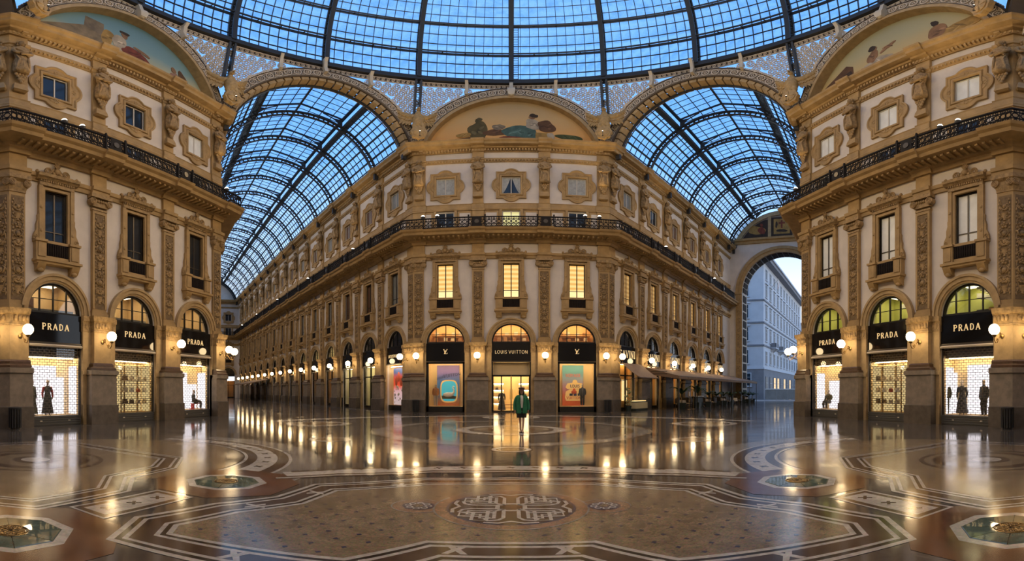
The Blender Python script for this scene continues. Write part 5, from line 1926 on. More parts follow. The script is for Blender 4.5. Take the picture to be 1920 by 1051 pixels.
def mannequin(w, x, out, label, kind, top, bottom=None, rz=0, z=.42, head=True):
    t = thing('mannequin', label, 'mannequin', place(w, x, out, z), w.rotation_euler.z + rz, 'shop window mannequins')
    if kind == 'seated':
        obj('body', SBODY, t)
        obj('head', MHEAD, t, (0, .01, -.47))
        mb = MB().lathe([(.17, .47), (.15, .65), (.19, .86), (.16, .98), (.06, 1.03)], 14, (0, .01, 0), 1.05, .72)
        tubes(mb, [([(s * .17, .02, .95), (s * .245, -.05, .72), (s * .15, -.25, .62)], [.07, .06, .045]) for s in (-1, 1)])
        obj('jacket', mb, t, m=M[top], smooth=60)
        mb = tubes(MB(), [([(s * .09, -.02, .5), (s * .11, -.44, .52), (s * .11, -.46, .12)], [.11, .085, .06]) for s in (-1, 1)])
        obj('trousers', mb, t, m=M[bottom or top], smooth=60)
        return t
    obj('body', MBODY, t)
    if head:
        obj('head', MHEAD, t)
    sl = [([(s * .16, .01, 1.42), (s * .245, .04, 1.15), (s * .245, -.03, .92)], [.075, .062, .045]) for s in (-1, 1)]
    if kind == 'dress':
        mb = MB().lathe([(.32, .12), (.26, .5), (.21, .8), (.175, 1.0), (.14, 1.14), (.175, 1.33), (.14, 1.44), (.06, 1.49)], 22, (0, 0, 0), 1, .75, lambda a, zz: .05 * sin(8 * a) * max(0, 1.0 - zz))
        obj('dress', mb, t, m=M[top], smooth=60)
        obj('sleeves', tubes(MB(), sl), t, m=M[bottom or top], smooth=60)
    else:
        mb = jacket_mb(.12, .86, .215)
        tubes(mb, sl)
        obj('jacket', mb, t, m=M[top], smooth=60)
        mb = tubes(MB(), [([(s * .085, 0, .98), (s * .095, -.02, .5), (s * .09, .01, .08)], [.10, .085, .068]) for s in (-1, 1)])
        obj('trousers', mb, t, m=M[bottom], smooth=60)
    return t


M['charcoal'] = mat('charcoal_cloth', (.035, .035, .032), .8)
M['olive'] = mat('olive_cloth', (.07, .07, .035), .8)
M['redcloth'] = mat('red_cloth', (.45, .03, .02), .7)
M['orangecloth'] = mat('rust_cloth', (.42, .15, .03), .7)
M['greycloth'] = mat('grey_stripe_cloth', (.05, .055, .06), .8)
mannequin(w_left, -WO + app(w_left, -WO, -1.28, .7), .7, 'mannequin in a long olive coat at the edge of the near window, dark-windowed facade', 'dress', 'olive', None, .2)
mannequin(w_left, -WO + app(w_left, -WO, -.43, .65), .65, 'mannequin in a long black dress with a red sleeve in the near window, dark-windowed facade', 'dress', 'charcoal', 'redcloth', -.3)
mannequin(w_left, WO + app(w_left, WO, -.1, .8), .82, 'seated mannequin in dark cloth on a red bench in the arcade-end window, dark-windowed facade', 'seated', 'charcoal', None, .8)
mannequin(w_left, WO + app(w_left, WO, 1.15, .8), .82, 'second seated mannequin in olive cloth on the red bench end, dark-windowed facade', 'seated', 'olive', 'charcoal', -.6)
be = thing('red_bench', 'red bench under the seated mannequins in the arcade-end window', 'bench', place(w_left, WO + app(w_left, WO, .55, .8), .82, .42), w_left.rotation_euler.z)
obj('seat', MB().box(-.8, .8, -.1, .3, .36, .42), be, m=M['redcloth'])
for a in (-.72, .72):
    obj('leg', MB().box(a - .04, a + .04, -.08, .28, 0, .36), be, m=M['redcloth'])
mannequin(w_right, -WO + app(w_right, -WO, .1, .8), .82, 'seated mannequin in an olive coat in the street-end window, pale-blind facade', 'seated', 'olive', 'charcoal', .3)
mannequin(w_right, WO + app(w_right, WO, .93, .6), .6, 'standing mannequin in a dark striped jacket and trousers in the near window, pale-blind facade', 'suit', 'greycloth', 'charcoal', -.1)
mannequin(w_right, WO + app(w_right, WO, -.3, .65), .65, 'mannequin in a long dark coat beside the post in the near window, pale-blind facade', 'dress', 'charcoal', None, .3)
mannequin(w_right, WO + app(w_right, WO, -1.25, .5), .5, 'mannequin in an olive coat at the edge of the near window, pale-blind facade', 'suit', 'olive', 'olive', .4)
mannequin(w_front, -WO - .9, .75, 'mannequin in rust shorts suit in front of the blue swan poster', 'suit', 'orangecloth', 'manne', .4)
mannequin(w_front, WO + .55, .75, 'mannequin in a dark jacket and trousers in front of the coral poster', 'suit', 'greycloth', 'charcoal', -.3)
mannequin(w_front, -.75, .7, 'slim dark dressed mannequin just inside the glazed doors', 'dress', 'charcoal', None, 0, .02)
for k, x in enumerate((-1.3, 1.15)):
    st = thing('handbag_stool', ['amber stool with a bag in the near window, dark-windowed facade', 'pale stool with a dark bag in the near window, pale-blind facade'][k], 'stool', place((w_left, w_right)[k], (-WO + app(w_left, -WO, -1.5, .35), WO + app(w_right, WO, 1.4, .35))[k], .45, .42), 0)
    obj('seat', MB().lathe([(.2, .55), (.22, .6), (.02, .62)], 12), st, m=M['orangecloth'] if k == 0 else M['cream'])
    for q in range(3):
        a = 2 * pi * q / 3
        obj('leg', MB().tube([(.12 * cos(a), .12 * sin(a), .56), (.2 * cos(a), .2 * sin(a), 0)], .018, 6), st, m=M['brass'])
    obj('bag', MB().prism([(-.16, .62), (.16, .62), (.13, .85), (-.13, .85)], -.08, .08), st, m=M['charcoal'] if k else M['orangecloth'])
# shelves of bags in the two middle grilled windows
for w, nm in ((w_left, 'dark-windowed facade'), (w_right, 'pale-blind facade')):
    rnd = random.Random(11)
    sh_ = thing('display_rack', 'gilt shop rack of three glass shelves in the middle window, ' + nm, 'rack', place(w, app(w, 0, 0, .65), .65, .42), w.rotation_euler.z, 'racks in the golden windows')
    for a in (-1.0, 1.0):
        obj('upright', MB().box(a - .025, a + .025, -.02, .03, 0, 2.5), sh_, m=M['brass'])
    obj('hoop', MB().tube([(-1.0, 0, 2.5), (-.9, 0, 2.65), (.9, 0, 2.65), (1.0, 0, 2.5)], .025, 6), sh_, m=M['brass'])
    for k, z in enumerate((.5, 1.15, 1.8)):
        obj('shelf_board', MB().box(-1.0, 1.0, -.2, .2, z, z + .03), sh_, m=M['cream'])
    for k, z in enumerate((.53, 1.18, 1.83)):
        for q in range(4):
            c = rnd.choice(['whiteprint', 'redcloth', 'orangecloth', 'brown', 'cream'])
            nmc = {'whiteprint': 'white', 'redcloth': 'red', 'orangecloth': 'rust', 'brown': 'dark brown', 'cream': 'cream'}[c]
            x = app(w, 0, 0, .65) - .75 + q * .5
            b = thing('handbag', '%s handbag, %s from arcade on %s shelf, golden window, %s' % (nmc, ORD[q if w is w_right else 3 - q], ('lowest', 'middle', 'top')[k], nm), 'bag', place(w, x, .63, .42 + z), w.rotation_euler.z, 'bags in the golden windows')
            s = rnd.uniform(.8, 1.2)
            obj('body', MB().prism([(-.15 * s, 0), (.15 * s, 0), (.12 * s, .22 * s), (-.12 * s, .22 * s)], -.06, .06), b, m=M[c])
            obj('handle', MB().tube([(.07 * cos(a), 0, .22 * s + .1 * sin(a)) for a in [pi * i / 8 for i in range(9)]], .012, 5), b, m=M[c])

# ------------------------------------------------------------------ the dome
DZ, DR = 29.95, 18.4
RSTEP = radians(10.7)
dome = thing('glass_dome', 'great iron and glass dome of blue dusk panes over the octagon', 'dome', (0, 0, DZ), 0, None, 'structure')


def sph(r, th, ph):
    """dome-local point: th above the springing, ph clockwise from +Y"""
    return (r * cos(th) * sin(ph), r * cos(th) * cos(ph), r * sin(th))


SECT = radians(22.5)
NCOL, NROW = 10, 3
rows = []
for k in range(7):
    for j in range(NROW):
        rows.append((RSTEP * (k + j / NROW), RSTEP * (k + (j + 1) / NROW)))


def pane_mb(mb, t0, t1, p0, p1, r=DR + .12, g=.0022):
    a = [sph(r, t0 + .001, p0 + g / cos(t0)), sph(r, t0 + .001, p1 - g / cos(t0)), sph(r, t1 - .001, p1 - g / cos(t1)), sph(r, t1 - .001, p0 + g / cos(t1))]
    b = [sph(r + .02, t0 + .001, p0), sph(r + .02, t0 + .001, p1), sph(r + .02, t1 - .001, p1), sph(r + .02, t1 - .001, p0)]
    return mb.loft([b, a])


rest = MB()
dphi = SECT / NCOL
for ri, (t0, t1) in enumerate(rows):
    pm = None
    for c in range(16 * NCOL):
        ph = (c - 8 * NCOL) * dphi
        if ri < 6 and -25 <= c - 8 * NCOL < 25:
            if pm is None:
                pm = pane_mb(MB(), t0, t1, 0, dphi).mesh('pane', M['pane'])
            obj('pane', pm, dome, rz=-ph)
        else:
            pane_mb(rest, t0, t1, ph, ph + dphi)
o = obj('pane_field', rest, dome, m=M['pane'])
o['kind'] = 'stuff'
# glazing bars of one sector, then copies
mb = MB()
for c in range(1, NCOL):
    ph = c * dphi
    for i in range(21):
        t0, t1 = rows[i]
        w = .017 / DR
        a = [sph(DR + q, t0, ph + s * w / cos(t0)) for q, s in ((-.02, -1), (-.02, 1), (.1, 1), (.1, -1))]
        b = [sph(DR + q, t1, ph + s * w / cos(t1)) for q, s in ((-.02, -1), (-.02, 1), (.1, 1), (.1, -1))]
        mb.loft([a, b], cap=False)
for i in range(1, 21):
    if i % NROW == 0:
        continue
    t = rows[i][0]
    w = .018 / DR
    rr = []
    for c in range(0, NCOL + 1, 2):
        ph = c * dphi
        rr.append([sph(DR + q, t + s * w, ph) for q, s in ((-.02, -1), (-.02, 1), (.12, 1), (.12, -1))])
    mb.loft(rr, cap=False)
gb = mb.mesh('glazing_bar', M['steel'])
rib = MB()
n = 22
for q0, q1, w in ((-.05, .12, .2), (-.55, -.42, .17)):
    rr = []
    for i in range(n + 1):
        t = radians(75) * i / n
        rr.append([sph(DR + q, t, 0)[:1] and (s * w, sph(DR + q, t, 0)[1], sph(DR + q, t, 0)[2]) for q, s in ((q0, -1), (q0, 1), (q1, 1), (q1, -1))])
    rib.loft(rr)
for i in range(54):
    t0, t1 = radians(75) * i / 54, radians(75) * (i + 1) / 54
    qa, qb = (-.48, -.02) if i % 2 else (-.02, -.48)
    A, B = sph(DR + qa, t0, 0), sph(DR + qb, t1, 0)
    for s in (-.14, .14):
        rib.tube([(s, A[1], A[2]), (s, B[1], B[2])], .035, 4)
rb = rib.mesh('rib', M['steel'])
for k in range(16):
    obj('rib', rb, dome, rz=-SECT * k)
    obj('glazing_bar', gb, dome, rz=-SECT * k)
for k in range(1, 8):
    t = RSTEP * k
    mb = MB()
    for q0, q1, dz in ((-.06, .14, .09), (-.5, -.36, .06)):
        rr = []
        for i in range(97):
            ph = 2 * pi * i / 96
            rr.append([sph(DR + q, t + s * dz / DR, ph) for q, s in ((q0, -1), (q0, 1), (q1, 1), (q1, -1))])
        mb.loft(rr, cap=False)
    for i in range(64):
        ph = 2 * pi * i / 64
        a, b = sph(DR - .43, t, ph), sph(DR, t, ph)
        mb.tube([a, b], .05, 4)
    obj('hoop', mb, dome, m=M['steel'])
cap_t = RSTEP * 7
obj('crown_pane', MB().lathe([(DR * cos(cap_t), DR * sin(cap_t)), (DR * cos(cap_t) * .5, DR * sin(cap_t) + .6), (.05, DR * sin(cap_t) + .8)], 32), dome, m=M['pane'])
mb = MB()
rr = []
for i in range(97):
    ph = 2 * pi * i / 96
    s_, c_ = sin(ph), cos(ph)
    rr.append([(r * s_, r * c_, z) for r, z in ((17.95, -.3), (18.7, -.36), (18.7, .22), (18.2, .3), (17.95, .18))])
mb.loft(rr, cap=False)
obj('ring_girder', mb, dome, m=M['steel'])
# dark struts from the ring down to the octagon's corners
st_ = MB()
for s in (-.2, .2):
    st_.loft([[(s - .08, y, z), (s + .08, y, z), (s + .08, y + .35, z), (s - .08, y + .35, z)] for y, z in ((17.95, .1), (18.35, -2.0), (18.9, -4.6))])
for i in range(9):
    u = i / 9
    z = .1 - 4.6 * u
    y = 18.15 + .9 * u
    st_.tube([(-.2, y, z), (.2, y + .08, z - .25), (-.2, y + .1, z - .5)], .04, 4)
sm = st_.mesh('strut', M['steel'])
for k in range(8):
    obj('strut', sm, dome, rz=-radians(22.5 + 45 * k))
# ladder on the inside of the dome
ld = thing('ladder', 'narrow iron ladder hanging inside the dome beside its central rib', 'ladder', (0, 0, DZ), -radians(1.0))
for s in (-.22, .22):
    obj('rail', MB().tube([(s, sph(DR - .25, t, 0)[1], sph(DR - .25, t, 0)[2]) for t in [radians(1 + 21 * i / 14) for i in range(15)]], .03, 5), ld, m=M['steel'])
rg = MB().box(-.22, .22, -.015, .015, -.015, .015).mesh('rung', M['steel'])
for i in range(24):
    p = sph(DR - .25, radians(1.2 + 20.6 * i / 23), 0)
    obj('rung', rg, ld, (0, p[1], p[2]))

# ------------------------------------------------------------------ arches, pendentives, murals, eagles
AZ, AR0, AR1 = 20.8, 7.3, 8.25


def surf(s, z, off=0.0):
    """pendentive surface in a side's frame"""
    w = min(1, max(0, (z - 23.4) / (29.6 - 23.4)))
    a = s / HS * radians(22.5)
    cx_, cy_ = 18.25 * sin(a), 18.25 * cos(a) - AP
    return (s * (1 - w) + cx_ * w, cy_ * w + off, z)


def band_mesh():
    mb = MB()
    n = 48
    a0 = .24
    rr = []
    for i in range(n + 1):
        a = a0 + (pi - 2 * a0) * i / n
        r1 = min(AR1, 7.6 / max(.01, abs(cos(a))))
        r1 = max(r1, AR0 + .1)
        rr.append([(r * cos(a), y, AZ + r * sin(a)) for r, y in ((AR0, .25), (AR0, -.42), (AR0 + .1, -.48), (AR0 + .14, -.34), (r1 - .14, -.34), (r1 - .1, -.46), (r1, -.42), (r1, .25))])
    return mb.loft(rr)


def lace_mesh():
    mb = MB()
    n = 27
    a0 = .30
    for i in range(n):
        a = a0 + (pi - 2 * a0) * (i + .5) / n
        r = (AR0 + AR1) / 2 + .0
        c = (r * cos(a), AZ + r * sin(a))
        mb.annulus(c, .23, .30, -.44, -.34, 14)
        mb.annulus(c, .07, .12, -.44, -.34, 8)
        for q in range(6):
            b = a + 2 * pi * q / 6
            mb.tube([(c[0] + .1 * cos(b), -.39, c[1] + .1 * sin(b)), (c[0] + .24 * cos(b + .3), -.39, c[1] + .24 * sin(b + .3))], .025, 4)
        b = a + (pi - 2 * a0) / n / 2
        for s in (-1, 1):
            spiral(mb, (r + s * .2) * cos(b), AZ + (r + s * .2) * sin(b), -.38, .13, 1.2, s, b, .03, 12)
    for rr in (AR0 + .17, AR1 - .17):
        mb.annulus((0, AZ), rr - .025, rr + .025, -.40, -.34, 48, a0, pi - a0)
    return mb


def lattice_mesh():
    mb = MB()

    def ring(s, z, r0, r1, n=12):
        rings = []
        for i in range(n + 1):
            a = 2 * pi * i / n
            rings.append([surf(s + r * cos(a), z + r * sin(a), o) for r, o in ((r0, .04), (r0, -.04), (r1, -.04), (r1, .04))])
        mb.loft(rings, cap=False)
    P = .78
    k = 0
    z = 22.6
    while z < 28.9:
        for i in range(-12, 13):
            s = (i + (.5 if k % 2 else 0)) * P
            if abs(s) > 7.5:
                continue
            rr = hypot(s, z - AZ)
            if rr > AR1 + .1 and z < 28.75:
                ring(s, z, .30, .345, 14)
                ring(s, z, .10, .13, 8)
                for q in range(6):
                    a = pi / 3 * q
                    ring(s + .21 * cos(a), z + .21 * sin(a), .055, .08, 6)
                for q in range(6):
                    a = pi / 6 + pi / 3 * q
                    s2, z2 = s + P * .577 * cos(a), z + P * .577 * sin(a)
                    if hypot(s2, z2 - AZ) > AR1 and abs(s2) < 7.55 and z2 < 28.85 and q in (0, 1):
                        ring(s2, z2, .05, .12, 7)
        z += P * .866
        k += 1
    # fine fill beside the arch
    for i in range(110):
        a = .35 + (pi - .7) * (i + .5) / 110
        r = AR1 + .12
        s, z = r * cos(a), AZ + r * sin(a)
        if abs(s) < 7.4 and z < 28.8:
            ring(s, z, .05, .10, 7)
    return mb


def sheet_mesh():
    mb = MB()
    cols = 40
    for i in range(cols):
        s0, s1 = -7.6 + 15.2 * i / cols, -7.6 + 15.2 * (i + 1) / cols
        zb = [AZ + sqrt(max(0, 8.0 ** 2 - s * s)) if abs(s) < 8 else AZ for s in (s0, s1)]
        m = 6
        for j in range(m):
            pts = []
            for s, b in ((s0, zb[0]), (s1, zb[1])):
                pts.append([(s, b + (29.7 - b) * j / m), (s, b + (29.7 - b) * (j + 1) / m)])
            mb.quad(surf(*pts[0][0], .12), surf(*pts[1][0], .12), surf(*pts[1][1], .12), surf(*pts[0][1], .12))
    return mb


def scroll_mesh():
    mb = MB()
    n = 36
    for i in range(n):
        s = -7.4 + 14.8 * (i + .5) / n
        tmp = MB()
        spiral(tmp, 0, 0, 0, .16, 1.6, 1 if s < 0 else -1, -pi / 2, .035, 16)
        for (x, y, z) in tmp.v:
            mb.v.append(surf(s + x, 29.32 + z, y - .06))
        b = len(mb.v) - len(tmp.v)
        mb.f += [tuple(b + q for q in f) for f in tmp.f]
    for z in (29.12, 29.5):
        mb.loft([[surf(-7.5 + 15 * i / 24, z + dz, o) for dz, o in ((-.03, .02), (-.03, -.08), (.03, -.08), (.03, .02))] for i in range(25)])
    return mb


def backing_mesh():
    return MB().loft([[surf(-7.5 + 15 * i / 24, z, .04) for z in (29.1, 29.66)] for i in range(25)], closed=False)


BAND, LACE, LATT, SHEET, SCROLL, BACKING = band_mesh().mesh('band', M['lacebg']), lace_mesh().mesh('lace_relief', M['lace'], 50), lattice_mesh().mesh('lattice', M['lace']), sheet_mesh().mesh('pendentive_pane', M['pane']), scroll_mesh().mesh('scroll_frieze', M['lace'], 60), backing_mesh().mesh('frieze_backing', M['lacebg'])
SOF = MB().annulus((0, AZ), 7.02, AR0, -.5, .35, 48, .2, pi - .2).mesh('arch_soffit', M['stone2'])
KEYB = MB().loft([[(-.2, -.3, 27.95), (.2, -.3, 27.95), (.2, -.75, 28.05), (-.2, -.75, 28.05)], [(-.3, -.3, 28.4), (.3, -.3, 28.4), (.3, -.85, 28.45), (-.3, -.85, 28.45)], [(-.3, -.3, 28.9), (.3, -.3, 28.9), (.3, -.7, 28.9), (-.3, -.7, 28.9)], [(-.14, -.3, 29.0), (.14, -.3, 29.0), (.14, -.6, 29.0), (-.14, -.6, 29.0)], [(-.14, -.1, 29.75), (.14, -.1, 29.75), (.14, -.45, 29.75), (-.14, -.45, 29.75)]]).ball((0, -.6, 28.2), .2, 1, .8, 1.2).mesh('key_bracket', M['cream'], 40)
BRK = {}
for s in (-1, 1):
    BRK[s] = MB().loft([[surf(s * 3.62 + dx, z, o) for dx, o in ((-.13, .0), (.13, .0), (.13, -.28 - b), (-.13, -.28 - b))] for z, b in ((28.15, .2), (28.8, .0), (29.4, .05), (29.75, .25))]).mesh('bracket', M['cream'])
BLANK = MB()
BLANK.loft([[(7.0 * cos(a), .3, AZ + 7.0 * sin(a)) for a in [.2 + (pi - .4) * i / 32 for i in range(33)]], [(7.6 * cos(a), .3, AZ + 7.6 * sin(a)) for a in [.2 + (pi - .4) * i / 32 for i in range(33)]]], closed=False)
SIDES = {0: 'over the central facade', -45: 'over the mouth of the long arcade', 45: 'over the mouth of the short arcade', -90: 'over the dark-windowed facade', 90: 'over the pale-blind facade', 135: 'behind the viewer on the blind side', -135: 'behind the viewer on the dark side', 180: 'behind the viewer'}
for th, desc in SIDES.items():
    x, y = polar(AP, th)
    ar = thing('arch', 'lace-patterned iron arch with openwork spandrels ' + desc, 'arch', (x, y, 0), -radians(th), 'arches carrying the dome', 'structure')
    obj('pendentive_pane', SHEET, ar)
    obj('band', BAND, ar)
    if abs(th) > 90:
        obj('infill', MB().prism([(7.3 * cos(a), AZ + 7.3 * sin(a)) for a in [.15 + (pi - .3) * i / 32 for i in range(33)]], .28, .32), ar, m=M['stucco'])
        continue
    obj('lace_relief', LACE, ar)
    obj('lattice', LATT, ar)
    obj('scroll_frieze', SCROLL, ar)
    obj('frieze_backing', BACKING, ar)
    obj('key_bracket', KEYB if abs(th) != 45 else BRK[1], ar, (0, 0, 0) if abs(th) != 45 else (-3.6, -.02, .42))
    for s in (-1, 1):
        obj('bracket', BRK[s], ar)
    if abs(th) != 45:
        obj('arch_soffit', SOF, ar)
    else:
        n = 30
        sp = MB().annulus((0, AZ), 7.0, 7.28, -.3, .9, 3, 0, (pi - .4) / n * .82).mesh('soffit_panel', M['stone2'])
        sp2 = None
        for i in range(n):
            a = .2 + (pi - .4) * i / n
            o = obj('soffit_panel', kit(('sp', i), lambda: MB().annulus((0, AZ), 7.0, 7.28, -.3, .9, 3, a, a + (pi - .4) / n * .82).mesh('soffit_panel', M['stone2'])), ar)

# murals: plain generic stand-ins in the colours of the painted lunettes
rnd = random.Random(21)


def blob(cx, cz, rx, rz_, seed, n=26, tilt=0.0, rough=.14):
    r = random.Random(seed)
    ph = [r.uniform(0, 6.28) for _ in range(5)]
    out = []
    for i in range(n):
        a = 2 * pi * i / n
        k = 1 + sum(rough / (j + 1) * sin((j + 2) * a + ph[j]) for j in range(5))
        x, z = rx * k * cos(a), rz_ * k * sin(a)
        out.append((cx + x * cos(tilt) - z * sin(tilt), cz + x * sin(tilt) + z * cos(tilt)))
    return out


def flat(name, c, m2=None):
    return mat(name, c, .8, var=.45, scale=1.6, col2=m2)


P = {k: flat('paint_' + k, tuple(.8 * q for q in c)) for k, c in dict(olive=(.13, .10, .035), brown=(.16, .075, .03), teal=(.09, .17, .15), white=(.55, .46, .34), red=(.27, .06, .03), ochre=(.50, .30, .08), skin=(.36, .19, .09), green=(.08, .10, .03), grey=(.27, .21, .14), dark=(.06, .035, .02), rose=(.40, .22, .16), wall=(.33, .25, .15)).items()}
for k_ in list(P):
    cb_ = P[k_].node_tree.nodes['Principled BSDF'].inputs['Base Color'].default_value
    P[k_ + '_light'] = flat('paint_light_' + k_, tuple(min(.8, q * 1.5 + .02) for q in cb_[:3]))
    P[k_ + '_deep'] = flat('paint_deep_' + k_, tuple(q * .6 for q in cb_[:3]))
MURALS = {
    0: ([(0, (.62, .28, .07)), (.3, (.66, .36, .11)), (.62, (.55, .36, .15)), (1, (.36, .27, .14))], 'painted lunette of an orange sky with dark reclining shapes, central facade',
        [('dark', [(-4.6, 23.2), (-4.4, 23.75), (-3.1, 23.9), (-1.4, 23.7), (1.2, 23.8), (4.9, 23.6), (5.0, 23.2)]), ('wall', [(-4.3, 23.0), (-4.2, 23.5), (-3.5, 23.55), (-3.4, 23.0)]), ('olive', blob(-2.6, 24.6, .75, 1.0, 1, tilt=.3)), ('olive', blob(-2.55, 25.7, .28, .3, 2)), ('brown', blob(-1.3, 24.3, .8, .4, 3)), ('grey', blob(-1.0, 24.9, .45, .35, 4)),
         ('teal', blob(.6, 24.4, 1.4, .62, 5, tilt=.12)), ('teal', blob(1.5, 24.0, .6, .6, 6)), ('white', blob(1.75, 25.2, .62, .62, 7, tilt=-.4)), ('skin', blob(1.65, 26.05, .24, .28, 8)), ('dark', blob(1.75, 26.2, .33, .22, 9)), ('brown', blob(2.75, 25.0, .72, .62, 10)), ('ochre', [(1.9, 23.6), (1.9, 24.3), (2.9, 24.3), (2.9, 23.6)]), ('red', blob(.0, 23.65, 1.0, .22, 11)), ('white', blob(3.1, 24.0, .3, .3, 12)), ('green', blob(4.6, 23.9, 1.0, .3, 13, tilt=-.12)), ('ochre', blob(-3.7, 24.1, .55, .25, 14))]),
    -90: ([(0, (.62, .46, .20)), (.25, (.50, .44, .24)), (.55, (.18, .30, .32)), (1, (.10, .21, .28))], 'painted lunette of a teal sky with pale and red draped shapes, dark-windowed facade',
          [('wall', [(-6.9, 23.0), (-6.7, 24.2), (-3.2, 25.7), (-1.6, 25.0), (-1.5, 23.0)]), ('grey', [(-3.3, 25.6), (-3.2, 26.7), (-2.0, 26.5), (-2.0, 25.2)]), ('ochre', blob(-1.75, 25.3, .45, .75, 22)), ('white', blob(-.9, 25.1, .55, .85, 23, tilt=.3)), ('skin', blob(-.55, 26.2, .26, .3, 24)), ('dark', blob(-.55, 26.42, .34, .16, 25)), ('red', blob(.35, 24.4, 1.35, .62, 26, tilt=-.35)), ('skin', blob(.75, 25.2, .75, .12, 27, tilt=-.3)), ('rose', blob(3.4, 24.1, .4, .75, 28)), ('skin', blob(3.35, 25.0, .22, .25, 29)), ('brown', blob(4.25, 24.3, .4, .9, 30, tilt=.2)), ('white', blob(2.6, 23.8, .9, .35, 31)), ('green', blob(5.3, 23.5, 1.0, .3, 32))]),
    90: ([(0, (.55, .30, .10)), (.35, (.52, .38, .16)), (.65, (.40, .36, .20)), (1, (.30, .30, .20))], 'painted lunette of a hazy gold sky with brown and crimson shapes, pale-blind facade',
         [('brown', [(-6.8, 23.0), (-6.2, 24.2), (-4.6, 25.0), (-3.6, 25.6), (-3.0, 25.2), (-2.8, 23.0)]), ('dark', [(-5.6, 23.0), (-5.2, 24.3), (-3.2, 24.9), (-2.9, 24.2), (-2.7, 23.0)]), ('red', blob(-2.0, 24.0, .75, .5, 41, tilt=.2)), ('white', blob(-.9, 24.35, 1.2, .5, 42, tilt=.1)), ('skin', blob(-1.35, 25.2, .42, .6, 43)), ('skin', blob(-1.25, 26.0, .22, .26, 44)), ('dark', blob(-1.4, 26.05, .26, .3, 45)), ('skin', blob(-.2, 25.5, .75, .12, 46, tilt=.45)), ('skin', blob(3.3, 24.9, .62, .8, 47, tilt=-.3)), ('dark', blob(3.05, 25.9, .25, .26, 48)), ('ochre', blob(4.6, 24.6, 1.5, .6, 49, tilt=.35)), ('white', blob(4.0, 24.0, .5, .3, 50)), ('green', blob(-4.6, 23.5, 1.0, .4, 51))])}
for th, (stops, lab, shapes) in MURALS.items():
    x, y = polar(AP, th)
    mu = thing('lunette_mural', lab, 'mural', (x, y, 0), -radians(th), 'painted lunettes under the dome')
    obj('plaster', MB().prism([(7.1 * cos(a), AZ + 7.1 * sin(a)) for a in [.18 + (pi - .36) * i / 40 for i in range(41)]], .2, .3), mu, m=gradient('sky_paint', stops, 23.0, 28.0, None, .12))
    for k, (c, pts) in enumerate(shapes):
        obj('painted_shape', MB().prism([p for p in pts], .2 - .004 * (k + 1), .2), mu, m=P[c])
        if len(pts) < 20:
            continue
        mx_, mz_ = sum(p[0] for p in pts) / len(pts), sum(p[1] for p in pts) / len(pts)
        ex, ez = max(p[0] for p in pts) - mx_, max(p[1] for p in pts) - mz_
        fr_ = random.Random(k * 7 + int(th) + 200)
        if max(ex, ez) > .45:
            for q in range(4):
                fb = blob(mx_ + fr_.uniform(-.45, .45) * ex, mz_ + fr_.uniform(-.4, .4) * ez, ex * fr_.uniform(.2, .38), ez * fr_.uniform(.06, .14), fr_.randint(0, 999), 14, fr_.uniform(-.9, .9))
                obj('painted_fold', MB().prism(fb, .2 - .004 * (k + 1) - .001 * (q + 1), .2), mu, m=P[c + fr_.choice(['_light', '_deep'])])

# eagles with shields on the corners
def feather(mb, p, a, ln, w, y):
    """one long feather from p at angle a in the xz plane"""
    c, s = cos(a), sin(a)
    pts = [(0, -.4 * w), (ln * .3, -.5 * w), (ln * .8, -.45 * w), (ln, 0), (ln * .8, .45 * w), (ln * .3, .5 * w), (0, .4 * w)]
    mb.prism([(p[0] + u * c - v * s, p[1] + u * s + v * c) for u, v in pts], y - .03, y + .03)


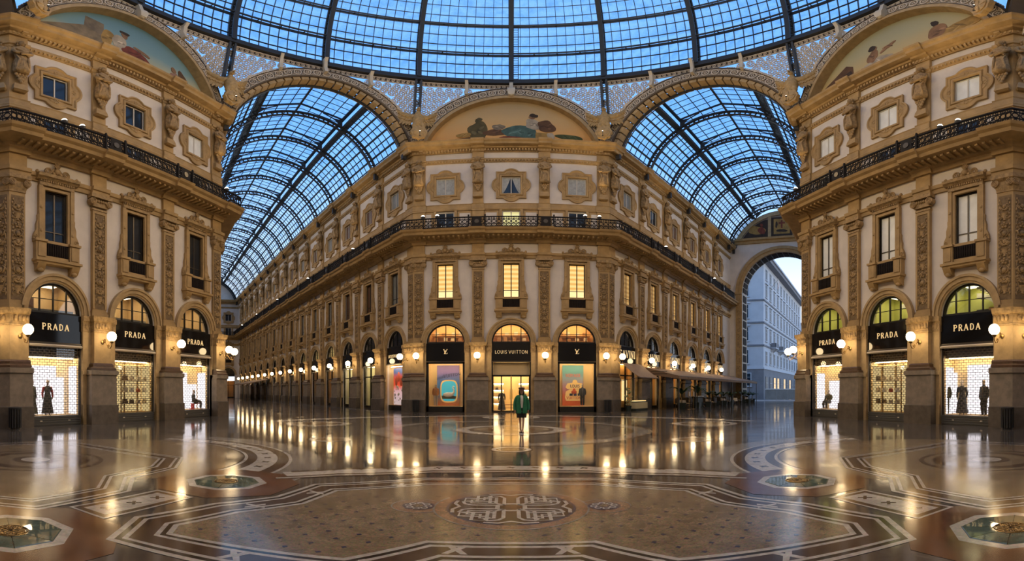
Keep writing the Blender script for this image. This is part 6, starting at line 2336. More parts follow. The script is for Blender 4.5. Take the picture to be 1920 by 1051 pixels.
def make_eagle():
    r = thing('eagle_statue', 'x', 'statue', group='gilt eagles on the octagon corners')
    mb = MB().lathe([(.16, 1.1), (.36, 1.4), (.46, 1.9), (.44, 2.35), (.30, 2.7), (.17, 2.95), (.15, 3.1)], 14, (0, -.1, 0), 1, .85, lambda a, z: .04 * sin(6 * a + 9 * z))
    mb.ball((0, -.2, 3.22), .2, .9, 1.1, 1, 10, 8)
    mb.tube([(0, -.36, 3.24), (0, -.52, 3.22), (0, -.56, 3.1)], [.08, .06, .015], 6)
    obj('body', mb, r, m=M['eagle'], smooth=60)
    for s in (-1, 1):
        mb = MB().tube([(s * .2, -.15, 1.7), (s * .34, -.25, 1.3), (s * .32, -.28, 1.05)], [.24, .2, .1], 8)
        obj('leg', mb, r, m=M['eagle'], smooth=60)
        mb = MB()
        mb.tube([(s * .25, -.1, 2.45), (s * .7, -.1, 2.55), (s * 1.2, -.1, 2.95), (s * 1.75, -.1, 3.45), (s * 2.05, -.1, 3.75)], [.28, .26, .22, .15, .05], 8)
        for k in range(12):
            u = k / 11
            p = (s * (.35 + 1.6 * u), 2.5 + 1.2 * u ** 1.25)
            ang = -pi / 2 + s * (.35 + 1.0 * u)
            feather(mb, p, ang, .95 - .15 * u + .2 * sin(pi * u), .25, -.08 - .02 * (k % 2))
            feather(mb, p, ang, .55, .24, -.15 - .02 * (k % 2))
        mb.v = [(a, b + .40 * abs(a), c) for a, b, c in mb.v]
        obj('wing', mb, r, m=M['eagle'], smooth=50)
    mb = MB()
    out = [(.62 * cos(a) * (1 + .07 * cos(8 * a)), .62 + .66 * sin(a) * (1 + .07 * cos(8 * a))) for a in [2 * pi * i / 40 for i in range(40)]]
    mb.prism(out, -.42, -.1)
    sh_ = obj('shield', mb, r, m=M['eagle'])
    obj('shield_disc', MB().lathe([(.44, 0), (.46, .06), (.38, .09), (.02, .13)], 24), sh_, (0, -.42, .62), rot=(pi / 2, 0, 0), m=M['eagle'], smooth=30)
    obj('cross_bar', MB().box(-.42, .42, -.55, -.5, .58, .66).box(-.04, .04, -.55, -.5, .2, 1.04), sh_, m=M['stone'])
    return r


EG = make_eagle()
for i, (a, lab) in enumerate(((-22.5, 'gilt eagle with a round shield between the long arcade arch and the central lunette'), (22.5, 'gilt eagle with a round shield between the central lunette and the short arcade arch'),
                              (-67.5, 'gilt eagle with a round shield between the dark-windowed facade lunette and the long arcade arch'), (67.5, 'gilt eagle with a round shield between the short arcade arch and the pale-blind facade lunette'),
                              (-112.5, 'gilt eagle and shield at the near end of the dark-windowed facade lunette'), (112.5, 'gilt eagle and shield at the near end of the pale-blind facade lunette'))):
    x, y = polar(18.45, a)
    o = EG if i == 0 else dup(EG)
    o.location = (x, y, 22.98)
    o.rotation_euler.z = -radians(a)
    o['label'] = lab
    x, y = polar(17.7, a)
    f = dup(FL, (x, y, 22.98), 0, 'small lit floodlight on the top cornice below the ' + lab[:lab.index(' with') if ' with' in lab else lab.index(' and')] + [' by the long arcade', ' by the short arcade', ' of the dark-windowed corner', ' of the pale-blind corner', ' at the near dark-windowed end', ' at the near pale-blind end'][i])
    f.scale = (.4, .4, .4)

# ------------------------------------------------------------------ glazed vaults of the arcades
VR = 7.35


def vault(th, T_, nb, name_, label, n_single):
    x, y = polar(AP, th)
    v = thing(name_, label, 'vault', (x, y, 0), -radians(th), 'arcade vaults', 'structure')
    ys = [.6, 5.42] + [5.42 + WA * k for k in range(1, nb)]
    ys = [q for q in ys if q < T_ - .5] + [T_]
    rib = MB()
    n = 36
    for r0, r1, w in ((6.9, 6.98, .12), (7.28, 7.42, .12)):
        rib.loft([[(r * cos(a), w * s, AZ + r * sin(a)) for r, s in ((r0, -1), (r0, 1), (r1, 1), (r1, -1))] for a in [.28 + (pi - .56) * i / n for i in range(n + 1)]])
    for i in range(40):
        a = .28 + (pi - .56) * (i + .5) / 40
        rib.tube([(6.95 * cos(a), 0, AZ + 6.95 * sin(a)), (7.3 * cos(a), 0, AZ + 7.3 * sin(a))], .075, 4)
    for s in (-1, 1):
        rib.box(s * 7.0 - .18, s * 7.0 + .18, -.14, .14, 21.9, 22.95)
        # truss of the raised lantern
        rib.tube([(s * 3.75, 0, 28.15), (0, 0, 29.2)], .07, 5)
        rib.tube([(s * 3.7, 0, 27.2), (s * 3.7, 0, 28.2)], .08, 5)
        rib.tube([(s * 3.7, 0, 27.5), (s * 2.9, 0, 28.1), (s * 2.0, 0, 28.55)], .06, 5)
        rib.prism([(s * 3.7, 27.3), (s * 3.7, 28.1), (s * 2.9, 28.1)], -.03, .03)
    rm = rib.mesh('rib', M['steel'])
    for yy in ys:
        obj('rib', rm, v, (0, yy, 0))
    a_lo, a_hi, nc = .27, radians(59), 8
    cols = []
    for s in (1, -1):
        for c in range(nc):
            a0, a1 = a_lo + (a_hi - a_lo) * c / nc, a_lo + (a_hi - a_lo) * (c + 1) / nc
            p0, p1 = (VR * cos(a0), AZ + VR * sin(a0)), (VR * cos(a1), AZ + VR * sin(a1))
            cols.append(((s * p0[0], p0[1]), (s * p1[0], p1[1])))
        for c in range(4):
            u0, u1 = c / 4, (c + 1) / 4
            cols.append(((s * 3.85 * (1 - u0), 28.2 + 1.1 * u0), (s * 3.85 * (1 - u1), 28.2 + 1.1 * u1)))
        cols.append(((s * 3.8, 27.25), (s * 3.8, 28.15)))

    def pm(mb, c, y0, y1):
        (xa, za), (xb, zb) = c
        L = hypot(xb - xa, zb - za)
        ux, uz = (xb - xa) / L * .02, (zb - za) / L * .02
        nx, nz = -uz, ux
        return mb.loft([[(xa + ux, y0 + .015, za + uz), (xb - ux, y0 + .015, zb - uz), (xb - ux, y1 - .015, zb - uz), (xa + ux, y1 - .015, za + uz)], [(xa + ux + nx, y0 + .015, za + uz + nz), (xb - ux + nx, y0 + .015, zb - uz + nz), (xb - ux + nx, y1 - .015, zb - uz + nz), (xa + ux + nx, y1 - .015, za + uz + nz)]])
    rest, cnt, cache = MB(), 0, {}
    bars = MB()
    for k in range(len(ys) - 1):
        nr = 6
        h = (ys[k + 1] - ys[k]) / nr
        for j in range(nr):
            y0 = ys[k] + j * h
            for ci, c in enumerate(cols):
                if cnt < n_single and k < 3:
                    key = (ci, round(h, 3))
                    if key not in cache:
                        cache[key] = pm(MB(), c, 0, h).mesh('pane', M['vpane'])
                    obj('pane', cache[key], v, (0, y0, 0))
                    cnt += 1
                else:
                    pm(rest, c, y0, y0 + h)
            # transverse thin bars
            for s in (-1, 1):
                pts = [(s * VR * cos(a_lo + (a_hi - a_lo) * i / 8), y0, AZ + VR * sin(a_lo + (a_hi - a_lo) * i / 8)) for i in range(9)]
                bars.loft([[(p[0], p[1] - .02, p[2]), (p[0], p[1] + .02, p[2]), (p[0] * 1.008, p[1] + .02, p[2] + .05), (p[0] * 1.008, p[1] - .02, p[2] + .05)] for p in pts], cap=False)
                bars.loft([[(s * 3.85, y0 - .02, 28.2), (s * 3.85, y0 + .02, 28.2), (s * 3.85, y0 + .02, 28.26), (s * 3.85, y0 - .02, 28.26)], [(0, y0 - .02, 29.3), (0, y0 + .02, 29.3), (0, y0 + .02, 29.36), (0, y0 - .02, 29.36)]], cap=False)
    o = obj('glazing_bar', bars, v, m=M['steel'])
    if rest.v:
        o = obj('pane_field', rest, v, m=M['vpane'])
        o['kind'] = 'stuff'
    for s in (-1, 1):
        for c in range(nc + 1):
            a = a_lo + (a_hi - a_lo) * c / nc
            w = .06 if c % 2 == 0 else .035
            x_, z_ = s * VR * cos(a), AZ + VR * sin(a)
            obj('purlin', MB().box(x_ - w, x_ + w, ys[0], T_, z_ - w - .03, z_ + w), v, m=M['steel'])
        for u in (.25, .5, .75):
            obj('purlin', MB().box(s * 3.85 * u - .03, s * 3.85 * u + .03, ys[0], T_, 28.2 + 1.1 * (1 - u) - .07, 28.2 + 1.1 * (1 - u)), v, m=M['steel'])
        obj('walkway', MB().box(*sorted((s * 3.7, s * 4.35)), ys[0], T_, 27.16, 27.22), v, m=M['steel'])
        obj('eaves_beam', MB().box(*sorted((s * 3.65, s * 3.95)), ys[0], T_, 28.1, 28.22), v, m=M['steel'])
        obj('springing_gutter', MB().box(*sorted((s * 7.0, s * 7.7)), 0, T_, 22.8, 23.0), v, m=M['stone'])
    obj('ridge', MB().box(-.08, .08, ys[0], T_, 29.22, 29.36), v, m=M['steel'])
    return v


vault(45, RT, 6, 'glass_vault', 'iron and glass barrel vault with raised lantern over the short street arcade', 300)
vault(-45, LT, 15, 'glass_vault', 'long iron and glass barrel vault receding over the long arcade', 300)

# ------------------------------------------------------------------ end of the short arcade: great arch to the street
x, y = polar(AP + RT, 45)
er = thing('wall_end', 'end wall of the short arcade pierced by a great open arch to the street', 'wall', (x, y, 0), -radians(45), None, 'structure')
AWR, AWZ = 5.75, 15.9
mb = MB()
n = 28
for yy in (0, 2.6):
    mb.quad((-HS, yy, 0), (-AWR, yy, 0), (-AWR, yy, AWZ), (-HS, yy, AWZ))
    mb.quad((AWR, yy, 0), (HS, yy, 0), (HS, yy, AWZ), (AWR, yy, AWZ))
    mb.quad((-HS, yy, AWZ), (-AWR, yy, AWZ), (-AWR, yy, 23.4), (-HS, yy, 23.4))
    mb.quad((AWR, yy, AWZ), (HS, yy, AWZ), (HS, yy, 23.4), (AWR, yy, 23.4))
    for i in range(n):
        a, b = pi - pi * i / n, pi - pi * (i + 1) / n
        mb.quad((AWR * cos(a), yy, AWZ + AWR * sin(a)), (AWR * cos(b), yy, AWZ + AWR * sin(b)), (AWR * cos(b), yy, 23.4), (AWR * cos(a), yy, 23.4))
obj('wall_face', mb, er, m=M['stucco'])
sf = MB()
pts = [(AWR, 0)] + [(AWR * cos(pi * i / 32), AWZ + AWR * sin(pi * i / 32)) for i in range(33)] + [(-AWR, 0)]
sf.loft([[(p[0], 0, p[1]), (p[0], 2.6, p[1])] for p in pts], closed=False)
obj('soffit', sf, er, m=M['grey'])
for i in range(22):
    a = pi * (i + .1) / 22
    b = pi * (i + .9) / 22
    obj('coffer', MB().annulus((0, AWZ), AWR - .1, AWR - .02, .35, 2.2, 3, a, b), er, m=M['soot'])
obj('archivolt', MB().annulus((0, AWZ), AWR, AWR + .5, -.12, 0, 40, 0, pi).annulus((0, AWZ), AWR + .5, AWR + .95, -.24, 0, 40, 0, pi), er, m=M['stone'])
for s in (-1, 1):
    obj('pilaster', MB().box(*sorted((s * AWR, s * (AWR + .9))), -.2, 0, 0, AWZ), er, m=M['stone'])
    mb = MB()
    for q in range(13):
        mb.box(*sorted((s * (AWR + .2), s * (AWR + .7))), -.24, -.2, .9 + q * 1.15, 1.75 + q * 1.15)
    obj('relief_panel', mb, er, m=M['carved'])
    mb = MB()
    for q in range(12):
        mb.box(*sorted((s * (AWR - .06), s * AWR)), .5, 2.1, .8 + q * 1.25, 1.8 + q * 1.25)
    obj('jamb_panel', mb, er, m=M['soot'])
obj('impost', MB().box(-HS, -AWR, -.3, 0, AWZ - .3, AWZ).box(AWR, HS, -.3, 0, AWZ - .3, AWZ), er, m=M['stone'])
obj('cornice', MB().moulding([(0, 23.2), (.2, 23.25), (.25, 23.6), (.5, 23.7), (.55, 24.0), (0, 24.05)], [(-HS, 0), (HS, 0)]), er, m=M['stone'])
obj('tympanum', MB().prism([(7.3 * cos(a), AZ + 7.3 * sin(a)) for a in [.36 + (pi - .72) * i / 30 for i in range(31)]], 0, .2), er, m=M['grey'])
obj('rim', MB().annulus((0, AZ), 6.75, 7.35, -.15, .05, 36, .4, pi - .4), er, m=M['stone2'])
for s in (-1, 0, 1):
    if s == 0:
        pts = [(-1.5, 24.2), (1.5, 24.2), (1.5, 27.2), (-1.5, 27.2)]
    else:
        pts = [(s * 2.0, 24.2), (s * 5.6, 24.2)] + [(s * 6.55 * cos(a), AZ + 6.55 * sin(a)) for a in [radians(34 + 5 * i) for i in range(8)]] + [(s * 2.0, 26.9)]
        pts = pts if s > 0 else pts[::-1]
    pa = obj('painted_panel', MB().prism(pts, -.04, 0), er, m=P['dark'])
    if s == 0:
        obj('panel_field', MB().box(-1.15, 1.15, -.06, -.04, 24.5, 26.9), pa, m=P['ochre'])
        obj('panel_cross', MB().box(-.12, .12, -.075, -.06, 25.4, 26.7).box(-.45, .45, -.075, -.06, 26.1, 26.35), pa, m=P['red'])
        obj('panel_shape', MB().prism(blob(0, 25.0, .8, .22, 61), -.07, -.06).prism(blob(-.75, 26.0, .16, .5, 62), -.07, -.06), pa, m=P['dark'])
    else:
        obj('panel_field', MB().prism(blob(s * 3.6, 25.3, 1.2, .7, 63), -.05, -.04), pa, m=P['ochre'])
        obj('panel_shape', MB().prism(blob(s * 2.9, 25.2, .5, .6, 64), -.07, -.05).prism(blob(s * 2.9, 26.1, .2, .25, 65), -.07, -.05), pa, m=P['red'])
for s in (-1, 1):
    obj('mullion', MB().box(s * 1.75 - .22, s * 1.75 + .22, -.12, 0, 24.05, 27.6), er, m=M['stone2'])
# end wall of the long arcade
x, y = polar(AP + LT, -45)
w_lend = wall('wall_left_end', 'distant cross facade closing the long arcade', (x, y, 0), radians(45), OB, KO, -HS, HS, (0, 0), [])
glaze(w_lend, KO, ['greypane'] * 3, ['winglass'] * 3, ['winglass'] * 3)
obj('gable', MB().prism([(7.6 * cos(a), AZ + 7.6 * sin(a)) for a in [.2 + (pi - .4) * i / 30 for i in range(31)]], 0, .2), w_lend, m=M['stucco'])
rl = thing('balcony_railing', 'black iron balcony railing across the distant end of the long arcade', 'railing', w_lend.location, w_lend.rotation_euler.z, 'gallery railings')
for c in OB:
    obj('railing_panel', KO['railing_panel'], rl, (c, 0, 0))
    arm_shop(w_lend, KO, c, 'distant shop front at the end of the long arcade, %s' % ['hidden end', 'middle', 'end beside the row of lamps'][OB.index(c)], 'orangewall', glow=((1, .6, .3), 1.0))
    mezzanine(w_lend, c, 1.5, 'dim room behind a fanlight at the far end of the long arcade, %s' % ['hidden end', 'middle', 'lamp-row end'][OB.index(c)], 'darkroom', .3, '')
for k, x in enumerate((-WO / 2, WO / 2)):
    put_lamp(place(w_lend, x, -.44, 4.12), w_lend.rotation_euler.z, 'globe wall lamp on the distant end wall of the long arcade, %s pier' % ('hidden' if k == 0 else 'lamp-row side'))

# ------------------------------------------------------------------ the street beyond the arch
M['render'] = mat('grey_render', (.66, .66, .68), .8, var=.12, scale=.5)
M['render2'] = mat('dark_rusticated_render', (.26, .25, .26), .8, var=.2, scale=1)
M['strglass'] = mat('street_glass', (.02, .035, .05), .35, spec=.2)
M['strglass2'] = lit_blind('street_lit', (.9, .6, .3), (1, .8, .5), 1.0)
bx, by = polar(1, 45)
x, y = 43.3, 69.6 - 16.8
bd = thing('apartment_building', 'pale grey apartment block with tall windows across the street beyond the arch', 'building', (x, y, 0), radians(-45) + pi / 2)
# frame: origin at the block's near corner, x running away along the street, y to the near face's left
LX, LY, HB = 46.0, 16.0, 26.6
obj('wall', MB().box(0, LX, 0, LY, 5.6, HB - 1.0), bd, m=M['render'])
obj('ground_storey', MB().box(-.06, LX, -.06, LY, 0, 5.6), bd, m=M['render2'])
for z in (5.6, 9.8, 14.0, 18.2):
    obj('string_course', MB().box(-.16, LX, -.16, LY, z, z + .28), bd, m=M['render2'] if z > 5.7 else M['render'])
ro = obj('roof', MB().box(-1.5, LX + 1, -1.5, LY, HB - .35, HB), bd, m=M['render'])
obj('eaves', MB().box(-1.2, LX, -1.2, LY, HB - 1.0, HB - .35), ro, m=M['render2'])
SW = {}


def street_window(x, y, z, face, h=2.3, hood=True, lit=False, w=1.35):
    k = (face, h, hood, w)
    if k not in SW:
        mb = MB()
        if face == 'x':   # on the y=0 face
            mb.box(-w / 2 - .16, w / 2 + .16, -.08, 0, -.12, h + .14)
            if hood:
                mb.box(-w / 2 - .35, w / 2 + .35, -.28, 0, h + .25, h + .42)
            mb.box(-w / 2 - .25, w / 2 + .25, -.2, 0, -.24, -.1)
            gl = MB().box(-w / 2, w / 2, -.1, -.05, 0, h)
            gb = MB().box(-.05, .05, -.13, -.1, 0, h).box(-w / 2, w / 2, -.13, -.1, h * .68, h * .68 + .06)
        else:
            mb.box(-.08, 0, -w / 2 - .16, w / 2 + .16, -.12, h + .14)
            if hood:
                mb.box(-.28, 0, -w / 2 - .35, w / 2 + .35, h + .25, h + .42)
            mb.box(-.2, 0, -w / 2 - .25, w / 2 + .25, -.24, -.1)
            gl = MB().box(-.1, -.05, -w / 2, w / 2, 0, h)
            gb = MB().box(-.13, -.1, -.05, .05, 0, h).box(-.13, -.1, -w / 2, w / 2, h * .68, h * .68 + .06)
        SW[k] = (mb.mesh('window', M['render2' if h > 3 else 'render']), gl.mesh('pane', M['strglass']), gl.mesh('pane', M['strglass2']), gb.mesh('sash', M['render']))
    a, g, gl2, b = SW[k]
    o = obj('window', a, bd, (x, y, z))
    obj('pane', gl2 if lit else g, o)
    obj('sash', b, o)


for fl, z in enumerate((6.7, 10.9, 15.1, 19.2, 22.6)):
    for k in range(12):
        street_window(2.2 + 3.6 * k, 0, z, 'x', 2.2 if fl < 4 else 1.9, fl in (1, 2, 3))
    for k in range(3):
        street_window(0, 3.6 + 4.4 * k, z, 'y', 2.4 if fl < 4 else 1.9, fl in (1, 2, 3), w=1.5)
for k in range(12):
    street_window(2.2 + 3.6 * k, -.06, .6, 'x', 3.6, False, k in (2, 3, 5, 7), 1.7)
for k in range(3):
    street_window(-.06, 3.6 + 4.4 * k, 2.6, 'y', 2.2, False, False, 2.4)
for k, xx in enumerate((7.5, 14.7, 22.0)):
    ba = obj('balcony', MB().box(xx - 1.6, xx + 1.6, -1.1, 0, 9.85, 10.05), bd, m=M['render'])
    obj('balustrade', MB().box(xx - 1.6, xx + 1.6, -1.1, -1.0, 10.05, 10.9).box(xx - 1.6, xx - 1.5, -1.1, 0, 10.05, 10.9).box(xx + 1.5, xx + 1.6, -1.1, 0, 10.05, 10.9), ba, m=M['render2'])
    for q in (-.95, .95):
        obj('corbel', MB().prism([(-1.0, 9.85), (0, 9.85), (0, 9.1)], xx + q - .15, xx + q + .15, 'yz'), ba, m=M['render'])
fg = thing('flag', 'small red and white flag on a pole below the eaves across the street', 'flag', tuple(bd.matrix_world @ Vector((0, 0, 0))) if False else (x + 3.2 * .7071 + 1.2 * .7071, y + 3.2 * .7071 - 1.2 * .7071, 21.6), radians(45))
obj('pole', MB().tube([(0, .6, -.6), (0, -1.0, 1.4)], .05, 6), fg, m=M['cream'])
obj('cloth', MB().loft([[(-.02 + .1 * sin(3 * u), -1.0 + .9 * u * .3, 1.3 - 1.7 * u), (.75 + .1 * sin(3 * u + 1), -.9 + .4 * u, 1.0 - 1.7 * u)] for u in [i / 6 for i in range(7)]], closed=False), fg, m=M['whiteprint'])
obj('cross', MB().loft([[(.3 + .1 * sin(3 * u + .5), -1.0 + .9 * u * .3 - .02, 1.17 - 1.7 * u), (.45 + .1 * sin(3 * u + .6), -.97 + .8 * u * .3 - .02, 1.1 - 1.7 * u)] for u in [i / 6 for i in range(7)]], closed=False), fg, m=M['redprint'])
b2 = thing('distant_building', 'farther pale blue-grey building beyond the apartment block', 'building', (x + 58 * .7071 + 6, y + 58 * .7071 - 6, 0), radians(45))
obj('wall', MB().box(0, 14, 0, 14, 0, 22), b2, m=M['render'])
obj('roof', MB().box(-.6, 14.6, -.6, 14.6, 22, 22.6), b2, m=M['render2'])
for z in (6, 10, 14, 18):
    for k in range(4):
        o = obj('window', MB().box(1.2 + 3.2 * k, 2.6 + 3.2 * k, -.08, .0, z, z + 2.2), b2, m=M['strglass'])

# barrier and kerb across the street
M['hoard'] = mat('grey_hoarding', (.30, .28, .25), .8, var=.2, scale=1)
hb = thing('hoarding', 'low grey site hoarding with a white top rail across the street end', 'barrier', (*polar(AP + RT + 16, 45), 0), radians(-45))
for k in range(6):
    obj('panel', MB().box(-6 + 2 * k + .02, -4 + 2 * k - .02, -.05, .05, .1, 1.9), hb, m=M['hoard'])
    obj('foot', MB().box(-6 + 2 * k - .15, -6 + 2 * k + .15, -.4, .4, 0, .12), hb, m=M['render2'])
obj('top_rail', MB().box(-6.05, 6.05, -.09, .09, 1.88, 2.0), hb, m=M['whiteprint'])
kb = thing('trim_1', 'pale kerb across the street beyond the arch', 'kerb', (*polar(AP + RT + 11, 45), 0), radians(-45), None, 'structure')
obj('kerb_stone', MB().box(-9, 9, -.2, .2, 0, .14), kb, m=M['render'])

# ------------------------------------------------------------------ the floor
def marble(name, c, c2, scale=1.2, rough=.085, tess=0.0, streak=True):
    m = bpy.data.materials.new(name)
    m.use_nodes = True
    t = m.node_tree
    b = t.nodes['Principled BSDF']
    b.inputs['Roughness'].default_value = rough
    b.inputs['Specular IOR Level'].default_value = .95
    tcn = t.nodes.new('ShaderNodeTexCoord')
    n = t.nodes.new('ShaderNodeTexNoise')
    n.inputs['Scale'].default_value = scale
    n.inputs['Detail'].default_value = 8
    n.inputs['Roughness'].default_value = .62
    n.inputs['Distortion'].default_value = 1.2
    t.links.new(tcn.outputs['Object'], n.inputs['Vector'])
    r = t.nodes.new('ShaderNodeValToRGB')
    r.color_ramp.elements[0].position = .35
    r.color_ramp.elements[0].color = (*c2, 1)
    r.color_ramp.elements[1].position = .65
    r.color_ramp.elements[1].color = (*c, 1)
    t.links.new(n.outputs['Fac'], r.inputs[0])
    col = r.outputs[0]
    if tess:
        v = t.nodes.new('ShaderNodeTexVoronoi')
        v.inputs['Scale'].default_value = 42
        t.links.new(tcn.outputs['Object'], v.inputs['Vector'])
        mx = t.nodes.new('ShaderNodeMix')
        mx.data_type = 'RGBA'
        mx.blend_type = 'OVERLAY'
        mx.inputs[0].default_value = tess
        t.links.new(r.outputs[0], mx.inputs[6])
        t.links.new(v.outputs['Color'], mx.inputs[7])
        hs = t.nodes.new('ShaderNodeHueSaturation')
        hs.inputs['Saturation'].default_value = .7
        t.links.new(mx.outputs[2], hs.inputs['Color'])
        col = hs.outputs[0]
    t.links.new(col, b.inputs['Base Color'])
    # worn patches in the polish and a faint swell of the laid surface
    n2 = t.nodes.new('ShaderNodeTexNoise')
    n2.inputs['Scale'].default_value = .9
    n2.inputs['Detail'].default_value = 6
    t.links.new(tcn.outputs['Object'], n2.inputs['Vector'])
    mr = t.nodes.new('ShaderNodeMapRange')
    mr.inputs[1].default_value = .3
    mr.inputs[2].default_value = .7
    mr.inputs[3].default_value = rough * .65
    mr.inputs[4].default_value = rough * 1.5
    t.links.new(n2.outputs['Fac'], mr.inputs[0])
    t.links.new(mr.outputs[0], b.inputs['Roughness'])
    n3 = t.nodes.new('ShaderNodeTexNoise')
    n3.inputs['Scale'].default_value = 2.2
    n3.inputs['Detail'].default_value = 3
    t.links.new(tcn.outputs['Object'], n3.inputs['Vector'])
    bp = t.nodes.new('ShaderNodeBump')
    bp.inputs['Strength'].default_value = .12
    bp.inputs['Distance'].default_value = .012
    t.links.new(n3.outputs['Fac'], bp.inputs['Height'])
    t.links.new(bp.outputs[0], b.inputs['Normal'])
    return m


F = dict(base=marble('grey_marble', (.105, .092, .08), (.042, .038, .036), .7), tan=marble('tan_mosaic', (.19, .12, .05), (.115, .075, .034), 3.0, .15, .28),
         white=marble('white_mosaic', (.40, .37, .33), (.28, .25, .22), 5, .15, .10), black=marble('black_mosaic', (.018, .017, .018), (.010, .010, .011), 5, .12),
         brown=marble('brown_mosaic', (.058, .024, .014), (.034, .015, .009), 4, .14, .2), red=marble('red_marble', (.125, .05, .026), (.075, .031, .018), 2.5, .14),
         blue=marble('blue_tile', (.025, .035, .09), (.018, .022, .05), 5, .14), green=marble('green_marble', (.12, .16, .125), (.06, .085, .068), 3, .05), palegrey=marble('pale_grey_marble', (.22, .21, .20), (.12, .115, .11), 1.6, .12),
         orange=marble('orange_mosaic', (.22, .09, .03), (.14, .055, .02), 5, .16, .2))
fl = obj('floor', MB().quad((-130, -60, 0), (130, -60, 0), (130, 170, 0), (-130, 170, 0)), m=F['base'])
tag(fl, 'polished dark marble mosaic floor with inlaid panels and medallions', 'floor', None, 'structure')
ZL = [.002]


def inlay(name, pts, m, z=None, hole=None, parent=fl):
    z = z or .003
    mb = MB()
    if hole:
        n = len(pts)
        mb.loft([[(x, y, z) for x, y in pts + pts[:1]], [(x, y, z) for x, y in hole + hole[:1]]], closed=False)
    else:
        mb.quad(*[(x, y, z) for x, y in pts])
    return obj(name, mb, parent, m=F[m])


def offset(pts, d):
    """outward offset of a closed anticlockwise polygon"""
    n = len(pts)
    out = []
    for i in range(n):
        p0, p1, p2 = (Vector(pts[i - 1]), Vector(pts[i]), Vector(pts[(i + 1) % n]))
        a, b = (p1 - p0).normalized(), (p2 - p1).normalized()
        na, nb = Vector((a.y, -a.x)), Vector((b.y, -b.x))
        m = (na + nb)
        m = m / max(.25, m.dot(na)) if m.length > 1e-6 else na
        q = p1 + m * d
        out.append((q.x, q.y))
    return out


def circ(cx, cy, r, n=40, a0=0, a1=2 * pi, ky=1.0):
    return [(cx + r * cos(a0 + (a1 - a0) * i / n), cy + r * ky * sin(a0 + (a1 - a0) * i / n)) for i in range(n + (0 if abs(a1 - a0 - 2 * pi) < 1e-6 else 1))]


def mirror(pts):
    return [(-x, y) for x, y in pts][::-1]


def bands(base, spec, z):
    """concentric bands outward from a polygon: [(width, material)]"""
    d = 0
    for w, m in spec:
        inlay('border_band', offset(base, d + w), m, z, offset(base, d) if d else base)
        d += w


BORD = [(.07, 'white'), (.06, 'black'), (.06, 'white'), (.24, 'brown'), (.06, 'white'), (.07, 'black'), (.08, 'white')]
half = [(.0, -12.02), (.9, -12.05), (1.55, -12.80), (3.46, -13.06), (3.62, -12.78), (3.40, -11.85), (2.86, -10.95), (2.75, -9.95), (1.4, -9.05), (0, -8.88)]
FIELD = half + [(-x, y) for x, y in half[1:-1]][::-1]
inlay('mosaic_field', FIELD, 'tan', .003)
bands(FIELD, BORD, .0045)
# links in the border
for x, y, a in ((.55, -12.3, 0), (-.55, -12.3, 0), (1.35, -12.95, -.75), (-1.35, -12.95, .75), (3.42, -11.4, 1.1), (-3.42, -11.4, -1.1), (2.5, -13.22, -.1), (-2.5, -13.22, .1), (3.02, -10.2, 1.4), (-3.02, -10.2, -1.4), (1.9, -9.2, -.6), (-1.9, -9.2, .6)):
    c, s = cos(a), sin(a)

    def rot(pts):
        return [(x + u * c - v * s, y + u * s + v * c) for u, v in pts]
    inlay('border_knot', rot([(-.13, -.14), (-.06, -.14), (0, -.05), (.06, -.14), (.13, -.14), (.05, 0), (.13, .14), (.06, .14), (0, .05), (-.06, .14), (-.13, .14), (-.05, 0)]), 'white', .0052)
# blue diamonds of the field
dm = MB().quad((0, -.036, 0), (.036, 0, 0), (0, .036, 0), (-.036, 0, 0)).mesh('blue_tile', F['blue'])


def inside(p, poly):
    x, y = p
    r = False
    for i in range(len(poly)):
        (x1, y1), (x2, y2) = poly[i - 1], poly[i]
        if (y1 > y) != (y2 > y) and x < (x2 - x1) * (y - y1) / (y2 - y1) + x1:
            r = not r
    return r


INN = offset(FIELD, -.1)
for i in range(-14, 15):
    for j in range(24):
        p = (i * .37 + (.185 if j % 2 else 0), -13.2 + j * .235)
        if inside(p, INN) and hypot(p[0], p[1] + 10.5) > 1.12 and min(hypot(p[0] - q, p[1] + 10.52) for q in (-1.3, 1.3)) > .42:
            obj('blue_tile', dm, fl, (p[0], p[1], .0045), rz=random.uniform(-.2, .2))
# knot medallion and its two rosettes
inlay('medallion_rim', circ(0, -10.5, 1.06), 'orange', .0056)
for s in (-1, 1):
    inlay('rosette_rim', circ(s * 1.30, -10.54, .37, 28), 'orange', .0042)
    inlay('rosette_edge', circ(s * 1.30, -10.54, .39, 28), 'palegrey', .0050, circ(s * 1.30, -10.54, .37, 28))
    inlay('rosette_ground', circ(s * 1.30, -10.54, .23, 28), 'blue', .006)
    for q in range(8):
        a = 2 * pi * q / 8
        inlay('rosette_petal', circ(s * 1.30 + .145 * cos(a), -10.54 + .145 * sin(a), .055, 12), 'white', .0075, circ(s * 1.30 + .145 * cos(a), -10.54 + .145 * sin(a), .03, 12))
    inlay('rosette_heart', circ(s * 1.30, -10.54, .07, 12), 'tan', .0075)
inlay('medallion_edge', circ(0, -10.5, 1.09), 'palegrey', .0054, circ(0, -10.5, 1.06))
inlay('medallion_ring', circ(0, -10.5, .90), 'blue', .006)
inlay('medallion_ground', circ(0, -10.5, .86), 'brown', .0065)


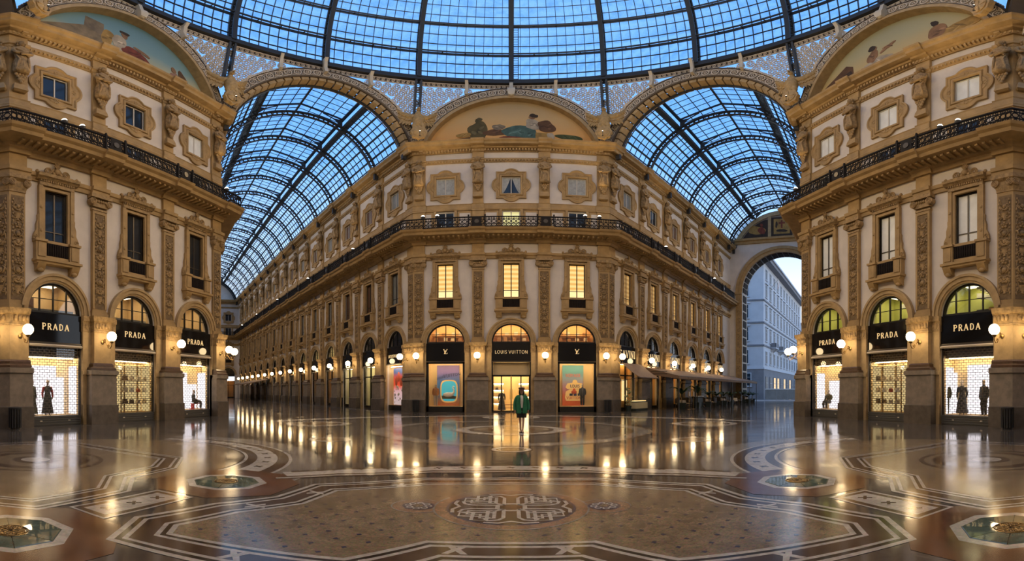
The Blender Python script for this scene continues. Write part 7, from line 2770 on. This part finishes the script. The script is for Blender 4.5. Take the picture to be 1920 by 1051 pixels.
def strokes(name, chains, w, m, z, c=(0, 0)):
    for pts in chains:
        z += .00025
        L, R = [], []
        for i, p in enumerate(pts):
            a, b = pts[max(0, i - 1)], pts[min(len(pts) - 1, i + 1)]
            dx, dy = b[0] - a[0], b[1] - a[1]
            l = hypot(dx, dy) or 1
            L.append((c[0] + p[0] - dy / l * w, c[1] + p[1] + dx / l * w, z))
            R.append((c[0] + p[0] + dy / l * w, c[1] + p[1] - dx / l * w, z))
        obj(name, MB().loft([L, R], closed=False), fl, m=F[m])


KC = (0, -10.5)
for q in range(4):
    a = pi / 2 * q
    c, s = cos(a), sin(a)

    def R4(pts):
        return [(u * c - v * s, u * s + v * c) for u, v in pts]
    strokes('knot_strand', [R4([(.1, .12), (.1, .55), (.16, .66), (.3, .7), (.34, .62), (.26, .56)]), R4([(-.1, .12), (-.1, .55), (-.16, .66), (-.3, .7), (-.34, .62), (-.26, .56)]), R4([(-.34, .78), (-.16, .8), (0, .72), (.16, .8), (.34, .78)])], .026, 'white', .0075, KC)
    d = [(.22, .22), (.58, .22), (.58, .40), (.40, .40), (.40, .58), (.22, .58), (.22, .22)]
    strokes('knot_strand', [R4(d), R4([(.22, .31), (.68, .31), (.68, .5), (.31, .5)]), R4([(.31, .22), (.31, .68), (.5, .68), (.5, .31)])], .026, 'white', .0078, KC)
    strokes('knot_strand', [R4([(.1, .12), (.22, .22)]), R4([(.12, .1), (.22, .22)])], .026, 'white', .0075, KC)
inlay('knot_heart', [(KC[0] + .24 * cos(pi / 8 + pi / 4 * i), KC[1] + .24 * sin(pi / 8 + pi / 4 * i)) for i in range(8)], 'white', .0076, [(KC[0] + .17 * cos(pi / 8 + pi / 4 * i), KC[1] + .17 * sin(pi / 8 + pi / 4 * i)) for i in range(8)])
inlay('knot_heart', circ(KC[0], KC[1], .1, 4), 'red', .0076)
# octagon light wells with bronze grates, framed in red marble
grate_pts = [((4.86, -10.15), 'beyond the mosaic field, blind-facade side'), ((-4.80, -10.2), 'beyond the mosaic field, dark-facade side'), ((4.72, -14.42), 'nearest the viewer, blind-facade side'), ((-4.62, -14.48), 'nearest the viewer, dark-facade side')]
for (gx, gy), lab in grate_pts:
    oc = lambda r, k=pi / 8: [(gx + r * cos(k + pi / 4 * i), gy + r * sin(k + pi / 4 * i)) for i in range(8)]
    inlay('octagon_frame', oc(1.32), 'red', .0036, oc(.74))
    inlay('octagon_edge', oc(.74), 'white', .0045, oc(.60))
    fg_ = thing('floor_grate', 'octagonal green stone rosette with a pierced bronze grate ' + lab, 'floor grate', (gx, gy, 0), 0, 'octagonal floor grates')
    for i in range(8):
        a, b = pi / 8 + pi / 4 * i, pi / 8 + pi / 4 * (i + 1)
        obj('stone_wedge', MB().loft([[(.22 * cos(a + .02), .22 * sin(a + .02), .003), (.22 * cos(b - .02), .22 * sin(b - .02), .003), (.59 * cos(b - .008), .59 * sin(b - .008), .003), (.59 * cos(a + .008), .59 * sin(a + .008), .003)], [(.23 * cos(a + .02), .23 * sin(a + .02), .014), (.23 * cos(b - .02), .23 * sin(b - .02), .014), (.58 * cos(b - .01), .58 * sin(b - .01), .010), (.58 * cos(a + .01), .58 * sin(a + .01), .010)]]), fg_, m=F['green'])
    mb = MB()
    for r0 in (.05, .11, .17, .21):
        mb.tube([(r0 * cos(t), r0 * sin(t), .018) for t in [2 * pi * i / 20 for i in range(20)]], .006, 5, True)
    for q in range(10):
        t = 2 * pi * q / 10
        mb.tube([(.14 * cos(t) + .035 * cos(u), .14 * sin(t) + .035 * sin(u), .02) for u in [2 * pi * i / 8 for i in range(8)]], .007, 4, True)
        mb.tube([(.04 * cos(t), .04 * sin(t), .018), (.21 * cos(t), .21 * sin(t), .018)], .006, 4)
    obj('grate', mb, fg_, m=M['brass'], smooth=60)
    obj('well', MB().prism(circ(0, 0, .22, 20), .002, .004, 'xy'), fg_, m=F['black'])


def card(x0, x1, y0, y1, cuts=1, n=3):
    """white panel with a dark border and small crosses"""
    p = [(x0, y0), (x1, y0), (x1, y1), (x0, y1)]
    inlay('panel', p, 'white', .0042)
    inlay('panel_border', offset(p, .10), 'brown', .0042, p)
    inlay('panel_edge', offset(p, .15), 'white', .0042, offset(p, .10))
    for i in range(n):
        u = (i + .5) / n
        cx_, cy_ = ((x0 + x1) / 2, y0 + (y1 - y0) * u) if y1 - y0 > x1 - x0 else (x0 + (x1 - x0) * u, (y0 + y1) / 2)
        for k in (0, pi / 2):
            c, s = cos(k + .78), sin(k + .78)
            inlay('cross', [(cx_ + a * c - b * s, cy_ + a * s + b * c) for a, b in ((-.11, -.025), (.11, -.025), (.11, .025), (-.11, .025))], 'brown', .0055 + .0004 * (k > 0))


for s in (-1, 1):
    x0, x1 = sorted((s * 4.62, s * 5.1))
    card(x0, x1, -13.1, -11.65)
    x0, x1 = sorted((s * 4.5, s * 5.0))
    card(x0, x1, -17.4, -15.95)
card(-3.0, 3.0, -14.95, -14.5, n=7)
# band of pale panels with crosses beyond the field
STRIP = [(-4.25, -9.0), (-3.35, -8.2), (-1.6, -7.35), (0, -7.12), (1.6, -7.35), (3.35, -8.2), (4.25, -9.0)]
for off, wd, m in ((0, .26, 'white'), (.30, .05, 'brown'), (-.30, .05, 'brown'), (.40, .035, 'black'), (-.42, .05, 'white'), (-.52, .04, 'brown')):
    strokes('strip_band', [[(x * (1 + off * .02), y + off) for x, y in STRIP]], wd, m, .0040 if wd < .1 else .0033)
for i in range(15):
    u = -3.6 + 7.2 * i / 14
    yy = -7.12 - .075 * u * u
    for k in (0, pi / 2):
        c, s = cos(k + .5), sin(k + .5)
        inlay('cross', [(u + a * c - b * s, yy + a * s + b * c) for a, b in ((-.1, -.025), (.1, -.025), (.1, .025), (-.1, .025))], 'brown', .0055 + .0004 * (k > 0))
# great side roundels
for s in (-1, 1):
    cx_, cy_ = s * 9.3, -9.4
    a0, a1 = (radians(70), radians(190)) if s > 0 else (radians(-10), radians(110))
    for r0, r1, m, z in ((4.45, 4.72, 'brown', .003), (3.95, 4.45, 'white', .003), (3.72, 3.95, 'brown', .003), (4.72, 4.8, 'white', .003), (3.64, 3.72, 'white', .003), (4.8, 5.5, 'palegrey', .0022)):
        aa0, aa1 = (0, 2 * pi) if r1 < 3.2 else (a0, a1)
        inlay('roundel_band', circ(cx_, cy_, r1, 48, aa0, aa1) if r1 > 3.2 else circ(cx_, cy_, r1, 48), m, z, None) if False else obj('roundel_band', MB().loft([[(cx_ + r * cos(aa0 + (aa1 - aa0) * i / 48), cy_ + r * sin(aa0 + (aa1 - aa0) * i / 48), z) for i in range(49)] for r in (r0, r1)], closed=False), fl, m=F[m])
    obj('roundel_field', MB().loft([[(cx_ + r * cos(2 * pi * i / 48), cy_ + r * sin(2 * pi * i / 48), .002) for i in range(49)] for r in (.01, 3.6)], closed=False), fl, m=F['tan'])
    for i in range(13):
        a = a0 + (a1 - a0) * (i + .5) / 13
        px, py = cx_ + 4.2 * cos(a), cy_ + 4.2 * sin(a)
        for k in (0, pi / 2):
            c, q = cos(k + a + .78), sin(k + a + .78)
            inlay('cross', [(px + u * c - v * q, py + u * q + v * c) for u, v in ((-.11, -.025), (.11, -.025), (.11, .025), (-.11, .025))], 'black', .0045 + .0004 * (k > 0))
    # bordered mosaic panel below the roundel
    PN = [(s * 5.95, -13.45), (s * 7.3, -14.6), (s * 11.9, -14.6), (s * 13.3, -13.4), (s * 13.2, -12.2), (s * 12.4, -11.4), (s * 12.2, -10.0), (s * 11.5, -9.0), (s * 7.7, -9.0), (s * 7.05, -9.9), (s * 6.85, -11.35), (s * 6.05, -12.15)]
    PN = PN if s > 0 else PN[::-1]
    inlay('mosaic_field', PN, 'tan', .0050)
    bands(PN, [(.06, 'white'), (.06, 'black'), (.06, 'white'), (.22, 'brown'), (.06, 'white'), (.07, 'black'), (.07, 'white')], .0050)
    for r0, r1, m in ((1.5, 1.62, 'brown'), (1.0, 1.3, 'brown'), (.35, .55, 'brown'), (.01, .35, 'white')):
        obj('roundel_band', MB().loft([[(s * 9.4 + r * cos(2 * pi * i / 40), -11.4 + r * sin(2 * pi * i / 40), .0062) for i in range(41)] for r in (r0, r1)], closed=False), fl, m=F[m])
# medallions and rings about the middle of the octagon
for cx_, cy_, rr in ((0, -4.05, .62), (6.0, -2.6, .8), (-6.0, -2.6, .8), (0, 2.5, 2.6), (9.5, 4.0, 1.8), (-9.5, 4.0, 1.8), (0, 11.5, 2.0)):
    for r0, r1, m in ((rr * .9, rr, 'brown'), (rr * .7, rr * .9, 'white'), (rr * .62, rr * .7, 'brown'), (.01, rr * .62, 'tan'), (rr * .25, rr * .4, 'red')):
        obj('ring_band', MB().loft([[(cx_ + r * cos(2 * pi * i / 40), cy_ + r * sin(2 * pi * i / 40), .003 if m != 'red' else .0045) for i in range(41)] for r in (r0, r1)], closed=False), fl, m=F[m])
for r0, r1, m in ((5.0, 5.15, 'brown'), (5.15, 5.75, 'palegrey'), (5.75, 5.9, 'brown'), (12.6, 12.75, 'brown'), (12.75, 13.6, 'white'), (13.6, 13.75, 'brown'), (15.6, 15.8, 'red')):
    obj('ring_band', MB().loft([[(r * cos(2 * pi * i / 64), 2.5 + r * sin(2 * pi * i / 64), .002) for i in range(65)] for r in (r0, r1)], closed=False), fl, m=F[m]) if r1 < 6 else obj('ring_band', MB().loft([[(r * cos(a), r * sin(a), .002) for a in [radians(20 + 140 * i / 64) for i in range(65)]] for r in (r0, r1)], closed=False), fl, m=F[m])
# border strips down the arcades
for w, n in ((w_rarm, 6), (w_larm, 15)):
    sgn = 1 if w is w_rarm else -1
    for k in range(n):
        for off, m, hw in ((2.2, 'palegrey', .25), (4.6, 'brown', .12), (10.6, 'brown', .12), (13.0, 'palegrey', .25)):
            a, b = sgn * (1 + WA * k), sgn * (1 + WA * (k + .94))
            p = [place(w, u, -(off + v)) for u, v in ((a, -hw), (b, -hw), (b, hw), (a, hw))]
            inlay('strip_slab', [(q.x, q.y) for q in p], m, .003)
        c = place(w, sgn * (3.4 + WA * k), -7.6)
        obj('ring_band', MB().loft([[(c.x + r * cos(2 * pi * i / 28), c.y + r * sin(2 * pi * i / 28), .003) for i in range(29)] for r in (1.2, 1.45)], closed=False), fl, m=F['brown'])
